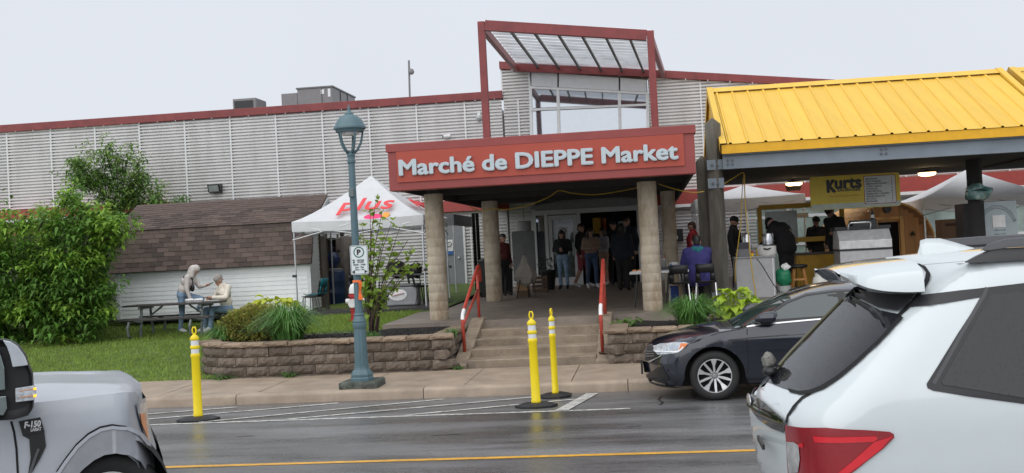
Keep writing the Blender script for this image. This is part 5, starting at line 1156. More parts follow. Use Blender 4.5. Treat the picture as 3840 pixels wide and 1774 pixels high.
# ---------------------------------------------------------------- tables and chairs at the right of the steps
tw_ = M('table_white', (.62, .62, .62), .45)
a = at(2360, 1022, 22.0); folding_table('small white folding table with food left of the stained column', a.x, a.x + 1.15, 22.0, 22.7, .765, a.z - .765, tw_)
for i, (dx, c, lab) in enumerate([(.1, (.6, .25, .12), 'orange bun on the small white table, leftmost'), (.2, (.55, .35, .2), 'pale bun on the small white table, second from left'), (.3, (.5, .12, .06), 'reddish snack on the small white table, nearest the column')]):
    m = MB(); m.ell((a.x + dx, 22.12, a.z + .02), (.05, .05, .03)); o = m.obj('snack', M('snack%d' % i, c, .6), smooth=True); tag(o, lab, 'food'); origin_to(o, (a.x + dx, 22.12, a.z))
m = MB(); m.box(a.x + .03, a.x + .4, 22.03, 22.25, a.z + .001, a.z + .012); o = m.obj('snack_tray', tub); tag(o, 'white tray under the buns on the small table', 'tray'); origin_to(o, (a.x + .2, 22.1, a.z))
b = at(2500, 1020, 23.0); folding_table('dark folding table behind the two black chairs', b.x - .1, b.x + .95, 23.0, 23.6, .77, .74, M('table_dark', (.05, .05, .055), .5))
cA, cB = at(2545, 1050, 22.2), at(2648, 1050, 22.3)
school_chair('black plastic chair with chrome legs nearest the stained column', (cA.x, 22.2, .765), math.pi, blk_m, chrome, 'black chairs at the pavilion table')
school_chair('black plastic chair with chrome legs nearest the timber post', (cB.x, 22.3, .765), math.pi - .1, blk_m, chrome, 'black chairs at the pavilion table')
p, r_ = at(2507, 993, 23.05), at(2583, 1028, 23.05); t = thing('carton_pack', 'bright blue printed pack on the dark folding table', 'carton', (p.x + .2, 23.1, 1.51)); m = MB(); m.prism([(p.x, 1.512), (p.x + .02, p.z), (r_.x, p.z - .08), (r_.x - .02, 1.512)], 23.05, 23.2); m.obj('pack', M('pack_blue', (.03, .28, .62), .4), t, bevel=.008)
m = MB()
for k in range(6): m.beam((p.x + .22, 23.045, p.z - .12), (p.x + .22 + .05 * math.cos(k * 1.047), 23.045, p.z - .12 + .05 * math.sin(k * 1.047)), .002, .014, (0, 1, 0))
m.obj('spark_mark', M('spark', (.6, .75, .9), .5), t)
p = at(2490, 990, 23.2); t = thing('drink_cup', 'clear cup beside the blue pack on the dark table', 'cup', (p.x, 23.2, 1.512)); m = MB(); m.lathe([(.03, 0), (.045, .15), (.048, .155), (.0, .18)], 14, (p.x, 23.2, 1.512)); m.obj('cup_body', M('cup_clear', (.35, .34, .33), .3), t, smooth=True); m = MB(); m.tube([(p.x, 23.2, 1.68), (p.x + .02, 23.2, 1.76)], .006, 6); m.obj('straw', hr, t)
p = at(2527, 985, 23.3); t = thing('paper_roll', 'white paper roll lying on the dark table', 'paper roll', (p.x, 23.3, 1.512)); m = MB(); m.tube([(p.x - .06, 23.25, 1.56), (p.x + .06, 23.35, 1.56)], .047, 14); m.obj('roll', tub, t); m = MB(); m.tube([(p.x - .062, 23.248, 1.56), (p.x - .06, 23.25, 1.56)], .02, 10); m.obj('core', M('cardboard', (0, 0, 0)), t)
for i, (px, py, Y, c, lab) in enumerate([(2545, 1085, 23.3, (.02, .05, .25), 'dark blue crate under the dark folding table'), (2575, 1088, 23.2, (.3, .22, .14), 'tan box under the table beside the blue crate')]):
    p = at(px, py, Y); t = thing('storage_crate', lab, 'crate', (p.x, Y, .77)); m = MB(); m.box(p.x - .16, p.x + .14, Y, Y + .3, .775, 1.08); m.obj('crate_body', M('crate%d' % i, c, .6), t, bevel=.01); m = MB(); m.box(p.x - .17, p.x + .15, Y - .01, Y + .31, 1.081, 1.11); m.obj('rim', M('crate%d' % i, c), t)
# ---------------------------------------------------------------- porch clutter
def zf_(Y): return plat_z(Y)
a, b = at(1768, 800, 30.5), at(1812, 1120, 30.5); t = thing('black_curtain', 'black fabric curtain hanging at the left of the entrance', 'curtain', ((a.x + b.x) / 2, 30.5, .85))
for k in range(2):
    m = MB(); x0_, x1_ = a.x + (b.x - a.x) * k / 2, a.x + (b.x - a.x) * (k + 1) / 2 - .01; m.grid([[(x0_ + (x1_ - x0_) * i / 12, 30.5 + .04 * math.sin(i * 1.6), z) for i in range(13)] for z in (.87, 2.0, a.z)]); m.obj('panel', M('curtain_black', (.008, .008, .009), .9), t, smooth=True)
a, b = at(1918, 868, 32.3), at(2012, 1040, 32.3); t = thing('display_board', 'dark grey rounded display board left of the glass door', 'board', ((a.x + b.x) / 2, 32.3, .86)); m = MB(); m.prism(rrect(a.x, b.x, b.z - .1, a.z, .06), 32.3, 32.35); m.obj('board', M('board_grey', (.13, .13, .135), .5), t)
for x in (a.x + .1, b.x - .1): m = MB(); m.box(x - .02, x + .02, 32.28, 32.5, .86, b.z - .1); m.obj('leg', blk_met, t)
a = at(1966, 847, 32.8); m = MB(); m.lathe([(.18, -.2), (.2, -.18), (.2, .12), (.17, .14)], 16, a); t = thing('lamp_drum', 'pale drum shade hanging above the grey display board', 'lamp', (a.x, a.y, a.z - .2)); m.obj('shade', M('drum_pale', (.30, .30, .30), .6), t, angle=40); m = MB(); m.tube([a + V((0, 0, .14)), V((a.x, a.y, 3.55))], .006, 5); m.obj('cable', blk_met, t)
EYs = 27.6
p = at(1968, 1080, EYs); ez = zf_(EYs); t = thing('easel_frame', 'dark tripod easel with pale cloth bag on the porch', 'easel', (p.x, EYs, ez))
apx = V((at(1966, 955, EYs).x, EYs + .1, at(1966, 955, EYs).z))
for dx, dy in ((-.2, -.12), (.3, -.1), (.05, .35)): m = MB(); m.tube([apx, (p.x + dx, EYs + dy, ez)], .016, 6); m.obj('leg', M('easel_dark', (.03, .022, .018), .6), t)
cl = M('cloth_pale', (.30, .275, .24), .8)
t = thing('cloth_bag', 'pale faceted cloth bag hanging from the easel', 'bag', (p.x, EYs + .02, 1.2)); a = at(1968, 1030, EYs)
m = MB(); m.lathe([(.06, -.34), (.2, -.26), (.3, -.1), (.28, .02), (.14, .2), (.05, .42), (.02, .44)], 7, (a.x, EYs + .08, a.z + .05), .6); m.obj('pouch', cl, t); m = MB(); m.tube([(a.x, EYs + .08, a.z + .48), (apx.x, apx.y, apx.z)], .008, 5); m.obj('loop', cl, t)
for i, (x0_, x1_, y0_, y1_, c, lab) in enumerate([(1936, 1982, 1066, 1090, (.36, .22, .11), 'tan carton under the cloth bag, upper of two'), (1938, 1985, 1091, 1117, (.13, .085, .05), 'brown carton on the porch floor under the easel')]):
    a, b = at(x0_, y0_, 28.1), at(x1_, y1_, 28.1); t = thing('carton', lab, 'box', (a.x + .15, 28.2, b.z)); zlo = ez + .0 if i else at(1936, 1091, 28.1).z + .002; m = MB(); m.box(a.x, b.x, 28.1, 28.45, max(zlo, ez), a.z); m.obj('carton_body', M('carton%d' % i, c, .8), t); m = MB(); m.box((a.x + b.x) / 2 - .03, (a.x + b.x) / 2 + .03, 28.097, 28.45, a.z + .0003, a.z + .002); m.obj('tape', M('carton_tape', (0, 0, 0)), t)
p = at(2056, 1040, 31.5); z_ = zf_(31.5); t = thing('planter', 'black planter with dark foliage beside the entrance door', 'planter', (p.x, 31.5, z_)); m = MB(); m.lathe([(.17, 0), (.22, .5), (.24, .52), (.24, .56), (.2, .55)], 16, (p.x, 31.5, z_)); m.obj('pot', blk_m, t, angle=40)
m = MB(); rnd = random.Random(5)
for k in range(120):
    a_ = rnd.uniform(0, 6.28); r = rnd.uniform(.05, .42); c = V((p.x + r * math.cos(a_), 31.5 + r * math.sin(a_) * .6, z_ + .55 + rnd.uniform(0, .4) * (1 - r))); d = V((rnd.uniform(-1, 1), rnd.uniform(-1, 1), rnd.uniform(-.3, 1))).normalized() * .09; s_ = d.cross(V((0, 0, 1))).normalized() * .03; m.add([c, c + d * .5 + s_, c + d, c + d * .5 - s_], [(0, 1, 2, 3)])
m.obj('foliage', M('dark_leaf', (.02, .035, .015), .6), t, fixn=False)
p = at(2035, 1085, 30.2); t = thing('wooden_crate', 'slatted brown crate leaning on the porch by the planter', 'crate', (p.x, 30.2, zf_(30.2)))
for k in range(4): m = MB(); m.box(p.x - .28, p.x + .14, 30.1, 30.12, zf_(30.2) + .02 + k * .11, zf_(30.2) + .11 + k * .11); m.obj('slat', M('crate_wood', (.10, .055, .035), .7, rand=.2), t)
for x in (p.x - .26, p.x + .1): m = MB(); m.box(x, x + .03, 30.121, 30.45, zf_(30.2), zf_(30.2) + .45); m.obj('side_frame', M('crate_wood', (0, 0, 0)), t)
for i, (px, Y, h_, w_, lab) in enumerate([(1905, 30.6, .6, .3, 'black bin behind the left rear column'), (1822, 29.0, .9, .35, 'black bin beside the black curtain')]):
    p = at(px, 1080, Y); z_ = zf_(Y); t = thing('waste_bin', lab, 'bin', (p.x, Y, z_)); m = MB(); m.lathe([(w_ * .42, 0), (w_ * .5, h_), (w_ * .54, h_ + .01), (w_ * .54, h_ + .05)], 12, (p.x, Y, z_)); m.obj('bin_body', blk_m, t); m = MB(); m.lathe([(w_ * .54, h_ + .051), (w_ * .3, h_ + .1), (0, h_ + .11)], 12, (p.x, Y, z_)); m.obj('lid', blk_m, t)
# ================================================================ PEOPLE
skin = M('skin', (.42, .24, .17), .55, var=.06); skin2 = M('skin_deep', (.28, .16, .11), .55, var=.06)
def cloth(name, c, v=.12): return M(name, c, .85, var=v, scale=9, bump=.25, bscale=35)
def capsule(m, a, ra, b, rb, n=10):
    a, b = V(a), V(b); d = b - a
    if d.length < 1e-4: d = V((0, 0, 1e-3)); b = a + d
    d.normalize(); pts, rs = [], []
    for t in (-1, -.8, -.45, 0): pts.append(a + d * ra * t); rs.append(max(ra * math.sqrt(max(0, 1 - t * t)), .001))
    for t in (0, .45, .8, 1): pts.append(b + d * rb * t); rs.append(max(rb * math.sqrt(max(0, 1 - t * t)), .001))
    m.tube(pts, rs, n)
def seg_dist(p, a, b, ra, rb):
    ab = b - a; t = max(0, min(1, (p - a).dot(ab) / max(ab.length_squared, 1e-9))); return (p - (a + ab * t)).length - (ra + (rb - ra) * t)
def blob(name, prims, mats, parent, vox=.02, smooth=6):
    """one continuous skin grown round a list of (a, ra, b, rb, material index)"""
    m = MB()
    for a, ra, b, rb, _ in prims: capsule(m, a, ra, b, rb)
    me = m.mesh(name, mats); o = bpy.data.objects.new(name, me); COL.objects.link(o)
    md = o.modifiers.new('r', 'REMESH'); md.mode = 'VOXEL'; md.voxel_size = vox; md.use_smooth_shade = True
    sm = o.modifiers.new('s', 'SMOOTH'); sm.factor = .5; sm.iterations = smooth
    dg = bpy.context.evaluated_depsgraph_get(); nm = bpy.data.meshes.new_from_object(o.evaluated_get(dg))
    o.modifiers.clear(); o.data = nm; bpy.data.meshes.remove(me); nm.name = name
    nm.materials.clear()
    for x in mats: nm.materials.append(x)
    P = [(V(a), V(b), ra, rb, k) for a, ra, b, rb, k in prims]; idx = []
    if len(mats) > 1:
        for f in nm.polygons: c = f.center; idx.append(min(P, key=lambda q: seg_dist(c, q[0], q[1], q[2], q[3]))[4])
        nm.polygons.foreach_set('material_index', idx)
    nm.polygons.foreach_set('use_smooth', [True] * len(nm.polygons))
    o.parent = parent; return o
J0 = dict(pelvis=(0, 0, .95), waist=(0, 0, 1.08), chest=(0, 0, 1.27), neck=(0, .015, 1.45), head=(0, -.015, 1.59),
          hipL=(.09, 0, .91), kneeL=(.10, -.015, .50), ankL=(.10, .03, .09), toeL=(.115, -.13, .035), hipR=(-.09, 0, .91), kneeR=(-.10, -.015, .50), ankR=(-.10, .03, .09), toeR=(-.115, -.13, .035),
          shL=(.175, .01, 1.39), elL=(.24, .03, 1.13), wrL=(.235, -.06, .90), haL=(.23, -.09, .82), shR=(-.175, .01, 1.39), elR=(-.24, .03, 1.13), wrR=(-.235, -.06, .90), haR=(-.23, -.09, .82))
def person(label, X, Y, z, rz, H, top, bottom, shoe, hair=None, pose={}, build=1.0, hairstyle='short', shorts=False, sk=skin, group=None, detail=False, coat=False, skirt=0):
    s = H / 1.70; t = thing('person', label, 'person', (X, Y, z), rz, group)
    J = {k: V(v) * s for k, v in {**J0, **pose}.items()}; b = build * s
    T, B, S, K = 0, 1, 2, 3; leg = S if shorts else B; pr_ = []
    def c(a, ra, b2, rb, k): pr_.append((J[a] if isinstance(a, str) else a, ra * b, J[b2] if isinstance(b2, str) else b2, rb * b, k))
    lat = (J['hipL'] - J['hipR']).normalized()
    c('hipL', .115, 'hipR', .115, B); c(J['pelvis'] + lat * .05 * s, .125, J['pelvis'] - lat * .05 * s, .125, B)
    c(J['waist'] + lat * .06 * s, .125, J['waist'] - lat * .06 * s, .125, T); c(J['waist'], .14, 'chest', .15, T)
    c(J['chest'] + lat * .075 * s, .135, J['chest'] - lat * .075 * s, .135, T); c('shL', .075, 'shR', .075, T); c('chest', .14, 'neck', .085, T)
    if coat: c(J['pelvis'] + lat * .06 * s, .145, J['waist'] - lat * .02 * s, .15, T); c('hipL', .125, 'hipR', .125, T)
    for d in 'LR':
        c('hip' + d, .098, 'knee' + d, .068, B if not shorts else B); c('knee' + d, .064, 'ank' + d, .045 if shorts else .052, leg); c('ank' + d, .05, 'toe' + d, .04, K)
        if shorts: mid = J['hip' + d].lerp(J['knee' + d], .72); pr_.append((mid, .074 * b, J['knee' + d], .062 * b, S))
        c('sh' + d, .072, 'el' + d, .056, T); c('el' + d, .054, 'wr' + d, .043, T); c('wr' + d, .032, 'ha' + d, .036, S)
        if detail:                            # palm, four fingers and a thumb
            w_, h_ = J['wr' + d], J['ha' + d]; f = (h_ - w_).normalized(); side = f.cross(V((0, 0, 1)));
            side = side.normalized() if side.length > .1 else V((1, 0, 0)); nn = side.cross(f)
            for i, ln in enumerate((.062, .072, .068, .052)):
                o_ = h_ + side * (.024 - .016 * i) * s; m1 = o_ + (f * .6 - nn * .25) * ln * s; pr_.append((o_, .0105 * s, m1, .010 * s, S)); pr_.append((m1, .010 * s, m1 + (f * .35 - nn * .6).normalized() * ln * .55 * s, .009 * s, S))
            o_ = w_.lerp(h_, .55) + side * .03 * s; pr_.append((o_, .012 * s, o_ + (f * .5 + side * .8).normalized() * .045 * s, .011 * s, S))
    hd = J['head']; up = (hd - J['neck']).normalized(); fw = V((0, -1, 0)); fw = (fw - up * fw.dot(up)).normalized()
    if 'look' in pose: fw = V(pose['look']).normalized()
    sd = fw.cross(up)
    c('neck', .055, hd - up * .05 * s, .052, S)
    q = lambda a, r, b2, r2, k=S: pr_.append((a, r * s, b2, r2 * s, k))
    q(hd + up * .02 * s + fw * -.02 * s, .088, hd + up * .02 * s + fw * .01 * s, .082); q(hd - up * .05 * s + fw * .03 * s, .06, hd - up * .08 * s + fw * .045 * s, .042)
    q(hd + fw * .085 * s - up * .0 * s, .012, hd + fw * .102 * s - up * .022 * s, .015)
    for e in (-1, 1): q(hd + sd * e * .085 * s - up * .0 * s, .016, hd + sd * e * .088 * s - up * .03 * s, .013)
    o = blob('body', pr_, [top, bottom, sk, shoe], t, .011 if detail else .019, 4 if detail else 3)
    m = MB()
    for e in (-1, 1): m.ell(hd + fw * .083 * s + sd * e * .032 * s + up * .012 * s, (.011 * s, .011 * s, .008 * s), 8, 6)
    m.obj('eyes', M('eye_dark', (.02, .015, .012), .3), o, local=True)
    if hairstyle and hair:
        hp = []; hq = lambda a, r, b2, r2: hp.append((a, r * s, b2, r2 * s, 0))
        if hairstyle in ('short', 'long', 'pony', 'bun'):
            hq(hd + up * .045 * s - fw * .03 * s, .09, hd + up * .05 * s + fw * .015 * s, .076); hq(hd - fw * .05 * s + up * .01 * s, .075, hd - fw * .055 * s - up * .04 * s, .06)
            if hairstyle == 'long':
                for e in (-1, 0, 1): hq(hd - fw * .05 * s + sd * e * .055 * s, .05, J['chest'].lerp(J['neck'], .45) - fw * .10 * s + sd * e * .07 * s, .04)
                for e in (-1, 1): hq(hd + sd * e * .075 * s + up * .03 * s, .035, J['neck'] + sd * e * .09 * s + fw * .06 * s - up * .04 * s, .03)
            if hairstyle == 'pony': hq(hd - fw * .1 * s + up * .04 * s, .035, hd - fw * .16 * s - up * .14 * s, .02)
            if hairstyle == 'bun': hq(hd - fw * .08 * s + up * .11 * s, .05, hd - fw * .085 * s + up * .115 * s, .05)
            blob('hair', hp, [hair], t, .015, 2)
        elif hairstyle == 'hood':
            hq(hd + up * .035 * s - fw * .055 * s, .112, hd + up * .07 * s - fw * .005 * s, .09); hq(hd - fw * .04 * s, .11, J['neck'] - fw * .03 * s + up * .02 * s, .10); hq(hd + up * .08 * s - fw * .02 * s, .09, hd - fw * .1 * s, .07)
            for e in (-1, 1): hq(hd + sd * e * .085 * s + up * .02 * s - fw * .02 * s, .04, J['neck'] + fw * .05 * s + sd * e * .06 * s, .045)
            blob('hood', hp, [hair], t, .013, 2)
        elif hairstyle in ('cap', 'beanie'):
            hq(hd + up * .055 * s - fw * .025 * s, .094, hd + up * .055 * s + fw * .015 * s, .088); blob('cap', hp, [hair], t, .013, 2)
            if hairstyle == 'cap':
                m = MB(); bp = hd + up * .055 * s; bf = V(pose.get('brim', tuple(fw))).normalized(); bs = bf.cross(up).normalized()
                m.grid([[bp + bf * (.075 + .075 * r * math.cos(a)) * s + bs * (.085 * math.sin(a)) * (.6 + .4 * r) * s - up * .012 * s * r for a in [R_(x) for x in range(-80, 81, 20)]] for r in (0, .5, 1)]); br = m.obj('cap_brim', hair, t, local=True, smooth=True); br.modifiers.new('s', 'SOLIDIFY').thickness = .006
    return t, J
dark = cloth('cloth_black', (.012, .012, .014)); navy = cloth('cloth_navy', (.014, .018, .03)); jean = cloth('jeans', (.19, .28, .39), .3); jeand = cloth('jeans_dark', (.045, .075, .14), .25); tan = cloth('cloth_tan', (.28, .19, .14)); grey = cloth('hoodie_grey', (.30, .30, .33)); maroon = cloth('cloth_maroon', (.10, .018, .016)); redj = cloth('jacket_red', (.30, .018, .03)); purp = cloth('jacket_purple', (.04, .035, .16)); crm = cloth('hoodie_cream', (.72, .66, .56)); beige = cloth('hoodie_beige', (.58, .53, .50)); shr = cloth('shorts_red', (.26, .05, .06))
shw = M('shoe_white', (.65, .65, .65), .6); shk = M('shoe_black', (.015, .015, .015), .5); hb = M('hair_black', (.012, .009, .008), .5, var=.3, scale=30); hbr = M('hair_brown', (.05, .028, .015), .5, var=.3, scale=30)
fold = dict(elL=(.25, -.02, 1.14), wrL=(.06, -.17, 1.16), haL=(-.02, -.18, 1.17), elR=(-.25, -.02, 1.14), wrR=(-.06, -.19, 1.13), haR=(.02, -.2, 1.12))
hold = dict(elL=(.22, .0, 1.12), wrL=(.12, -.2, 1.1), haL=(.06, -.24, 1.12))
walk = dict(kneeL=(.09, -.12, .52), ankL=(.09, -.1, .10), toeL=(.1, -.26, .045), kneeR=(-.09, .02, .5), ankR=(-.09, .2, .12), toeR=(-.1, .06, .035))
def stand(px, Y, py=1000): p = at(px, py, Y); return p.x, Y, plat_z(Y)
PG = 'people waiting on the entrance porch'
person('woman in black top and blue jeans standing by the glass door', *stand(2112, 31.4), -.15, 1.64, dark, jean, shk, hb, fold, hairstyle='long', group=PG)
person('man in black shirt and red shorts with white shoes on the porch', *stand(2184, 31.9), 1.2, 1.80, dark, shr, shw, hbr, {**hold, **walk}, shorts=True, group=PG)
person('long-haired woman in tan sweater and jeans on the porch', *stand(2219, 31.2), .35, 1.66, tan, jeand, shw, hb, {**fold, **walk}, hairstyle='long', group=PG)
person('woman in grey hoodie and shorts behind the right handrail', *stand(2266, 32.4), -.9, 1.66, grey, tan, shw, hbr, fold, hairstyle='long', shorts=True, group=PG)
person('large person in dark navy jacket seen from behind on the porch', *stand(2337, 29.2), math.pi - .2, 1.72, navy, dark, shk, hb, {}, 1.25, hairstyle='long', coat=True, group=PG)
person('tall man in dark jacket with pale collar in the entrance', *stand(2358, 30.6), -.3, 1.90, navy, dark, shk, hbr, {}, 1.12, coat=True, group=PG)
person('dark-clothed person at the back of the entrance crowd', *stand(2306, 32.6), .4, 1.84, dark, dark, shk, hb, {}, 1.0, group=PG)
person('person in dark red top half hidden by the set-back column', *stand(1890, 29.3), .9, 1.62, maroon, dark, shk, hb, {}, group=PG)
t, J = person('person in red jacket with a white maple leaf by the wall box', *stand(2601, 27.5, 950), -1.9, 1.66, redj, dark, shk, hbr, {}, 1.12, coat=True)
c = J['chest'] + V((-.15, -.0, .03)); m = MB(); leaf = [(0, -.09), (.012, -.02), (.05, -.035), (.045, -.01), (.085, .02), (.06, .03), (.07, .065), (.035, .05), (.025, .1), (0, .075)]
pts = leaf + [(-x, y) for x, y in leaf[::-1][1:-1]]; Mz = Matrix.Rotation(R_(-62), 4, 'Z'); mb_ = [Mz @ V((x, -.185, y)) + V((0, 0, J['chest'].z - .01)) for x, y in pts]; m.add([tuple(v) for v in mb_], [tuple(range(len(pts)))]); m.obj('leaf_emblem', M('sign_white', (0, 0, 0)), t, local=True, fixn=False)
sit = dict(pelvis=(0, 0, .50), waist=(0, .0, .64), chest=(0, -.03, .84), neck=(0, -.05, 1.02), head=(0, -.08, 1.16), hipL=(.1, 0, .47), hipR=(-.1, 0, .47), kneeL=(.13, -.42, .48), kneeR=(-.13, -.42, .48), ankL=(.13, -.42, .09), ankR=(-.13, -.42, .09), toeL=(.14, -.57, .035), toeR=(-.14, -.57, .035),
           shL=(.19, -.03, .97), shR=(-.19, -.03, .97), elL=(.25, -.14, .76), elR=(-.25, -.14, .76), wrL=(.12, -.34, .74), wrR=(-.12, -.34, .74), haL=(.08, -.41, .75), haR=(-.08, -.41, .75))
x, y, z = stand(2618, 22.75, 1000)
t, J = person('seated person in purple jacket with teal hood at the table', x, y, z, math.pi + .15, 1.80, purp, dark, shk, hb, sit, 1.3, coat=True)
hp = [(J['neck'] + V((.07, .05, .0)), .07, J['neck'] + V((-.07, .05, .0)), .07, 0), (J['neck'] + V((0, .12, -.02)), .06, J['neck'] + V((0, .1, -.1)), .05, 0)]; blob('hood', hp, [cloth('teal_fleece', (.02, .17, .19))], t, .015, 2)
person('person in dark clothes and cap behind the counter urn', *stand(2757, 27.0, 950), 1.3, 1.72, dark, dark, shk, dark, hold, 1.15, hairstyle='cap')
bend = dict(waist=(0, -.03, 1.08), chest=(0, -.12, 1.26), neck=(0, -.25, 1.38), head=(0, -.36, 1.44), shL=(.19, -.18, 1.36), shR=(-.19, -.18, 1.36), elL=(.27, -.26, 1.10), wrL=(.2, -.46, 1.0), haL=(.17, -.53, 1.0), elR=(-.27, -.26, 1.10), wrR=(-.2, -.46, 1.0), haR=(-.17, -.53, 1.0))
t, J = person('heavy-set cook in black hooded top bending over the counter', *stand(2950, 25.6, 950), math.pi - 1.15 + 2.0, 1.80, dark, dark, shk, dark, bend, 1.4, hairstyle='cap', coat=True)
m = MB(); m.box(-.07, .07, -.0, .004, -.035, .035); em = m.obj('back_print', M('print_cream', (.45, .36, .2), .7), t, local=True)
em.location = J['chest'] + V((-.0, .215, -.0)); em.rotation_euler = (.25, .2, 0)
person('cook in black cap and top behind the yellow booth counter', *stand(3066, 27.6, 950), .3, 1.62, dark, dark, shk, dark, hold, 1.05, hairstyle='cap', sk=skin2)
person('person in black leaning beside the yellow booth post', *stand(3142, 26.6, 950), -.9, 1.86, dark, dark, shk, dark, {**hold, **dict(chest=(0, -.05, 1.27), neck=(0, -.1, 1.44), head=(0, -.17, 1.56), shL=(.18, -.07, 1.38), shR=(-.18, -.07, 1.38))}, 1.2, hairstyle='beanie', sk=skin2)
# the two at the picnic table
gz_ = land_z(-11, 25.5)
p = at(694, 1110, 25.62)
t, J = person('person in beige hooded top leaning over the picnic table with a phone', p.x, 25.5, .46, R_(90), 1.66, beige, jean, shw, beige,
    dict(waist=(0, -.05, 1.06), chest=(0, -.15, 1.24), neck=(0, -.24, 1.39), head=(0, -.33, 1.49), look=(0, -.95, -.35), shL=(.17, -.2, 1.34), shR=(-.17, -.2, 1.34), elR=(-.23, -.2, 1.06), wrR=(-.2, -.26, .84), haR=(-.18, -.31, .78),
         elL=(.2, -.34, 1.10), wrL=(.08, -.56, 1.12), haL=(.05, -.63, 1.14), hipL=(.09, -.02, .90), kneeL=(.13, -.42, .80), ankL=(.13, -.32, .53), toeL=(.13, -.46, .48), kneeR=(-.1, .0, .48), ankR=(-.1, .07, .09), toeR=(-.11, -.09, .035)), hairstyle='hood', detail=True)
m = MB(); m.tube([J['shR'] + V((.0, .06, .05)), J['chest'] + V((-.08, -.15, .06)), J['waist'] + V((0, -.2, .05))], .016, 6); m.tube([J['shR'] + V((0, .06, .05)), J['chest'] + V((-.1, .12, 0)), J['waist'] + V((.1, .12, 0))], .016, 6); m.obj('strap', blk_m, t, local=True)
m = MB(); m.ell(J['waist'] + V((-.02, -.2, .02)), (.05, .06, .09), 10, 8); m.obj('pouch', blk_m, t, local=True, smooth=True)
q_ = Matrix.Rotation(R_(90), 4, 'Z') @ (J['haL'] + V((0, -.06, .02))); m = MB(); m.obox(V((p.x, 25.5, .46)) + q_, (.075, .036, .006), Matrix.Rotation(R_(-20), 3, 'Y')); o = m.obj('phone', blk_m, bevel=.003); tag(o, 'dark phone held up by the hooded person', 'phone'); origin_to(o, V((p.x, 25.5, .46)) + q_)
p = at(852, 1165, 25.75)
t, J = person('person in cream hooded top and grey cap seated at the picnic table', p.x, 25.72, .46, R_(-42), 1.80, crm, jean, shw, cloth('cap_grey', (.30, .27, .25)),
    {**sit, **dict(waist=(0, -.01, .64), chest=(0, -.05, .84), neck=(0, -.1, 1.01), head=(0, -.16, 1.13), look=(0, -.75, -.6), brim=(0, 1, -.1), elL=(.27, -.14, .75), wrL=(.08, -.34, .76), haL=(.02, -.40, .77), elR=(-.27, -.14, .75), wrR=(-.1, -.34, .74), haR=(-.04, -.41, .75), kneeL=(.14, -.42, .5), kneeR=(-.14, -.42, .5), ankL=(.16, -.5, .09), ankR=(-.1, -.5, .09), toeL=(.17, -.64, .035), toeR=(-.11, -.64, .035))}, hairstyle='cap', detail=True)
text('lettering', 'UNITED', .2, .05, cloth('print_grey', (.33, .30, .26)), t, wm(t) @ (J['chest'] + V((-.1, -.155 * 1.06, -.04))), .004, .04, rot=(R_(-8), 0, 0))
hp = [(J['neck'] + V((.08, .04, .02)), .055, J['neck'] + V((-.08, .04, .02)), .055, 0), (J['neck'] + V((0, .1, 0)), .06, J['neck'] + V((0, .1, -.08)), .05, 0)]; blob('hood', hp, [crm], t, .014, 2)
q_ = wm(t) @ (J['haL'].lerp(J['haR'], .5) + V((0, -.07, .02))); m = MB(); m.obox(q_, (.04, .07, .006), Matrix.Rotation(R_(-42), 3, 'Z')); o = m.obj('phone', M('phone_case', (.16, .05, .03), .4), bevel=.003); tag(o, 'brown-cased phone in the hands of the seated person', 'phone'); origin_to(o, q_)
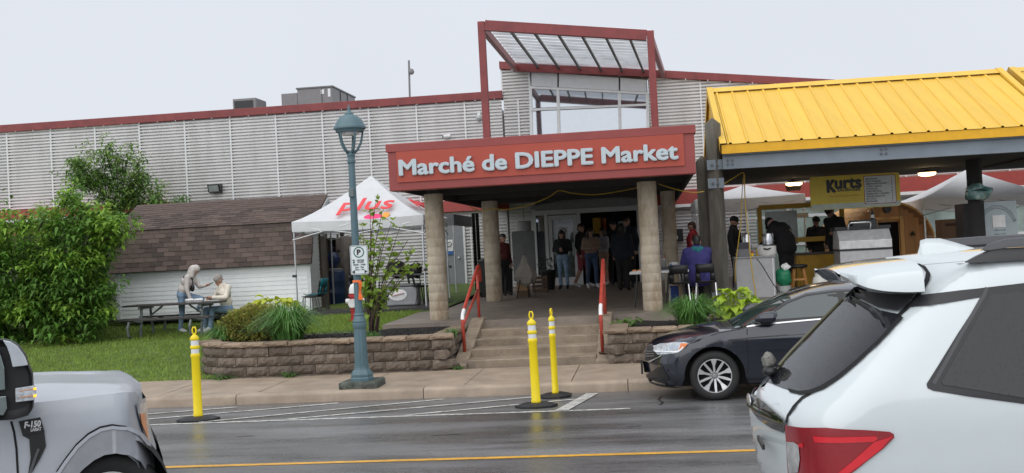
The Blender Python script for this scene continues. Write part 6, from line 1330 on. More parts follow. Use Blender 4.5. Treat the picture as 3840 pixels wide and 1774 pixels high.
# ================================================================ VEHICLES
def interp(tab):
    def f(x):
        if x <= tab[0][0]: return tab[0][1]
        for (a, va), (b, vb) in zip(tab, tab[1:]):
            if x <= b: return va + (vb - va) * (x - a) / (b - a)
        return tab[-1][1]
    return f
class Car:
    def __init__(s, root, W, ends=None): s.t = root; s.W = W; s.ends = ends
    def tr(s, px, py):                      # photo pixel -> (x, z) on the near body side
        m = wm(s.t).inverted(); o = m @ CAM; d = m.to_3x3() @ (fwd + (px - 1920) / F * CR - (py - 887) / F * CU); y = -s.W(2, .8) if not s.ends else -.9
        for _ in range(16):
            k = (y - o.y) / d.y; x, z = o.x + d.x * k, o.z + d.z * k; y = .5 * y - .5 * s.W(x, z)
        return (x, z)
    def P(s, *pts): return [s.tr(*p) for p in pts]
    def panel(s, name, outline, mat, off=0, step=.07, both=True, parent=None, fine=None, smooth=True, label=None, far=True):
        bm = bmesh.new(); bm.faces.new([bm.verts.new((x, 0, z)) for x, z in outline])
        xs = [p[0] for p in outline]; zs = [p[1] for p in outline]
        cuts = []; x = min(xs) + step
        while x < max(xs): cuts.append((V((1, 0, 0)), x)); x += step
        if fine:
            x = fine[0]
            while x < fine[1]: cuts.append((V((1, 0, 0)), x)); x += fine[2]
        z = min(zs) + step
        while z < max(zs): cuts.append((V((0, 0, 1)), z)); z += step
        for no, c in cuts: bmesh.ops.bisect_plane(bm, geom=bm.verts[:] + bm.edges[:] + bm.faces[:], plane_co=no * c, plane_no=no)
        h = .004
        for v in bm.verts:
            x, z = v.co.x, v.co.z
            if s.ends: x = s.ends(x, z)
            w_ = s.W(x, z); wx = (s.W(x + h, z) - w_) / h; wz = (s.W(x, z + h) - s.W(x, z - h)) / (2 * h); wx = min(wx, 6)
            n = V((-wx, -1, -wz)).normalized(); v.co = V((x, -w_, z)) + n * off
        bmesh.ops.triangulate(bm, faces=[f for f in bm.faces if len(f.verts) > 4])
        bm.normal_update()
        if sum(f.normal.y for f in bm.faces) > 0: bmesh.ops.reverse_faces(bm, faces=bm.faces[:])
        touch = min(abs(v.co.y) for v in bm.verts) < .02
        if both and touch:
            g = bmesh.ops.duplicate(bm, geom=bm.verts[:] + bm.edges[:] + bm.faces[:])['geom']
            for v in g:
                if isinstance(v, bmesh.types.BMVert): v.co.y *= -1
            bmesh.ops.reverse_faces(bm, faces=[f for f in g if isinstance(f, bmesh.types.BMFace)])
            bmesh.ops.remove_doubles(bm, verts=bm.verts[:], dist=.0008)
        me = bpy.data.meshes.new(name); bm.to_mesh(me); bm.free(); me.materials.append(mat)
        if smooth: me.polygons.foreach_set('use_smooth', [True] * len(me.polygons))
        o = bpy.data.objects.new(name, me); COL.objects.link(o); o.parent = parent or s.t
        if label: o['label'] = label
        if both and not touch:               # the same piece on the far side
            m2 = me.copy()
            for v in m2.vertices: v.co.y *= -1
            m2.flip_normals(); o2 = bpy.data.objects.new(name, m2); COL.objects.link(o2); o2.parent = o.parent
        return o
    def strip(s, name, pts, wd, mat, off=.003, parent=None):  # narrow line along the side
        out = []; bk = []
        for i, p in enumerate(pts):
            a, b = V(pts[max(i - 1, 0)]), V(pts[min(i + 1, len(pts) - 1)]); d = (b - a).normalized(); n = V((-d.y, d.x)) * wd / 2
            out.append((p[0] + n.x, p[1] + n.y)); bk.append((p[0] - n.x, p[1] - n.y))
        return s.panel(name, out + bk[::-1], mat, off, .1, parent=parent)
    def top(s, name, xs, zc, ze, mat, off=0, k=2.4, inset=0, n=8):   # crowned skin between the two sides
        m = MB(); rows = []
        for x in xs:
            e = ze(x); w_ = s.W(x, e) - inset; row = []
            for j in range(-n, n + 1):
                u = j / n; row.append((x, u * w_, zc(x) - (zc(x) - e) * abs(u) ** k + off))
            rows.append(row)
        m.grid(rows); o = m.obj(name, mat, s.t, smooth=True, local=True, fixn=False); return o
def fr_(a, b, n): return [a + (b - a) * i / n for i in range(n + 1)]
def arc_pts(cx, cz, r, a0, a1, n=14, rz=1): return [(cx + r * math.cos(R_(a0 + (a1 - a0) * i / n)), cz + r * rz * math.sin(R_(a0 + (a1 - a0) * i / n))) for i in range(n + 1)]
tyre = M('tyre', (.018, .018, .018), .75, var=.3); gap = M('panel_gap', (.004, .004, .005), .8); cgl = M('car_glass', (.035, .05, .052), .03, var=.05, ior=1.75); cgd = M('privacy_glass', (.010, .011, .014), .05, var=.05, ior=1.55); trimk = M('trim_black', (.012, .012, .013), .35); well = M('wheel_well', (.006, .006, .006), .95)
def drops(m, scale, amt, col=None):         # rain beads on a surface: bump + darker rims
    n = m.node_tree; l = n.links.new; b = n.nodes['Principled BSDF']; tc = n.nodes.new('ShaderNodeTexCoord'); v = n.nodes.new('ShaderNodeTexVoronoi'); v.inputs['Scale'].default_value = scale; v.inputs['Randomness'].default_value = 1
    l(tc.outputs['Object'], v.inputs['Vector']); r = n.nodes.new('ShaderNodeMapRange'); r.inputs[1].default_value = .10; r.inputs[2].default_value = .22; r.inputs[3].default_value = 1; r.inputs[4].default_value = 0; l(v.outputs['Distance'], r.inputs[0])
    bp = n.nodes.new('ShaderNodeBump'); bp.inputs['Strength'].default_value = amt; bp.inputs['Distance'].default_value = .004; l(r.outputs[0], bp.inputs['Height']); l(bp.outputs[0], b.inputs['Normal']); l(bp.outputs[0], b.inputs['Coat Normal'])
    return m
def wheel(car, x, z, r, rim_r, side, spokes, label=None):
    y = -side[0]; w_ = .2; t = car.t
    m = MB(); pr_ = [(rim_r, 0), (rim_r + .02, -.012), (r - .035, -.012), (r - .008, .012), (r, .04), (r, w_ - .04), (r - .008, w_ - .012), (rim_r + .02, w_), (rim_r, w_)]
    n = 40; rows = [[(x + q * math.cos(2 * math.pi * j / n), (y + d) * side[1], z + q * math.sin(2 * math.pi * j / n)) for j in range(n + 1)] for q, d in pr_]; m.grid(rows); o = m.obj('wheel', tyre, t, smooth=True, local=True)
    m = MB(); m.grid([[(x + q * math.cos(2 * math.pi * j / n), (y + d) * side[1], z + q * math.sin(2 * math.pi * j / n)) for j in range(n + 1)] for q, d in ((rim_r + .003, -.002), (rim_r - .012, .0), (rim_r - .02, .05), (rim_r - .03, .12), (0.001, .13))]); m.obj('rim', M('rim_dark', (.03, .03, .032), .4), o, smooth=True, local=True)
    silver = M('rim_silver', (.62, .63, .64), .28, metal=.6)
    m = MB(); m.grid([[(x + q * math.cos(2 * math.pi * j / n), (y - .004) * side[1], z + q * math.sin(2 * math.pi * j / n)) for j in range(n + 1)] for q in (rim_r + .002, rim_r - .008)]); m.obj('rim_lip', silver, o, local=True)
    for k in range(spokes):
        a = R_(k * 360 / spokes + 20)
        def pt(rad, off, dep): return (x + rad * math.cos(a) - off * math.sin(a), (y + dep) * side[1], z + rad * math.sin(a) + off * math.cos(a))
        m = MB(); wd = (.016, .013) if k % 2 else (.014, .034)
        q = [pt(.04, -.012, .02), pt(.04, .012, .02), pt(rim_r * .6, wd[0] if k % 2 else wd[0], .01), pt(rim_r - .008, wd[1], -.002), pt(rim_r - .008, -wd[1] * (1 if k % 2 else 1.3), -.002), pt(rim_r * .6, -wd[0], .01)]
        bk = [(p[0], p[1] + .03 * side[1], p[2]) for p in q]; m.add(q + bk, [(0, 1, 2, 3, 4, 5), (11, 10, 9, 8, 7, 6)] + [(i, i + 6, (i + 1) % 6 + 6, (i + 1) % 6) for i in range(6)]); m.obj('spoke', silver, o, local=True)
    m = MB(); m.grid([[(x + q * math.cos(2 * math.pi * j / 16), (y + d) * side[1], z + q * math.sin(2 * math.pi * j / 16)) for j in range(17)] for q, d in ((.036, .03), (.034, .004), (.0005, .0))]); hc = m.obj('hub_cap', M('hub_grey', (.3, .3, .31), .3, metal=.5), o, local=True)
    m = MB()
    for a, b in (((-.02, .016), (-.006, -.018)), ((-.006, -.018), (0, -.002)), ((0, -.002), (.006, -.018)), ((.006, -.018), (.02, .016)), ((-.008, .02), (0, .004)), ((0, .004), (.008, .02))): m.beam((x + a[0], (y - .002) * side[1], z + a[1]), (x + b[0], (y - .002) * side[1], z + b[1]), .003, .004, (0, 1, 0))
    if side[2]: m.obj('hub_emblem', silver, o, local=True)
    return o
# ---------------------------------------------------------------- dark sedan
SD = thing('sedan', 'dark navy sedan parked facing left at the kerb', 'car', (.70, 15.36, -.03))
SX = SD.location.x
xn = interp([(.15, -.10), (.25, -.17), (.45, -.185), (.6, -.14), (.68, -.09), (.72, -.02), (.78, .2), (1.5, .2)])
wmax = interp([(.12, .84), (.3, .89), (.55, .905), (.75, .90), (.92, .865), (1.05, .81), (1.25, .71), (1.35, .62), (1.42, .5)])
tailx = interp([(.2, 4.42), (.6, 4.52), (.95, 4.46), (1.05, 4.3)])
def sedW(x, z):
    X, Z = x + SX, z - .03; w_ = wmax(Z); a = xn(Z); t_ = max(0, min(1, (a + .62 - X) / .62)); w_ *= 1 - t_ ** 3.2
    b = tailx(Z); t2 = max(0, min(1, (X - b + .5) / .5)); return max(0, w_ * (1 - t2 ** 4)) + (.012 if .69 < Z < .79 and .9 < X < 4 else 0)
def sedE(x, z): return max(xn(z - .03) - SX, min(tailx(z - .03) - SX, x))
sed = Car(SD, sedW, sedE)
navp = drops(M('navy_paint', (.010, .014, .026), .22, metal=.3, var=.1, coat=1, scale=3), 150, .07)
loc = lambda pts: [(x - SX, z + .03) for x, z in pts]
a1 = arc_pts(.73, .29, .385, 182, -2, 16); a2 = arc_pts(3.42, .29, .385, 182, -2, 16)
side = [(-.2, .2), (.30, .17)] + [(x, max(z, .17)) for x, z in a1] + [(1.15, .19), (3.0, .2)] + [(x, max(z, .18)) for x, z in a2] + [(4.1, .22), (4.5, .3), (4.53, .6), (4.5, .9), (4.35, .98), (4.0, .97), (3.9, .99), (3.3, 1.24), (2.8, 1.31), (2.32, 1.32), (1.94, 1.29), (1.69, 1.20), (1.17, .915), (1.07, .885), (.75, .85), (.36, .77), (.1, .72), (-.03, .685), (-.09, .66), (-.2, .6)]
sed.panel('body', loc(side), navp, 0, .06, fine=(-.19 - SX, .3 - SX, .014))
zc = interp([(-.10, .655), (-.03, .71), (.1, .765), (.26, .815), (.53, .88), (.86, .915), (1.05, .925)]); ze = interp([(-.1, .655), (-.03, .685), (.1, .72), (.36, .77), (.75, .85), (1.07, .885)])
L2 = lambda f: (lambda x: f(x + SX) + .03)
sed.top('bonnet', [x - SX for x in fr_(-.095, .02, 6) + fr_(.05, 1.06, 14)], L2(zc), L2(ze), navp)
rc = interp([(1.02, .925), (1.4, 1.12), (1.76, 1.28), (2.06, 1.355), (2.31, 1.385), (2.8, 1.395), (3.2, 1.36), (3.6, 1.2), (3.98, 1.03), (4.1, 1.01), (4.4, 1.0), (4.48, .95)]); re = interp([(1.02, .885), (1.17, .915), (1.69, 1.20), (1.94, 1.29), (2.32, 1.32), (2.8, 1.31), (3.3, 1.24), (3.9, .99), (4.4, .97)])
sed.top('windscreen', [x - SX for x in fr_(1.0, 1.77, 10)], L2(rc), L2(re), M('windscreen_glass', (.03, .05, .045), .03, ior=1.7), .002, 2.2, .05)
sed.top('roof', [x - SX for x in fr_(1.75, 3.22, 14)], L2(rc), L2(re), navp, 0, 3)
sed.top('rear_window', [x - SX for x in fr_(3.2, 3.95, 8)], L2(rc), L2(re), cgd, .0, 2.6, .05)
sed.top('boot_lid', [x - SX for x in fr_(3.93, 4.46, 6)], L2(rc), L2(re), navp, 0, 3)
b_ = lambda cx, cy: (2350 + cx * .4622, 1000 + cy * .4622); a_ = lambda cx, cy: (2300 + cx * .3782, 1100 + cy * .3782); c_ = lambda cx, cy: (2400 + cx * .25214, 1030 + cy * .25214)
win = loc([(1.24, .945), (1.42, 1.05), (1.69, 1.185), (1.94, 1.268), (2.3, 1.298), (2.8, 1.295), (3.2, 1.23), (3.62, 1.03), (3.6, 1.0), (1.30, .935)])
sed.panel('window_surround', win, trimk, .003, .08)
sed.panel('side_window', loc([(1.36, .975), (1.70, 1.165), (1.94, 1.245), (2.32, 1.275), (2.34, 1.0)]), cgl, .006, .1)
sed.panel('side_window', loc([(2.43, 1.0), (2.41, 1.275), (2.8, 1.27), (3.1, 1.2), (3.15, 1.02)]), cgl, .006, .1)
chr_ = M('chrome_trim', (.68, .69, .70), .2, metal=.8)
sed.strip('chrome_strip', loc([(1.16, .905), (1.3, .92), (2.0, .955), (3.0, .985), (3.6, 1.0)]), .017, chr_, .012)
sed.strip('door_seam', loc([(1.165, .88), (1.15, .7), (1.155, .45), (1.13, .24)]), .010, gap, .002)
sed.strip('bonnet_seam', loc([(.43, .735), (.55, .765), (.8, .84), (1.08, .878), (1.16, .90)]), .008, gap, .002)
sed.strip('crease_shade_line', loc([(.92, .745), (1.2, .765), (2.2, .80), (3.9, .83)]), .016, M('crease_shade', (.004, .005, .009), .3), .003)  # shade along the body crease painted as a dark strip
sed.strip('sill_line', loc([(1.12, .235), (2.0, .24), (3.0, .25)]), .014, gap, .003)
hl = sed.panel('headlight', sed.P(a_(398, 520), a_(470, 500), a_(600, 488), a_(715, 487), a_(745, 500), a_(690, 560), a_(640, 590), a_(440, 608), a_(405, 560)), M('headlight_clear', (.42, .45, .48), .06, var=.5, scale=30, ior=1.6), .006, .03, fine=(-.7, -.2, .012))
sed.panel('turn_signal', sed.P(a_(672, 500), a_(742, 502), a_(692, 552), a_(648, 566)), M('amber', (.62, .16, .03), .2), .010, .03, parent=hl)
sed.panel('daylight_strip', sed.P(a_(400, 560), a_(420, 568), a_(640, 572), a_(655, 562), a_(690, 530), a_(700, 535), a_(655, 578), a_(630, 588), a_(500, 583), a_(420, 582)), M('lamp_white', (.8, .82, .85), .1), .011, .04, parent=hl, fine=(-.7, -.2, .02))
for k in range(2): sed.panel('lens_bar', sed.P(a_(565 + k * 45, 552), a_(585 + k * 45, 515), a_(605 + k * 45, 518), a_(585 + k * 45, 555)), M('lens_blue', (.35, .42, .52), .1), .011, .05, parent=hl)
gr_ = sed.panel('grille', sed.P(a_(333, 545), a_(350, 520), a_(395, 520), a_(405, 565), a_(440, 608), a_(420, 640), a_(345, 672), a_(320, 660), a_(318, 600)), trimk, .004, .03, fine=(-.9, -.6, .012))
for k in range(3): sed.panel('grille_bar', sed.P(a_(326, 566 + k * 26), a_(410, 572 + k * 22), a_(418, 580 + k * 22), a_(326, 578 + k * 26)), M('grille_chrome', (.25, .26, .27), .25, metal=.6), .012, .03, parent=gr_, fine=(-.9, -.6, .012))
sed.panel('chrome_strip', sed.P(a_(345, 676), a_(410, 650), a_(485, 613), a_(480, 625), a_(410, 664), a_(360, 688)), chr_, .012, .03, fine=(-.9, -.5, .012))
iv = sed.panel('air_intake', sed.P(a_(335, 800), a_(430, 740), a_(490, 720), a_(515, 770), a_(560, 850), a_(520, 888), a_(420, 870), a_(325, 830)), trimk, .005, .03, fine=(-.9, -.4, .014))
for k in range(3): sed.panel('intake_bar', sed.P(a_(345, 796 + k * 22), a_(505, 782 + k * 24), a_(510, 790 + k * 24), a_(345, 804 + k * 22)), M('intake_grey', (.03, .03, .033), .4), .010, .04, parent=iv, fine=(-.9, -.4, .014))
sed.panel('bumper_lip', sed.P(a_(312, 855), a_(420, 885), a_(540, 905), a_(690, 935), a_(600, 935), a_(440, 915), a_(330, 885)), trimk, .008, .03, fine=(-.9, -.4, .014))
m = MB(); m.box(-.91, -.885, -.17, .17, .30, .46); m.obj('plate_bracket', trimk, SD, local=True)
for s_ in (-1, 1):
    m = MB(); wx_ = .0
    rows = []
    for i, (dx, hh, dd) in enumerate(((0, .0, .0), (.02, .05, .06), (.10, .075, .09), (.2, .08, .095), (.245, .06, .08), (.25, .02, .03))):
        rows.append([(1.27 - SX + dx + .02 * math.sin(a), s_ * (-1) * (-.93 - .08 - dd * math.cos(a)) * -1 if False else s_ * (.97 + dd * .9 * math.cos(a)), 1.045 + hh * math.sin(a)) for a in [2 * math.pi * j / 12 for j in range(13)]])
    m.grid(rows); mr_ = m.obj('mirror', navp, SD, local=True, smooth=True)
    m = MB(); m.box(1.33 - SX, 1.45 - SX, min(s_ * .86, s_ * .95), max(s_ * .86, s_ * .95), .955, .995); m.obj('mirror_foot', trimk, mr_, local=True)
wheel(sed, .73 - SX, .325, .318, .215, (.86, 1, 1), 10); wheel(sed, .73 - SX, .325, .318, .215, (.86, -1, 0), 10); wheel(sed, 3.42 - SX, .325, .318, .215, (.86, 1, 1), 10); wheel(sed, 3.42 - SX, .325, .318, .215, (.86, -1, 0), 10)
m = MB()
for x in (.73, 3.42):
    for s_ in (-1, 1):
        q = arc_pts(x - SX, .32, .40, 180, 0, 14); m.grid([[(px, s_ * .87, pz) for px, pz in q], [(px, s_ * .45, pz) for px, pz in q]]); m.add([(px, s_ * .6, pz) for px, pz in q], [tuple(range(len(q)))])
m.box(.1 - SX, 4.3 - SX, -.7, .7, .19, .5); m.obj('underbody', well, SD, local=True, fixn=False)
m = MB(); m.box(1.6 - SX, 2.0 - SX, -.55, -.1, .5, 1.12); m.obj('front_seat', trimk, SD, local=True, bevel=.05)
m = MB(); m.tube([(1.35 - SX, -.55, .95), (1.32 - SX, -.42, 1.0), (1.33 - SX, -.3, .95), (1.35 - SX, -.42, .88), (1.35 - SX, -.55, .95)], .015, 6); m.obj('steering_wheel', trimk, SD, local=True)
for yw, dx in ((-.35, 0), (.15, .05)):
    m = MB(); m.tube([(1.0 - SX, yw - .3, .965), (1.12 - SX, yw, .995), (1.14 - SX, yw + .2, .99)], .010, 5); m.obj('wiper', trimk, SD, local=True)

# ---------------------------------------------------------------- white SUV
UV = thing('suv', 'white SUV parked at the right, seen from its rear corner', 'car', (1.0, 7.2, .16)); UX, UZ = 1.0, .16
xt = interp([(.3, .70), (.6, .60), (.85, .57), (.98, .56), (1.06, .60), (1.12, .68), (1.66, 1.24), (1.75, 1.40), (1.9, 1.6)])
uw = interp([(.3, .93), (.7, .995), (1.0, 1.0), (1.15, .985), (1.3, .94), (1.5, .87), (1.65, .81), (1.75, .78), (1.83, .74), (1.9, .55)])
nosx = interp([(.4, 5.45), (.9, 5.5), (1.2, 5.35), (1.3, 4.9)])
def suvW(x, z):
    X, Z = x + UX, z + UZ; w_ = uw(Z); a = xt(Z); t_ = max(0, min(1, (a + .58 - X) / .58)); w_ *= 1 - t_ ** 4.2
    b = nosx(Z); t2 = max(0, min(1, (X - b + .6) / .6)); return max(0, w_ * (1 - t2 ** 4))
def suvE(x, z): return max(xt(z + UZ) - UX, min(nosx(z + UZ) - UX, x))
suv = Car(UV, suvW, suvE); ul = lambda pts: [(x - UX, z - UZ) for x, z in pts]
wpt = M('white_paint', (.58, .635, .65), .2, var=.015, coat=1); wet = drops(M('wet_privacy_glass', (.010, .011, .014), .04, ior=1.5, var=.05), 60, .35); sat = M('satin_black', (.02, .02, .023), .45)
A1 = arc_pts(2.42, .50, .45, 182, -2, 16); A2 = arc_pts(4.65, .55, .47, 182, -2, 16)
body = [(.5, .38), (1.2, .4), (1.9, .38)] + A1 + [(2.95, .38), (4.1, .38)] + A2 + [(5.3, .42), (5.55, .6), (5.55, 1.0), (5.35, 1.18), (4.6, 1.27), (4.2, 1.30), (3.6, 1.77), (3.0, 1.84), (2.2, 1.845), (1.76, 1.835), (1.49, 1.825), (1.40, 1.75), (1.30, 1.68), (.66, 1.1), (.5, 1.03)]
suv.panel('body', ul(body), wpt, 0, .07, fine=(.56 - UX, 1.5 - UX, .02))
rz_c = interp([(1.2, 1.84), (1.49, 1.875), (1.8, 1.895), (2.4, 1.915), (3.0, 1.915), (3.6, 1.86), (4.25, 1.36), (4.6, 1.30), (5.2, 1.22), (5.4, 1.1)]); rz_e = interp([(1.2, 1.80), (1.49, 1.822), (1.76, 1.832), (2.2, 1.842), (3.0, 1.837), (3.6, 1.767), (4.2, 1.297), (4.6, 1.267), (5.35, 1.177)])
U2 = lambda f: (lambda x: f(x + UX) - UZ)
suv.top('roof', [x - UX for x in fr_(1.45, 3.62, 16)], U2(rz_c), U2(rz_e), wpt, 0, 2.6)
suv.top('windscreen', [x - UX for x in fr_(3.6, 4.24, 8)], U2(rz_c), U2(rz_e), cgd, 0, 2.4, .05); suv.top('bonnet', [x - UX for x in fr_(4.22, 5.36, 10)], U2(rz_c), U2(rz_e), wpt, 0, 3)
# spoiler
m = MB(); rows = []
spt = ((1.085, .48, 1.818, 1.806), (1.11, .58, 1.824, 1.775), (1.18, .69, 1.838, 1.725), (1.28, .755, 1.852, 1.70), (1.40, .785, 1.862, 1.69), (1.488, .795, 1.868, 1.69))
spi = [interp([(r[0], r[k]) for r in spt]) for k in (1, 2, 3)]
for X in [1.085 + .403 * (i / 18) ** 1.5 for i in range(19)]:
    W_, zt, zl = [sum(f(X + d) for d in (-.03, 0, .03)) / 3 for f in spi]
    h = [(0, zt), (W_ * .4, zt - .004), (W_ * .75, zt - .016), (W_ * .92, zt - .045), (W_ * .985, zt - .085 if zt - .085 > zl else (zt + zl) / 2), (W_, zl)]; low = [(W_ * .93, zl - .012), (W_ * .6, zl + .01), (0, zl + .02)]
    full = h + low; row = [(X - UX, -y, z - UZ) for y, z in full] + [(X - UX, y, z - UZ) for y, z in full[::-1][1:]]; rows.append(row)
m.grid(rows); m.add(rows[0], [tuple(range(len(rows[0])))]); m.obj('spoiler', wpt, UV, local=True, angle=45)
sp_ = suv.panel('spoiler_underside', suv.P((3180, 1082), (3260, 1102), (3340, 1110), (3433, 1112), (3425, 1130), (3401, 1156), (3371, 1172), (3300, 1160), (3215, 1120)), sat, .018, .05, fine=(.9 - UX, 1.6 - UX, .02))
suv.strip('spoiler_seam', suv.P((3440, 990), (3465, 1001), (3482, 1025), (3478, 1050), (3451, 1099), (3425, 1132), (3401, 1156), (3340, 1212)), .014, gap, .004)
rwp = suv.P((3168, 1090), (3215, 1122), (3300, 1165), (3371, 1180), (3384, 1190), (3300, 1280), (3200, 1372), (3141, 1420), (3085, 1455), (3040, 1470), (3001, 1474), (2960, 1464)) + [(.69 - UX, 1.125 - UZ), (.5 - UX, 1.12 - UZ), (.5 - UX, 1.3 - UZ), (1.0 - UX, 1.66 - UZ)]
rw_ = suv.panel('rear_window', rwp, wet, .006, .06, fine=(.6 - UX, 1.5 - UX, .016))
suv.strip('window_seal', suv.P((3384, 1190), (3300, 1280), (3200, 1372), (3141, 1420), (3085, 1455), (3040, 1472), (3001, 1476), (2960, 1466)), .014, gap, .008)
suv.strip('tailgate_seam', suv.P((3040, 1476), (3010, 1492), (2978, 1525), (2955, 1560), (2949, 1585)), .008, gap, .003)
suv.panel('tail_band', suv.P((2830, 1480), (2870, 1510), (2910, 1545), (2950, 1578), (2948, 1622), (2900, 1605), (2850, 1570), (2820, 1530)) + [(.50 - UX, .99 - UZ), (.50 - UX, 1.045 - UZ)], M('gloss_black', (.008, .008, .010), .08, coat=1), .014, .03, fine=(.55 - UX, .9 - UX, .012))
tlp = [(2950, 1592), (3100, 1604), (3240, 1611), (3335, 1618), (3350, 1626), (3352, 1640), (3310, 1682), (3250, 1728), (3190, 1776), (3120, 1830), (2965, 1830), (2957, 1720)]
tl_ = suv.panel('tail_lamp', suv.P(*tlp), M('lamp_dark_red', (.27, .005, .012), .12, coat=1), .012, .035, fine=(.6 - UX, 1.3 - UX, .018))
br_ = M('lamp_bright_red', (.62, .008, .02), .15, coat=1, emit=.05)
for pg in ([(3055, 1634), (3280, 1634), (3290, 1642), (3275, 1655), (3060, 1656)], [(3275, 1656), (3345, 1634), (3300, 1684), (3200, 1760), (3140, 1800), (3120, 1790)], [(2998, 1665), (3018, 1660), (3020, 1676), (3000, 1676)]):
    suv.panel('lamp_segment', suv.P(*pg), br_, .016, .05, parent=tl_, fine=(.6 - UX, 1.0 - UX, .02))
suv.panel('reverse_lamp', suv.P((2958, 1655), (2985, 1656), (3003, 1668), (3008, 1720), (3002, 1768), (2968, 1775), (2960, 1710)), M('lamp_clear', (.38, .38, .38), .1, var=.35, scale=14), .017, .04, parent=tl_, fine=(.6 - UX, .9 - UX, .014))
wnd = suv.P((3404, 1154), (3451, 1108), (3600, 1090), (3840, 1062)) + ul([(2.6, 1.765), (3.4, 1.73), (4.1, 1.33), (2.6, 1.09)]) + suv.P((3840, 1515), (3640, 1488), (3500, 1466), (3478, 1456), (3474, 1440), (3592, 1250), (3680, 1115))
suv.panel('window_surround', wnd, sat, .005, .07)
for nm, pg, mt_ in (('side_window', suv.P((3713, 1108), (3840, 1092)) + ul([(2.28, 1.70), (2.2, 1.14)]) + suv.P((3840, 1492), (3700, 1470), (3536, 1444), (3530, 1432), (3610, 1290)), wet), ('side_window', ul([(2.36, 1.14), (2.38, 1.70), (3.05, 1.69), (3.05, 1.14)]), cgd), ('side_window', ul([(3.13, 1.15), (3.13, 1.68), (3.42, 1.66), (3.95, 1.3), (3.95, 1.17)]), cgd)):
    suv.panel(nm, pg, mt_, .009, .09)
suv.strip('pillar_line', suv.P((3700, 1080), (3690, 1105), (3600, 1260), (3500, 1440)), .02, M('pillar_line', (.05, .05, .055), .4), .008)
m = MB()                                     # shark fin
fp = [V((*suv.tr(3450, 945), 0))]
fx = [(1.64, 1.885), (1.655, 1.93), (1.66, 1.965), (1.70, 1.975), (1.78, 1.972), (1.86, 1.945), (1.94, 1.915), (2.0, 1.895)]
rows = []
for i, (X, z) in enumerate(fx):
    w0 = .035 * math.sin(math.pi * min(1, (i + .8) / 8)) + .004; rows.append([(X - UX, -w0, 1.875 - UZ), (X - UX, -w0 * .5, (z + 1.88) / 2 - UZ), (X - UX, 0, z - UZ), (X - UX, w0 * .5, (z + 1.88) / 2 - UZ), (X - UX, w0, 1.875 - UZ)])
m.grid(rows); m.add(rows[0], [tuple(range(5))]); m.obj('antenna_fin', wpt, UV, local=True, smooth=True)
for s_ in (-1, 1):                            # roof rails with moulded feet
    m = MB(); y = .70 * s_; rows = []
    for X, zb, zt, w_ in ((1.74, 1.835, 1.842, .03), (1.80, 1.835, 1.87, .05), (1.86, 1.835, 1.895, .055), (1.93, 1.835, 1.905, .055), (3.0, 1.84, 1.91, .055), (3.3, 1.82, 1.88, .05), (3.45, 1.79, 1.80, .03)): rows.append([(X - UX, y - w_, zb - UZ), (X - UX, y - w_ * .75, zt - UZ), (X - UX, y + w_ * .75, zt - UZ), (X - UX, y + w_, zb - UZ)])
    m.grid(rows); rl = m.obj('roof_rail', sat, UV, local=True, smooth=True)
    m = MB(); rows = []
    for X, zb, zt, w_ in ((1.83, 1.90, 1.905, .03), (1.86, 1.90, 1.935, .04), (1.95, 1.908, 1.958, .043), (2.2, 1.91, 1.965, .043), (3.0, 1.915, 1.965, .043), (3.25, 1.89, 1.93, .04), (3.35, 1.875, 1.88, .03)): rows.append([(X - UX, y - w_, zb - UZ), (X - UX, y - w_ * .8, zt - .01 - UZ), (X - UX, y, zt - UZ), (X - UX, y + w_ * .8, zt - .01 - UZ), (X - UX, y + w_, zb - UZ)])
    m.grid(rows); m.obj('rail_bar', M('rail_satin', (.05, .05, .056), .4), rl, local=True, smooth=True)
    m = MB(); m.grid([[(x - UX, y - .012, rz_e(x) + .012 - UZ), (x - UX, y + .012, rz_e(x) + .014 - UZ)] for x in fr_(1.5, 1.76, 5)]); m.obj('roof_ditch', M('ditch_grey', (.2, .2, .22), .5), UV, local=True)
    m = MB(); rows = []
    for i, (dx, hh, dd) in enumerate(((0, .0, .0), (.03, .07, .08), (.10, .09, .11), (.18, .085, .11), (.2, .03, .04))): rows.append([(3.75 - UX - dx, s_ * (1.10 + dd * math.cos(a)), 1.28 - UZ + hh * math.sin(a)) for a in [2 * math.pi * j / 12 for j in range(13)]])
    m.grid(rows); m.obj('mirror', wpt, UV, local=True, smooth=True)
p = suv.tr(2845, 1470); m = MB(); m.ell((.567 - UX, -.0, 1.015 - UZ), (.012, .12, .04), 16, 8); m.obj('badge', chr_, UV, local=True, smooth=True)
wb = V((xt(1.19) - .045 - UX, .0, 1.19 - UZ)); m = MB(); m.ell(wb, (.05, .06, .035), 12, 8); wp_ = m.obj('wiper', trimk, UV, local=True, smooth=True)
m = MB(); m.ell(wb + V((.0, .05, .06)), (.045, .07, .055), 16, 10); m.v = [tuple(V(v) + V((mnoise.noise(V(v) * 25), mnoise.noise(V(v) * 25 + V((5, 0, 0))), mnoise.noise(V(v) * 25 + V((0, 7, 0))))) * .018) for v in m.v]; m.obj('wiper_cover', M('grey_cloth', (.17, .165, .15), .8, var=.5, scale=40), wp_, local=True, smooth=True)
m = MB(); m.tube([(xt(zz) + ox - UX, yy, zz - UZ) for zz, ox, yy in ((1.22, -.02, .02), (1.3, -.012, .10), (1.45, .012, .2), (1.6, .045, .3))], .012, 6); m.obj('wiper_arm', M('wiper_arm', (.12, .115, .07), .5), wp_, local=True)
m = MB(); m.box(.585 - UX, .60 - UX, -.55, -.22, .80 - UZ, .83 - UZ); m.obj('name_badge', trimk, UV, local=True)
for x in (2.42, 4.65):
    for s_ in (1, -1): wheel(suv, x - UX, .38, .38, .25, (.96, s_, 0), 10)
m = MB()
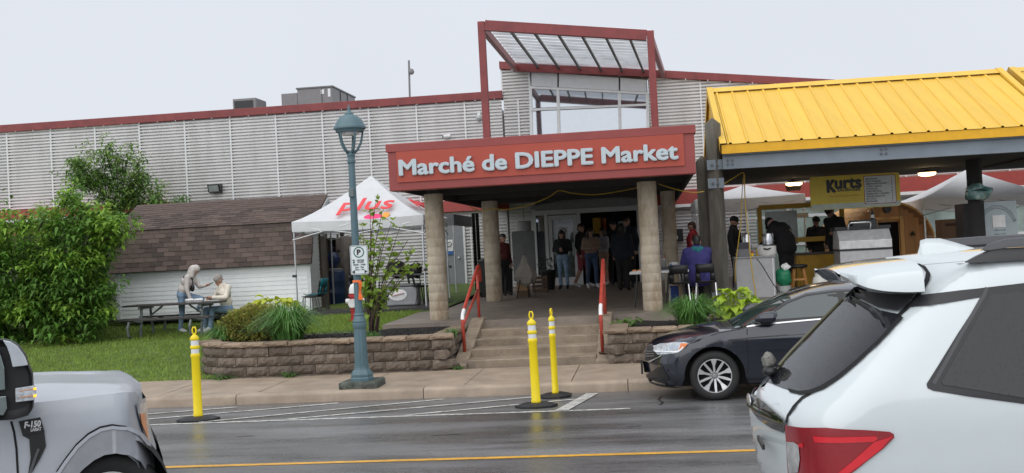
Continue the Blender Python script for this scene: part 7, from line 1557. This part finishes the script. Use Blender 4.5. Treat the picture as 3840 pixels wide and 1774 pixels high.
for x in (2.42, 4.65):
    for s_ in (-1, 1):
        q = arc_pts(x - UX, .39, .48, 180, 0, 14); m.grid([[(px, s_ * .96, pz) for px, pz in q], [(px, s_ * .5, pz) for px, pz in q]]); m.add([(px, s_ * .65, pz) for px, pz in q], [tuple(range(len(q)))])
m.box(.8 - UX, 5.2 - UX, -.8, .8, .25, .6); m.obj('underbody', well, UV, local=True, fixn=False)

# ---------------------------------------------------------------- silver pickup
TRZ = R_(27); N0 = V((-3.47, 7.28)); tdir = V((math.cos(TRZ), math.sin(TRZ))); nrm = V((-math.sin(TRZ), math.cos(TRZ)))
cen = N0 + nrm * 1.0 - tdir * .9            # middle of the truck, 0.9 m behind the nose corner
TK = thing('pickup_truck', 'silver grey pickup truck nosing in at the lower left', 'truck', (cen.x, cen.y, .08), TRZ)
tw_f = interp([(.2, .97), (.6, 1.0), (.95, 1.0), (1.05, .985), (1.12, .955), (1.18, .90), (1.25, .86), (1.7, .72), (1.9, .66)])
nx_ = interp([(.3, 1.0), (.6, .99), (.75, .955), (.85, .94), (1.05, .93), (1.12, .90), (1.2, .84)])
def trkW(x, z):
    w_ = tw_f(z); a = nx_(z); t_ = max(0, min(1, (x - a + .26) / .26)); w_ *= 1 - t_ ** 3.5; t2 = max(0, min(1, (-4.6 - x + .2) / .2)); return max(0, w_ * (1 - t2 ** 4))
def trkE(x, z): return min(nx_(z), max(-4.6, x))
trk = Car(TK, trkW, trkE)
sil = M('silver_paint', (.40, .425, .465), .35, metal=.0, var=.03, coat=.35); plast = M('grey_flare', (.27, .28, .305), .45); blkp = M('matte_black', (.014, .014, .015), .55)
T = lambda cx, cy: (cx * .4404, 1250 + cy * .4404); T2 = lambda cx, cy: (cx * .4405, 1250 + cy * .4403)
seam_b = trk.tr(*T(110, 790)); wc = trk.tr(*T(960, 1100)); archc = trk.P(T(665, 1195), T(720, 1140), T(800, 1075), T(890, 1030), T(990, 1015), T(1080, 1035), T(1160, 1100), T(1215, 1190))
ax0, ax1 = archc[0][0] - .06, archc[-1][0] + .03
low = [(-4.6, .45), (ax0 - .3, .42), (ax0 - .08, .45), (ax0, .62)] + archc + [(ax1, .62), (ax1 + .02, .45), (1.0, .40)]
up_ = trk.P(T(1240, 620), T(1200, 560), T(1150, 495), T(1050, 500), T(800, 530), T(600, 560), T(290, 590))
sidep = low + [(1.0, .7), (.96, .95)] + [(x, z) for x, z in up_[1:]] + [(up_[-1][0] - .3, up_[-1][1] + .02), (-2.6, 1.12), (-2.7, 1.22), (-4.6, 1.22)]
trk.panel('body', sidep, sil, 0, .05, fine=(.6, 1.0, .012))
hz = interp([(.35, 1.165), (.6, 1.16), (.78, 1.15), (.9, 1.12)]); ue = sorted(up_); hze = interp([(x, z) for x, z in ue]); 
hc_ = interp([(-.3, 1.20), (0, 1.20), (.3, 1.185), (.5, 1.165), (.7, 1.145), (.82, 1.125), (.9, 1.08)])
m = MB(); rows = []
for x in fr_(-.35, .9, 26):
    e = hze(x); w_ = trkW(x, e); row = []
    for j in range(-16, 17):
        u = abs(j) / 16; bulge = .02 * ss(.78, .62, u) * ss(.9, .6, x) - .03 * ss(.55, .3, u) * ss(.85, .5, x) * ss(-.2, .2, x); row.append((x, w_ * j / 16, e + (hc_(x) - e) * (1 - u ** 3) + bulge * (1 - u)))
    rows.append(row)
m.grid(rows); m.obj('bonnet', sil, TK, local=True, smooth=True, fixn=False)
fl_out = trk.P(T(490, 1195), T(560, 1090), T(660, 960), T(760, 870), T(860, 815), T(960, 795), T(1060, 810), T(1150, 870), T(1220, 960), T(1280, 1080), T(1325, 1195)); fl_in = archc; fl_out = [(min(x, .90), z) for x, z in fl_out]
trk.panel('wheel_flare', fl_out + [(.90, .40), (.875, .40)] + fl_in[::-1] + [(.42, .40), (.29, .40)], plast, .035, .04, fine=(.6, 1.0, .015))
trk.strip('flare_lip', fl_out, .022, sil, .042); trk.strip('flare_shadow', [(x - .004, z + .014) for x, z in fl_out], .012, gap, .012)
trk.strip('door_seam', trk.P(T(95, 750), T(120, 840), T(140, 980), T(152, 1190)) + [(trk.tr(*T(155, 1190))[0], .45)], .014, gap, .003)
hl = trk.panel('headlight', trk.P(T(1145, 605), T(1165, 595), T(1225, 590), T(1240, 640), T(1255, 800), T(1268, 930), T(1280, 1000), T(1245, 930), T(1205, 840), T(1165, 700)), M('headlight_chrome', (.55, .58, .62), .12, metal=.4, var=.5, scale=25), .012, .03, fine=(.6, 1.0, .01))
trk.panel('turn_signal', trk.P(T(1172, 685), T(1215, 680), T(1228, 760), T(1250, 925), T(1215, 845), T(1185, 770)), M('amber_lens', (.75, .20, .015), .15), .018, .03, parent=hl, fine=(.6, 1.0, .012))
vt = trk.panel('fender_vent', trk.P(T(190, 868), T(300, 848), T(378, 830), T(392, 960), T(345, 1060), T(265, 1195), T(240, 1195), T(262, 1060), T(250, 900)), blkp, .012, .05)
trk.strip('vent_edge', trk.P(T(330, 980), T(300, 1060), T(255, 1195)), .016, M('vent_grey', (.09, .095, .10), .4), .020, parent=vt)
bd = trk.panel('badge', trk.P(T(160, 750), T(345, 715), T(380, 828), T(195, 868)), blkp, .022, .05)
q0 = trk.tr(*T(195, 795)); q1 = trk.tr(*T(355, 765)); bw = q1[0] - q0[0]
inv_loc = lambda x, y, z: wm(TK) @ V((x, y, z))
wl_ = trkW(q0[0], q0[1]) + .03
ch2 = M('badge_chrome', (.72, .73, .74), .2, metal=.5)
text('lettering', 'F-150', bw * .86, .038, ch2, TK, inv_loc(q0[0] + .012, -wl_, q0[1] - .006), .008, .05, .2, rot=(0, R_(-1), 0)); q2 = trk.tr(*T(265, 825)); text('lettering', 'LARIAT', bw * .56, .020, ch2, TK, inv_loc(q2[0], -wl_, q2[1] - .004), .006, .04, .15, rot=(0, R_(-1), 0))
# mirror: built at its own place, standing out from the door
MYo = -1.28
def tm(cx, cy, y=MYo):
    px, py = T2(cx, cy); mI = wm(TK).inverted(); o = mI @ CAM; d = mI.to_3x3() @ (fwd + (px - 1920) / F * CR - (py - 887) / F * CU); k = (y - o.y) / d.y; return (o.x + d.x * k, o.z + d.z * k)
outl = [tm(*p) for p in ((-260, 90), (-120, 60), (20, 55), (90, 70), (150, 110), (210, 190), (240, 280), (270, 350), (275, 450), (283, 560), (275, 650), (240, 700), (120, 735), (-30, 745), (-260, 700))]
m = MB(); rows = []
cxm = sum(p[0] for p in outl) / len(outl); czm = sum(p[1] for p in outl) / len(outl)
for dy, sc in ((.0, .80), (-.012, .93), (-.05, 1.0), (.10, 1.0), (.15, .9)):
    rows.append([(cxm + (x - cxm) * sc, MYo + .05 + dy, czm + (z - czm) * sc) for x, z in outl + outl[:1]])
rows = [[(p[0], p[1], p[2]) for p in r] for r in (rows[0], rows[1], rows[2], rows[3], rows[4])]
m.grid(rows); m.add(rows[0][:-1], [tuple(range(len(outl)))]); m.add(rows[-1][:-1], [tuple(range(len(outl)))])
mir = m.obj('mirror', blkp, TK, local=True, angle=50)
def mpoly(name, pts, mt_, dy, parent=mir):
    q = [tm(*p, MYo + dy) for p in pts]; m = MB(); m.add([(x, MYo + dy, z) for x, z in q] + [(x, MYo + dy + .03, z) for x, z in q], [tuple(range(len(q)))] + [(i, i + len(q), (i + 1) % len(q) + len(q), (i + 1) % len(q)) for i in range(len(q))]); return m.obj(name, mt_, parent, local=True, bevel=.004)
mpoly('mirror_cap', ((22, 58), (90, 72), (150, 112), (208, 192), (238, 272), (180, 280), (108, 288), (85, 190), (60, 120)), M('cap_silver', (.52, .56, .60), .2, metal=.4, coat=1), -.018)
ind = mpoly('mirror_indicator', ((130, 470), (290, 445), (306, 470), (305, 545), (285, 570), (133, 588)), M('headlight_clear', (0, 0, 0)), -.02)
amb = M('amber_lit', (1.0, .42, .02), .3, emit=1.2)
mpoly('amber_lamp', ((283, 465), (306, 462), (308, 482), (284, 485)), amb, -.026, ind); mpoly('amber_lamp', ((284, 525), (308, 520), (310, 542), (286, 548)), amb, -.026, ind); mpoly('amber_line', ((165, 545), (284, 528), (284, 534), (165, 551)), M('amber_soft', (.7, .25, .05), .4), -.024, ind); mpoly('amber_line', ((165, 490), (284, 470), (284, 475), (165, 496)), M('amber_soft', (0, 0, 0)), -.024, ind)
mpoly('mirror_glass', ((-250, 120), (-20, 130), (10, 200), (38, 300), (45, 480), (-250, 520)), M('mirror_glass', (.25, .30, .30), .03, metal=.9), -.016); mpoly('mirror_glass', ((-250, 560), (52, 535), (62, 640), (30, 700), (-250, 690)), M('mirror_glass', (0, 0, 0)), -.016)
m = MB(); m.box(cxm - .08, cxm + .05, MYo + .1, -.92, 1.06, 1.13); m.obj('mirror_arm', blkp, mir, local=True)
# cab, bed, front and wheels
cab_ = [(-.42, 1.2), (-.9, 1.62), (-1.2, 1.72), (-2.5, 1.74), (-2.75, 1.5), (-2.8, 1.2)]
m = MB(); m.grid([[(x, s_ * (tw_f(z) - .04), z) for x, z in cab_] for s_ in (-1, 1)]); m.obj('cab_roof', sil, TK, local=True, smooth=True)
for s_ in (-1, 1):
    m = MB(); m.add([(x, s_ * (tw_f(z) - .045), z) for x, z in cab_ + [(-2.8, 1.1), (-.3, 1.1)]], [tuple(range(8))]); m.obj('cab_side', sil, TK, local=True)
    m = MB(); m.add([(x, s_ * (tw_f(z) - .03), z) for x, z in ((-.58, 1.24), (-.95, 1.58), (-1.2, 1.66), (-2.4, 1.67), (-2.6, 1.5), (-2.65, 1.24))], [tuple(range(6))]); m.obj('side_window', cgl, TK, local=True)
m = MB(); m.grid([[(x, s_ * (tw_f(z) - .12), z + .012) for x, z in ((-.4, 1.21), (-.88, 1.61))] for s_ in (-1, 1)]); m.obj('windscreen', cgl, TK, local=True)
m = MB(); m.box(-4.55, -2.85, -.95, .95, .8, .84); m.obj('bed_floor', blkp, TK, local=True)
m = MB(); m.box(.78, .86, -.5, .5, .55, .9); m.obj('grille', blkp, TK, local=True, bevel=.02)
m = MB(); m.box(.92, .985, -.6, .6, .40, .52); m.obj('front_bumper', chr_, TK, local=True, bevel=.02)
xw = (ax0 + ax1) / 2
for x in (xw, -3.2):
    for s_ in (1, -1): wheel(trk, x, .36, .36, .23, (.93, s_, 0), 6)
m = MB()
for x in (xw, -3.2):
    for s_ in (-1, 1):
        q = [(x + .42 * math.cos(R_(a)), .3 + .55 * math.sin(R_(a))) for a in range(180, -1, -12)]; m.grid([[(px, s_ * .97, pz) for px, pz in q], [(px, s_ * .5, pz) for px, pz in q]]); m.add([(px, s_ * .62, pz) for px, pz in q], [tuple(range(len(q)))])
m.box(-4.4, .9, -.6, .6, .3, .7); m.obj('underbody', well, TK, local=True, fixn=False)
# ================================================================ VEGETATION
def leafmat(name, c, isl=.4, tr=.35, rough=.45): return M(name, c, rough, var=.15, scale=1.5, island=isl, trans=tr)
def add_leaf(m, p, d, ln, wd, up=V((0, 0, 1)), fold=.25, droop=.25):
    s_ = d.cross(up)
    s_ = s_.normalized() if s_.length > .05 else V((1, 0, 0)); n = s_.cross(d).normalized()
    a = p + d * ln * .45 + n * wd * fold * .3; t = p + d * ln - V((0, 0, ln * droop))
    m.add([p, a + s_ * wd + n * wd * fold, t, a - s_ * wd + n * wd * fold, a], [(0, 1, 4), (0, 4, 3), (1, 2, 4), (4, 2, 3)])
def in_poly(x, y, P):
    c = False; j = len(P) - 1
    for i in range(len(P)):
        if (P[i][1] > y) != (P[j][1] > y) and x < (P[j][0] - P[i][0]) * (y - P[i][1]) / (P[j][1] - P[i][1]) + P[i][0]: c = not c
        j = i
    return c
def leafy(name, label, cat, poly, Y0, Y1, clumps, per, ln, wd, mats, base, trunks, seed, edge=.0, clr=.32):
    rnd = random.Random(seed); t = thing(name, label, cat, base); xs = [p[0] for p in poly]; ys = [p[1] for p in poly]; m = MB(); tw = MB(); cs = []
    while len(cs) < clumps:
        x, y = rnd.uniform(min(xs), max(xs)), rnd.uniform(min(ys), max(ys))
        if not in_poly(x, y, poly): continue
        u = rnd.random() ** 1.6
        if not all(in_poly(x + a * 30 * u, y + b * 30 * u, poly) for a, b in ((1, 0), (-1, 0), (0, 1), (0, -1))): u *= .5; 
        Y = (Y0 + Y1) / 2 + (Y1 - Y0) / 2 * (1 - u) * rnd.choice((-1, -1, 1)); p = at(x, y, Y)
        if p.z < land_z(p.x, p.y) + .1: continue
        cs.append(p)
    c0 = sum(cs, V((0, 0, 0))) / len(cs)
    for p in cs:
        out = (p - c0); out = V((out.x, out.y * .7, out.z * .5 + .3)).normalized(); q = p - out * clr * 1.2 + V((rnd.uniform(-.1, .1), 0, -.15)); tw.tube([q, p], [.012, .005], 4, False)
        m.cur = 1 if rnd.random() < .22 + .35 * ss(c0.z - .3, c0.z + 1.2, p.z) else 0; L_ = rnd.random() < .22  # the paler second leaf colour comes up more often towards the top
        if L_: p = p + out * rnd.uniform(.1, .38) + V((0, 0, rnd.uniform(0, .25)))
        k = int(per * rnd.uniform(.7, 1.3))
        for i in range(k):
            f = i / k; bp = q.lerp(p, .35 + .75 * f) + V((rnd.gauss(0, 1), rnd.gauss(0, 1), rnd.gauss(0, .8))) * clr * .38 * (1.1 - .5 * f)
            a = rnd.uniform(0, 6.28); d = (out * rnd.uniform(.1, .8) + V((math.cos(a), math.sin(a), rnd.uniform(-.55, .5)))).normalized(); add_leaf(m, bp, d, ln * rnd.uniform(.5, 1.25), wd * rnd.uniform(.6, 1.15), droop=rnd.uniform(.1, .6))
    m.obj('foliage' if cat != 'tree' else 'crown', mats, t, fixn=False)
    bark = M('bark', (.045, .035, .028), .9, var=.4, scale=12)
    tw.obj('twigs', bark, t, fixn=False)['kind'] = 'stuff'
    for pts, r0, r1 in trunks:
        b = MB(); n = len(pts); b.tube(pts, [r0 + (r1 - r0) * i / (n - 1) for i in range(n)], 9); b.obj('trunk' if r0 > .05 else 'stem', bark, t, smooth=True)
    return t
bush_poly = [(-260, 800), (-60, 800), (0, 796), (98, 776), (160, 790), (216, 756), (270, 720), (282, 697), (341, 691), (360, 740), (387, 775), (452, 782), (478, 802), (472, 855), (537, 828), (540, 850), (500, 890), (459, 907), (485, 959), (446, 999), (439, 1051), (491, 1084), (480, 1105), (452, 1110), (432, 1195), (374, 1235), (275, 1248), (203, 1274), (131, 1293), (72, 1267), (-60, 1270), (-260, 1260)]
bush_poly = [(x - 42 * ss(100, 350, x), y + 18) for x, y in bush_poly]
lf1, lf2 = leafmat('bush_leaf', (.115, .245, .036), .5, .4, .6), leafmat('bush_leaf_pale', (.26, .43, .06), .35, .4, .6)
g0 = at(120, 1240, 25.2); bz = land_z(-16, 25)
tk = []
for dx, tx, tz_ in ((0, -.9, 2.6), (.4, .7, 2.9), (-.5, -1.8, 2.2), (1.0, 1.9, 2.4), (-1.2, -2.6, 2.5)): tk.append(([(-15.6 + dx, 25.6, bz - .1), (-15.6 + dx + tx * .3, 25.6, bz + .9), (-15.6 + dx + tx * .8, 25.5, bz + tz_ * .8), (-15.6 + dx + tx * 1.2, 25.4, bz + tz_ * 1.1)], .06, .015))
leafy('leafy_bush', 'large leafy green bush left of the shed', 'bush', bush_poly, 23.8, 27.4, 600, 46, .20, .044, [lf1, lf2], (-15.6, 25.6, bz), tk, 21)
tree_poly = [(259, 592), (300, 585), (341, 566), (395, 572), (398, 520), (412, 522), (425, 572), (470, 580), (505, 562), (530, 580), (535, 640), (550, 651), (575, 690), (600, 660), (605, 737), (640, 760), (695, 735), (700, 755), (640, 790), (563, 792), (498, 850), (419, 900), (330, 880), (354, 815), (367, 737), (320, 720), (282, 690), (235, 665), (262, 650)]
lf3, lf4 = leafmat('tree_leaf', (.11, .22, .045), .5, .4, .6), leafmat('tree_leaf_pale', (.23, .35, .08), .35, .4, .6)
tz0 = land_z(-14.9, 31.2)
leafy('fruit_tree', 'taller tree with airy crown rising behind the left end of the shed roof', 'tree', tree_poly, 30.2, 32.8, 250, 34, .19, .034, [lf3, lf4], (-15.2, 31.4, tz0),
      [([(-15.2, 31.4, tz0 - .1), (-15.1, 31.4, 2.2), (-14.9, 31.4, 3.6), (-14.8, 31.4, 5.2)], .10, .02), ([(-15.0, 31.4, 3.0), (-14.5, 31.5, 3.8), (-14.2, 31.5, 4.3)], .05, .012), ([(-15.05, 31.4, 2.8), (-15.8, 31.3, 4.0), (-16.2, 31.3, 4.9)], .05, .012)], 33)
# ---------------------------------------------------------------- ornamental grasses
gm = leafmat('grass_blade', (.11, .25, .055), .35, .25, .4)
def grass_clump(label, X, Y, z, r, h, n, seed):
    rnd = random.Random(seed); t = thing('ornamental_grass', label, 'grass plant', (X, Y, z)); m = MB()
    for i in range(n):
        a = rnd.uniform(0, 6.28); reach = r * rnd.uniform(.35, 1.15); ht = h * rnd.uniform(.6, 1.15) * (1.15 - .45 * reach / r); d = V((math.cos(a), math.sin(a), 0)); s_ = V((-d.y, d.x, 0)) * rnd.uniform(.005, .010); b0 = V((X, Y, z)) + d * rnd.uniform(0, r * .3) + V((rnd.uniform(-.05, .05), rnd.uniform(-.05, .05), 0)); rows = []
        for k in range(6):
            u = k / 5; p = b0 + d * reach * (u ** 1.5) + V((0, 0, ht * (1.75 * u - 1.05 * u * u - (.35 * max(0, u - .6)) * 2 * reach / r))); w_ = 1.3 * (1 - u * .88); rows.append([p - s_ * w_, p + s_ * w_])
        m.grid(rows)
    m.obj('blades', gm, t, fixn=False); b = MB(); b.ell((X, Y, z + .03), (r * .35, r * .35, .08), 12, 6); b.obj('crown_base', M('grass_crown', (.05, .05, .025), .9), t)
grass_clump('large clump of arching ornamental grass left of the lamp post', -6.35, 18.98, .62, .76, .98, 800, 1)
grass_clump('small grass clump at the left end of the curved wall', -7.75, 19.55, .55, .45, .62, 300, 2)
grass_clump('arching grass clump right of the steps above the sedan bonnet', .62, 19.1, .60, .66, .74, 680, 3)
grass_clump('grass clump half hidden behind the lime hosta', 1.75, 19.4, .60, .42, .5, 200, 4)
for i, (px, py, Y, lab) in enumerate([(1690, 1240, 18.75, 'small weed clump at the right end of the left flower bed'), (1395, 1255, 18.7, 'leafy weeds at the foot of the young shrub')]): grass_clump(lab, at(px, py, Y).x, Y, .6, .22, .24, 60, 10 + i)
grass_clump('tuft of weeds at the foot of the left cheek wall', -3.25, 18.28, .1, .12, .10, 45, 14); grass_clump('weeds growing out of the curved wall foot', -6.1, 18.12, .1, .2, .14, 60, 15); grass_clump('weeds along the pavement edge left of the curved wall', -7.3, 18.2, .1, .28, .12, 90, 16)
# ---------------------------------------------------------------- clipped spirea mound
def mound(name, label, c, r, n, mats, ln, wd, seed):
    rnd = random.Random(seed); t = thing(name, label, 'shrub', (c.x, c.y, c.z - r[2])); m = MB(); tw = MB()
    for i in range(n):
        a = rnd.uniform(0, 6.28); u = rnd.uniform(-.5, 1); q = math.sqrt(1 - min(1, u * u)); d = V((q * math.cos(a), q * math.sin(a), u)); bump_ = 1 + .16 * mnoise.noise(d * 2.6 + c) + .06 * mnoise.noise(d * 7); p = c + V((d.x * r[0], d.y * r[1], d.z * r[2])) * bump_ * rnd.uniform(.82, 1.03); m.cur = rnd.random() < .35
        e = (d + V((rnd.uniform(-.8, .8), rnd.uniform(-.8, .8), rnd.uniform(-.2, .9)))).normalized(); add_leaf(m, p, e, ln * rnd.uniform(.6, 1.3), wd)
        if i % 30 == 0: tw.tube([c - V((0, 0, r[2] * .8)), p], [.012, .004], 4, False)
    m.mi = [int(x) for x in m.mi]; m.obj('foliage', mats, t, fixn=False); tw.obj('stems', M('bark', (0, 0, 0)), t, fixn=False)['kind'] = 'stuff'
mound('spirea_shrub', 'rounded bronze-green shrub in the bed beside the picnic table', V((-7.22, 19.75, .84)), (.66, .5, .40), 9000, [leafmat('spirea_leaf', (.33, .37, .08), .4), leafmat('spirea_leaf_red', (.36, .29, .09), .3)], .06, .018, 5)
# ---------------------------------------------------------------- hostas with single leaves
def leaf_mesh(ln, wd, mat):
    m = MB(); rows = []
    for i in range(7):
        u = i / 6; w_ = wd * math.sin(math.pi * min(1, u * .93 + .07)) ** .8 * (1.15 - .5 * u); z = .28 * ln * math.sin(u * 2.2) - .25 * ln * u * u
        rows.append([(-w_, ln * u, z + w_ * .35), (-w_ * .5, ln * u, z + .05 * w_), (0, ln * u, z - w_ * .06), (w_ * .5, ln * u, z + .05 * w_), (w_, ln * u, z + w_ * .35)])
    m.grid(rows); return m.mesh('leaf', mat, smooth=True, fixn=False)
hm = M('hosta_lime', (.36, .50, .035), .45, var=.18, rand=.25, trans=.25); hm2 = M('hosta_gold', (.50, .56, .04), .45, var=.15, rand=.2, trans=.25)
def hosta(label, X, Y, z, r, h, n, mat, seed, ln=.19):
    rnd = random.Random(seed); t = thing('hosta', label, 'plant', (X, Y, z)); LM = [leaf_mesh(ln * k, ln * .42 * k, mat) for k in (.8, 1, 1.15)]; st_m = MB()
    for i in range(n):
        a = i * 2.399 + rnd.uniform(-.3, .3); f = math.sqrt((i + .5) / n); p = V((r * f * math.cos(a), r * f * math.sin(a) * .8, h * (1 - f * f * .75) * rnd.uniform(.85, 1.08))); o = link('leaf', rnd.choice(LM), t, p, rot=(rnd.uniform(-.5, .25) - .3 * f, rnd.uniform(-.3, .3), a - math.pi / 2 + rnd.uniform(-.4, .4))); st_m.tube([V((0, 0, 0)) + V((p.x * .2, p.y * .2, 0)), p], .006, 4, False)
    st_m.obj('stems', mat, t, local=True, fixn=False)['kind'] = 'stuff'
hosta('lime green hosta in front of the pale counter', 1.38, 19.4, .60, .46, .52, 95, hm, 3)
hosta('golden hosta peeking over the bronze-green shrub', -7.1, 20.4, .92, .55, .46, 48, hm2, 4, .24)
for i, (px, lab) in enumerate([(2330, 'small green seedling nearest the right handrail'), (2378, 'small green seedling left of the stained column')]): hosta(lab, at(px, 1205, 19.6).x, 19.6, .6, .12, .14, 9, leafmat('seedling', (.10, .19, .04)), 7 + i, .12)
# ---------------------------------------------------------------- young open shrub beside the lamp
t = thing('young_shrub', 'thin upright shrub with sparse lime leaves right of the lamp post', 'shrub', (-4.85, 19.1, .6)); rnd = random.Random(9); lfm = [leaf_mesh(.115 * k, .050 * k, leafmat('shrub_leaf', (.24, .36, .05), .0, .35)) for k in (.8, 1.0, 1.2)]; bark2 = M('shrub_bark', (.07, .045, .035), .8, var=.3)
tips = [(1410, 748), (1388, 790), (1432, 800), (1470, 830), (1500, 850), (1360, 850), (1530, 900), (1560, 930), (1375, 905), (1445, 870), (1590, 980), (1350, 960), (1520, 1010), (1360, 1060), (1480, 960)]; nl = 0
for i, (px, py) in enumerate(tips):
    e = at(px, py, 19.1 + rnd.uniform(-.35, .35)); b = V((-4.88 + rnd.uniform(-.07, .07), 19.1 + rnd.uniform(-.06, .06), .58)); mid = b.lerp(e, .45) + V((-(e.x - b.x) * .22, 0, .05)); pts = [b, b.lerp(mid, .5) + V((rnd.uniform(-.03, .03), 0, 0)), mid, mid.lerp(e, .5) + V((rnd.uniform(-.04, .04), 0, .02)), e]
    m = MB(); m.tube(pts, [.018, .015, .011, .008, .004], 6); m.obj('stem', bark2, t, smooth=True)
    for k in range(19):
        u = .28 + .75 * rnd.random(); u = min(u, 1); j = min(3, int(u * 4)); p = V(pts[j]).lerp(V(pts[j + 1]), u * 4 - j); p += V((rnd.gauss(0, .05), rnd.gauss(0, .05), rnd.gauss(0, .03))) * (1.2 - .4 * u)
        link('leaf', rnd.choice(lfm), t, p - t.location, rot=(rnd.uniform(-.9, .9), rnd.uniform(-.6, .6), rnd.uniform(0, 6.28)))
# ---------------------------------------------------------------- lawn blades
def lawn_blades():
    rnd = random.Random(2); vs, fs = [], []; n = 0
    def blade(x, y, z, h, w_):
        a = rnd.uniform(0, 6.28); c, s_ = math.cos(a) * w_, math.sin(a) * w_; lx, ly = rnd.gauss(0, .4) * h, rnd.gauss(0, .4) * h; k = len(vs); vs.extend(((x - c, y - s_, z), (x + c, y + s_, z), (x + lx, y + ly, z + h))); fs.append((k, k + 1, k + 2))
    while n < 95000:
        x, y = rnd.uniform(-18.5, -6.2), rnd.uniform(18.3, 27.2)
        if -8.3 + max(0, (19.4 - y)) * .9 < x < -6.2 and y < 20.6: continue
        if mnoise.noise(V((x * .9, y * .9, 2))) < -.45 and rnd.random() < .6: n += 1; continue
        z = land_z(x, y); h = rnd.uniform(.03, .075) * (1.0 + .5 * mnoise.noise(V((x * 1.7, y * 1.7, 7)))); blade(x, y, z - .005, h, .006); n += 1
    for i in range(9000):
        x, y = rnd.uniform(-7.2, -4.9), rnd.uniform(20.4, 24.3)
        if x > -5.05 - (20.55 > y): continue
        blade(x, y, land_z(x, y) - .005, rnd.uniform(.03, .08), .006)
    for i in range(2500):
        x = rnd.uniform(-18, -6.6); blade(x, 18.27 + rnd.uniform(-.05, .06), .1, rnd.uniform(.03, .09), .006)
    me = bpy.data.meshes.new('lawn_grass'); me.from_pydata(vs, [], fs); me.materials.append(leafmat('lawn_blade', (.23, .33, .052), .45, .3, .5)); o = bpy.data.objects.new('lawn_grass', me); COL.objects.link(o); tag(o, 'short green grass on the sloping lawn', 'grass', kind='stuff')
lawn_blades()
# mulch chips
m = MB(); rnd = random.Random(4)
for i in range(2600):
    if i < 1700: x, y = rnd.uniform(-7.4, -3.42), rnd.uniform(18.42, 20.3)
    else: x, y = rnd.uniform(-.7, 2.2), rnd.uniform(18.42, 20.5)
    z = max(bed_z(x, y), land_z(x, y) + .02 if x < -3 else 0) + .004; a = rnd.uniform(0, 6.28); d = V((math.cos(a), math.sin(a), rnd.uniform(-.3, .5))) * rnd.uniform(.02, .045); s_ = V((-math.sin(a), math.cos(a), 0)) * .008; p = V((x, y, z)); m.add([p - d - s_, p - d + s_, p + d + s_, p + d - s_], [(0, 1, 2, 3)])
o = m.obj('mulch_chips', M('mulch_chip', (.022, .017, .014), .9, island=.6), fixn=False); tag(o, 'dark bark chips scattered over the planting beds', 'mulch', kind='stuff')
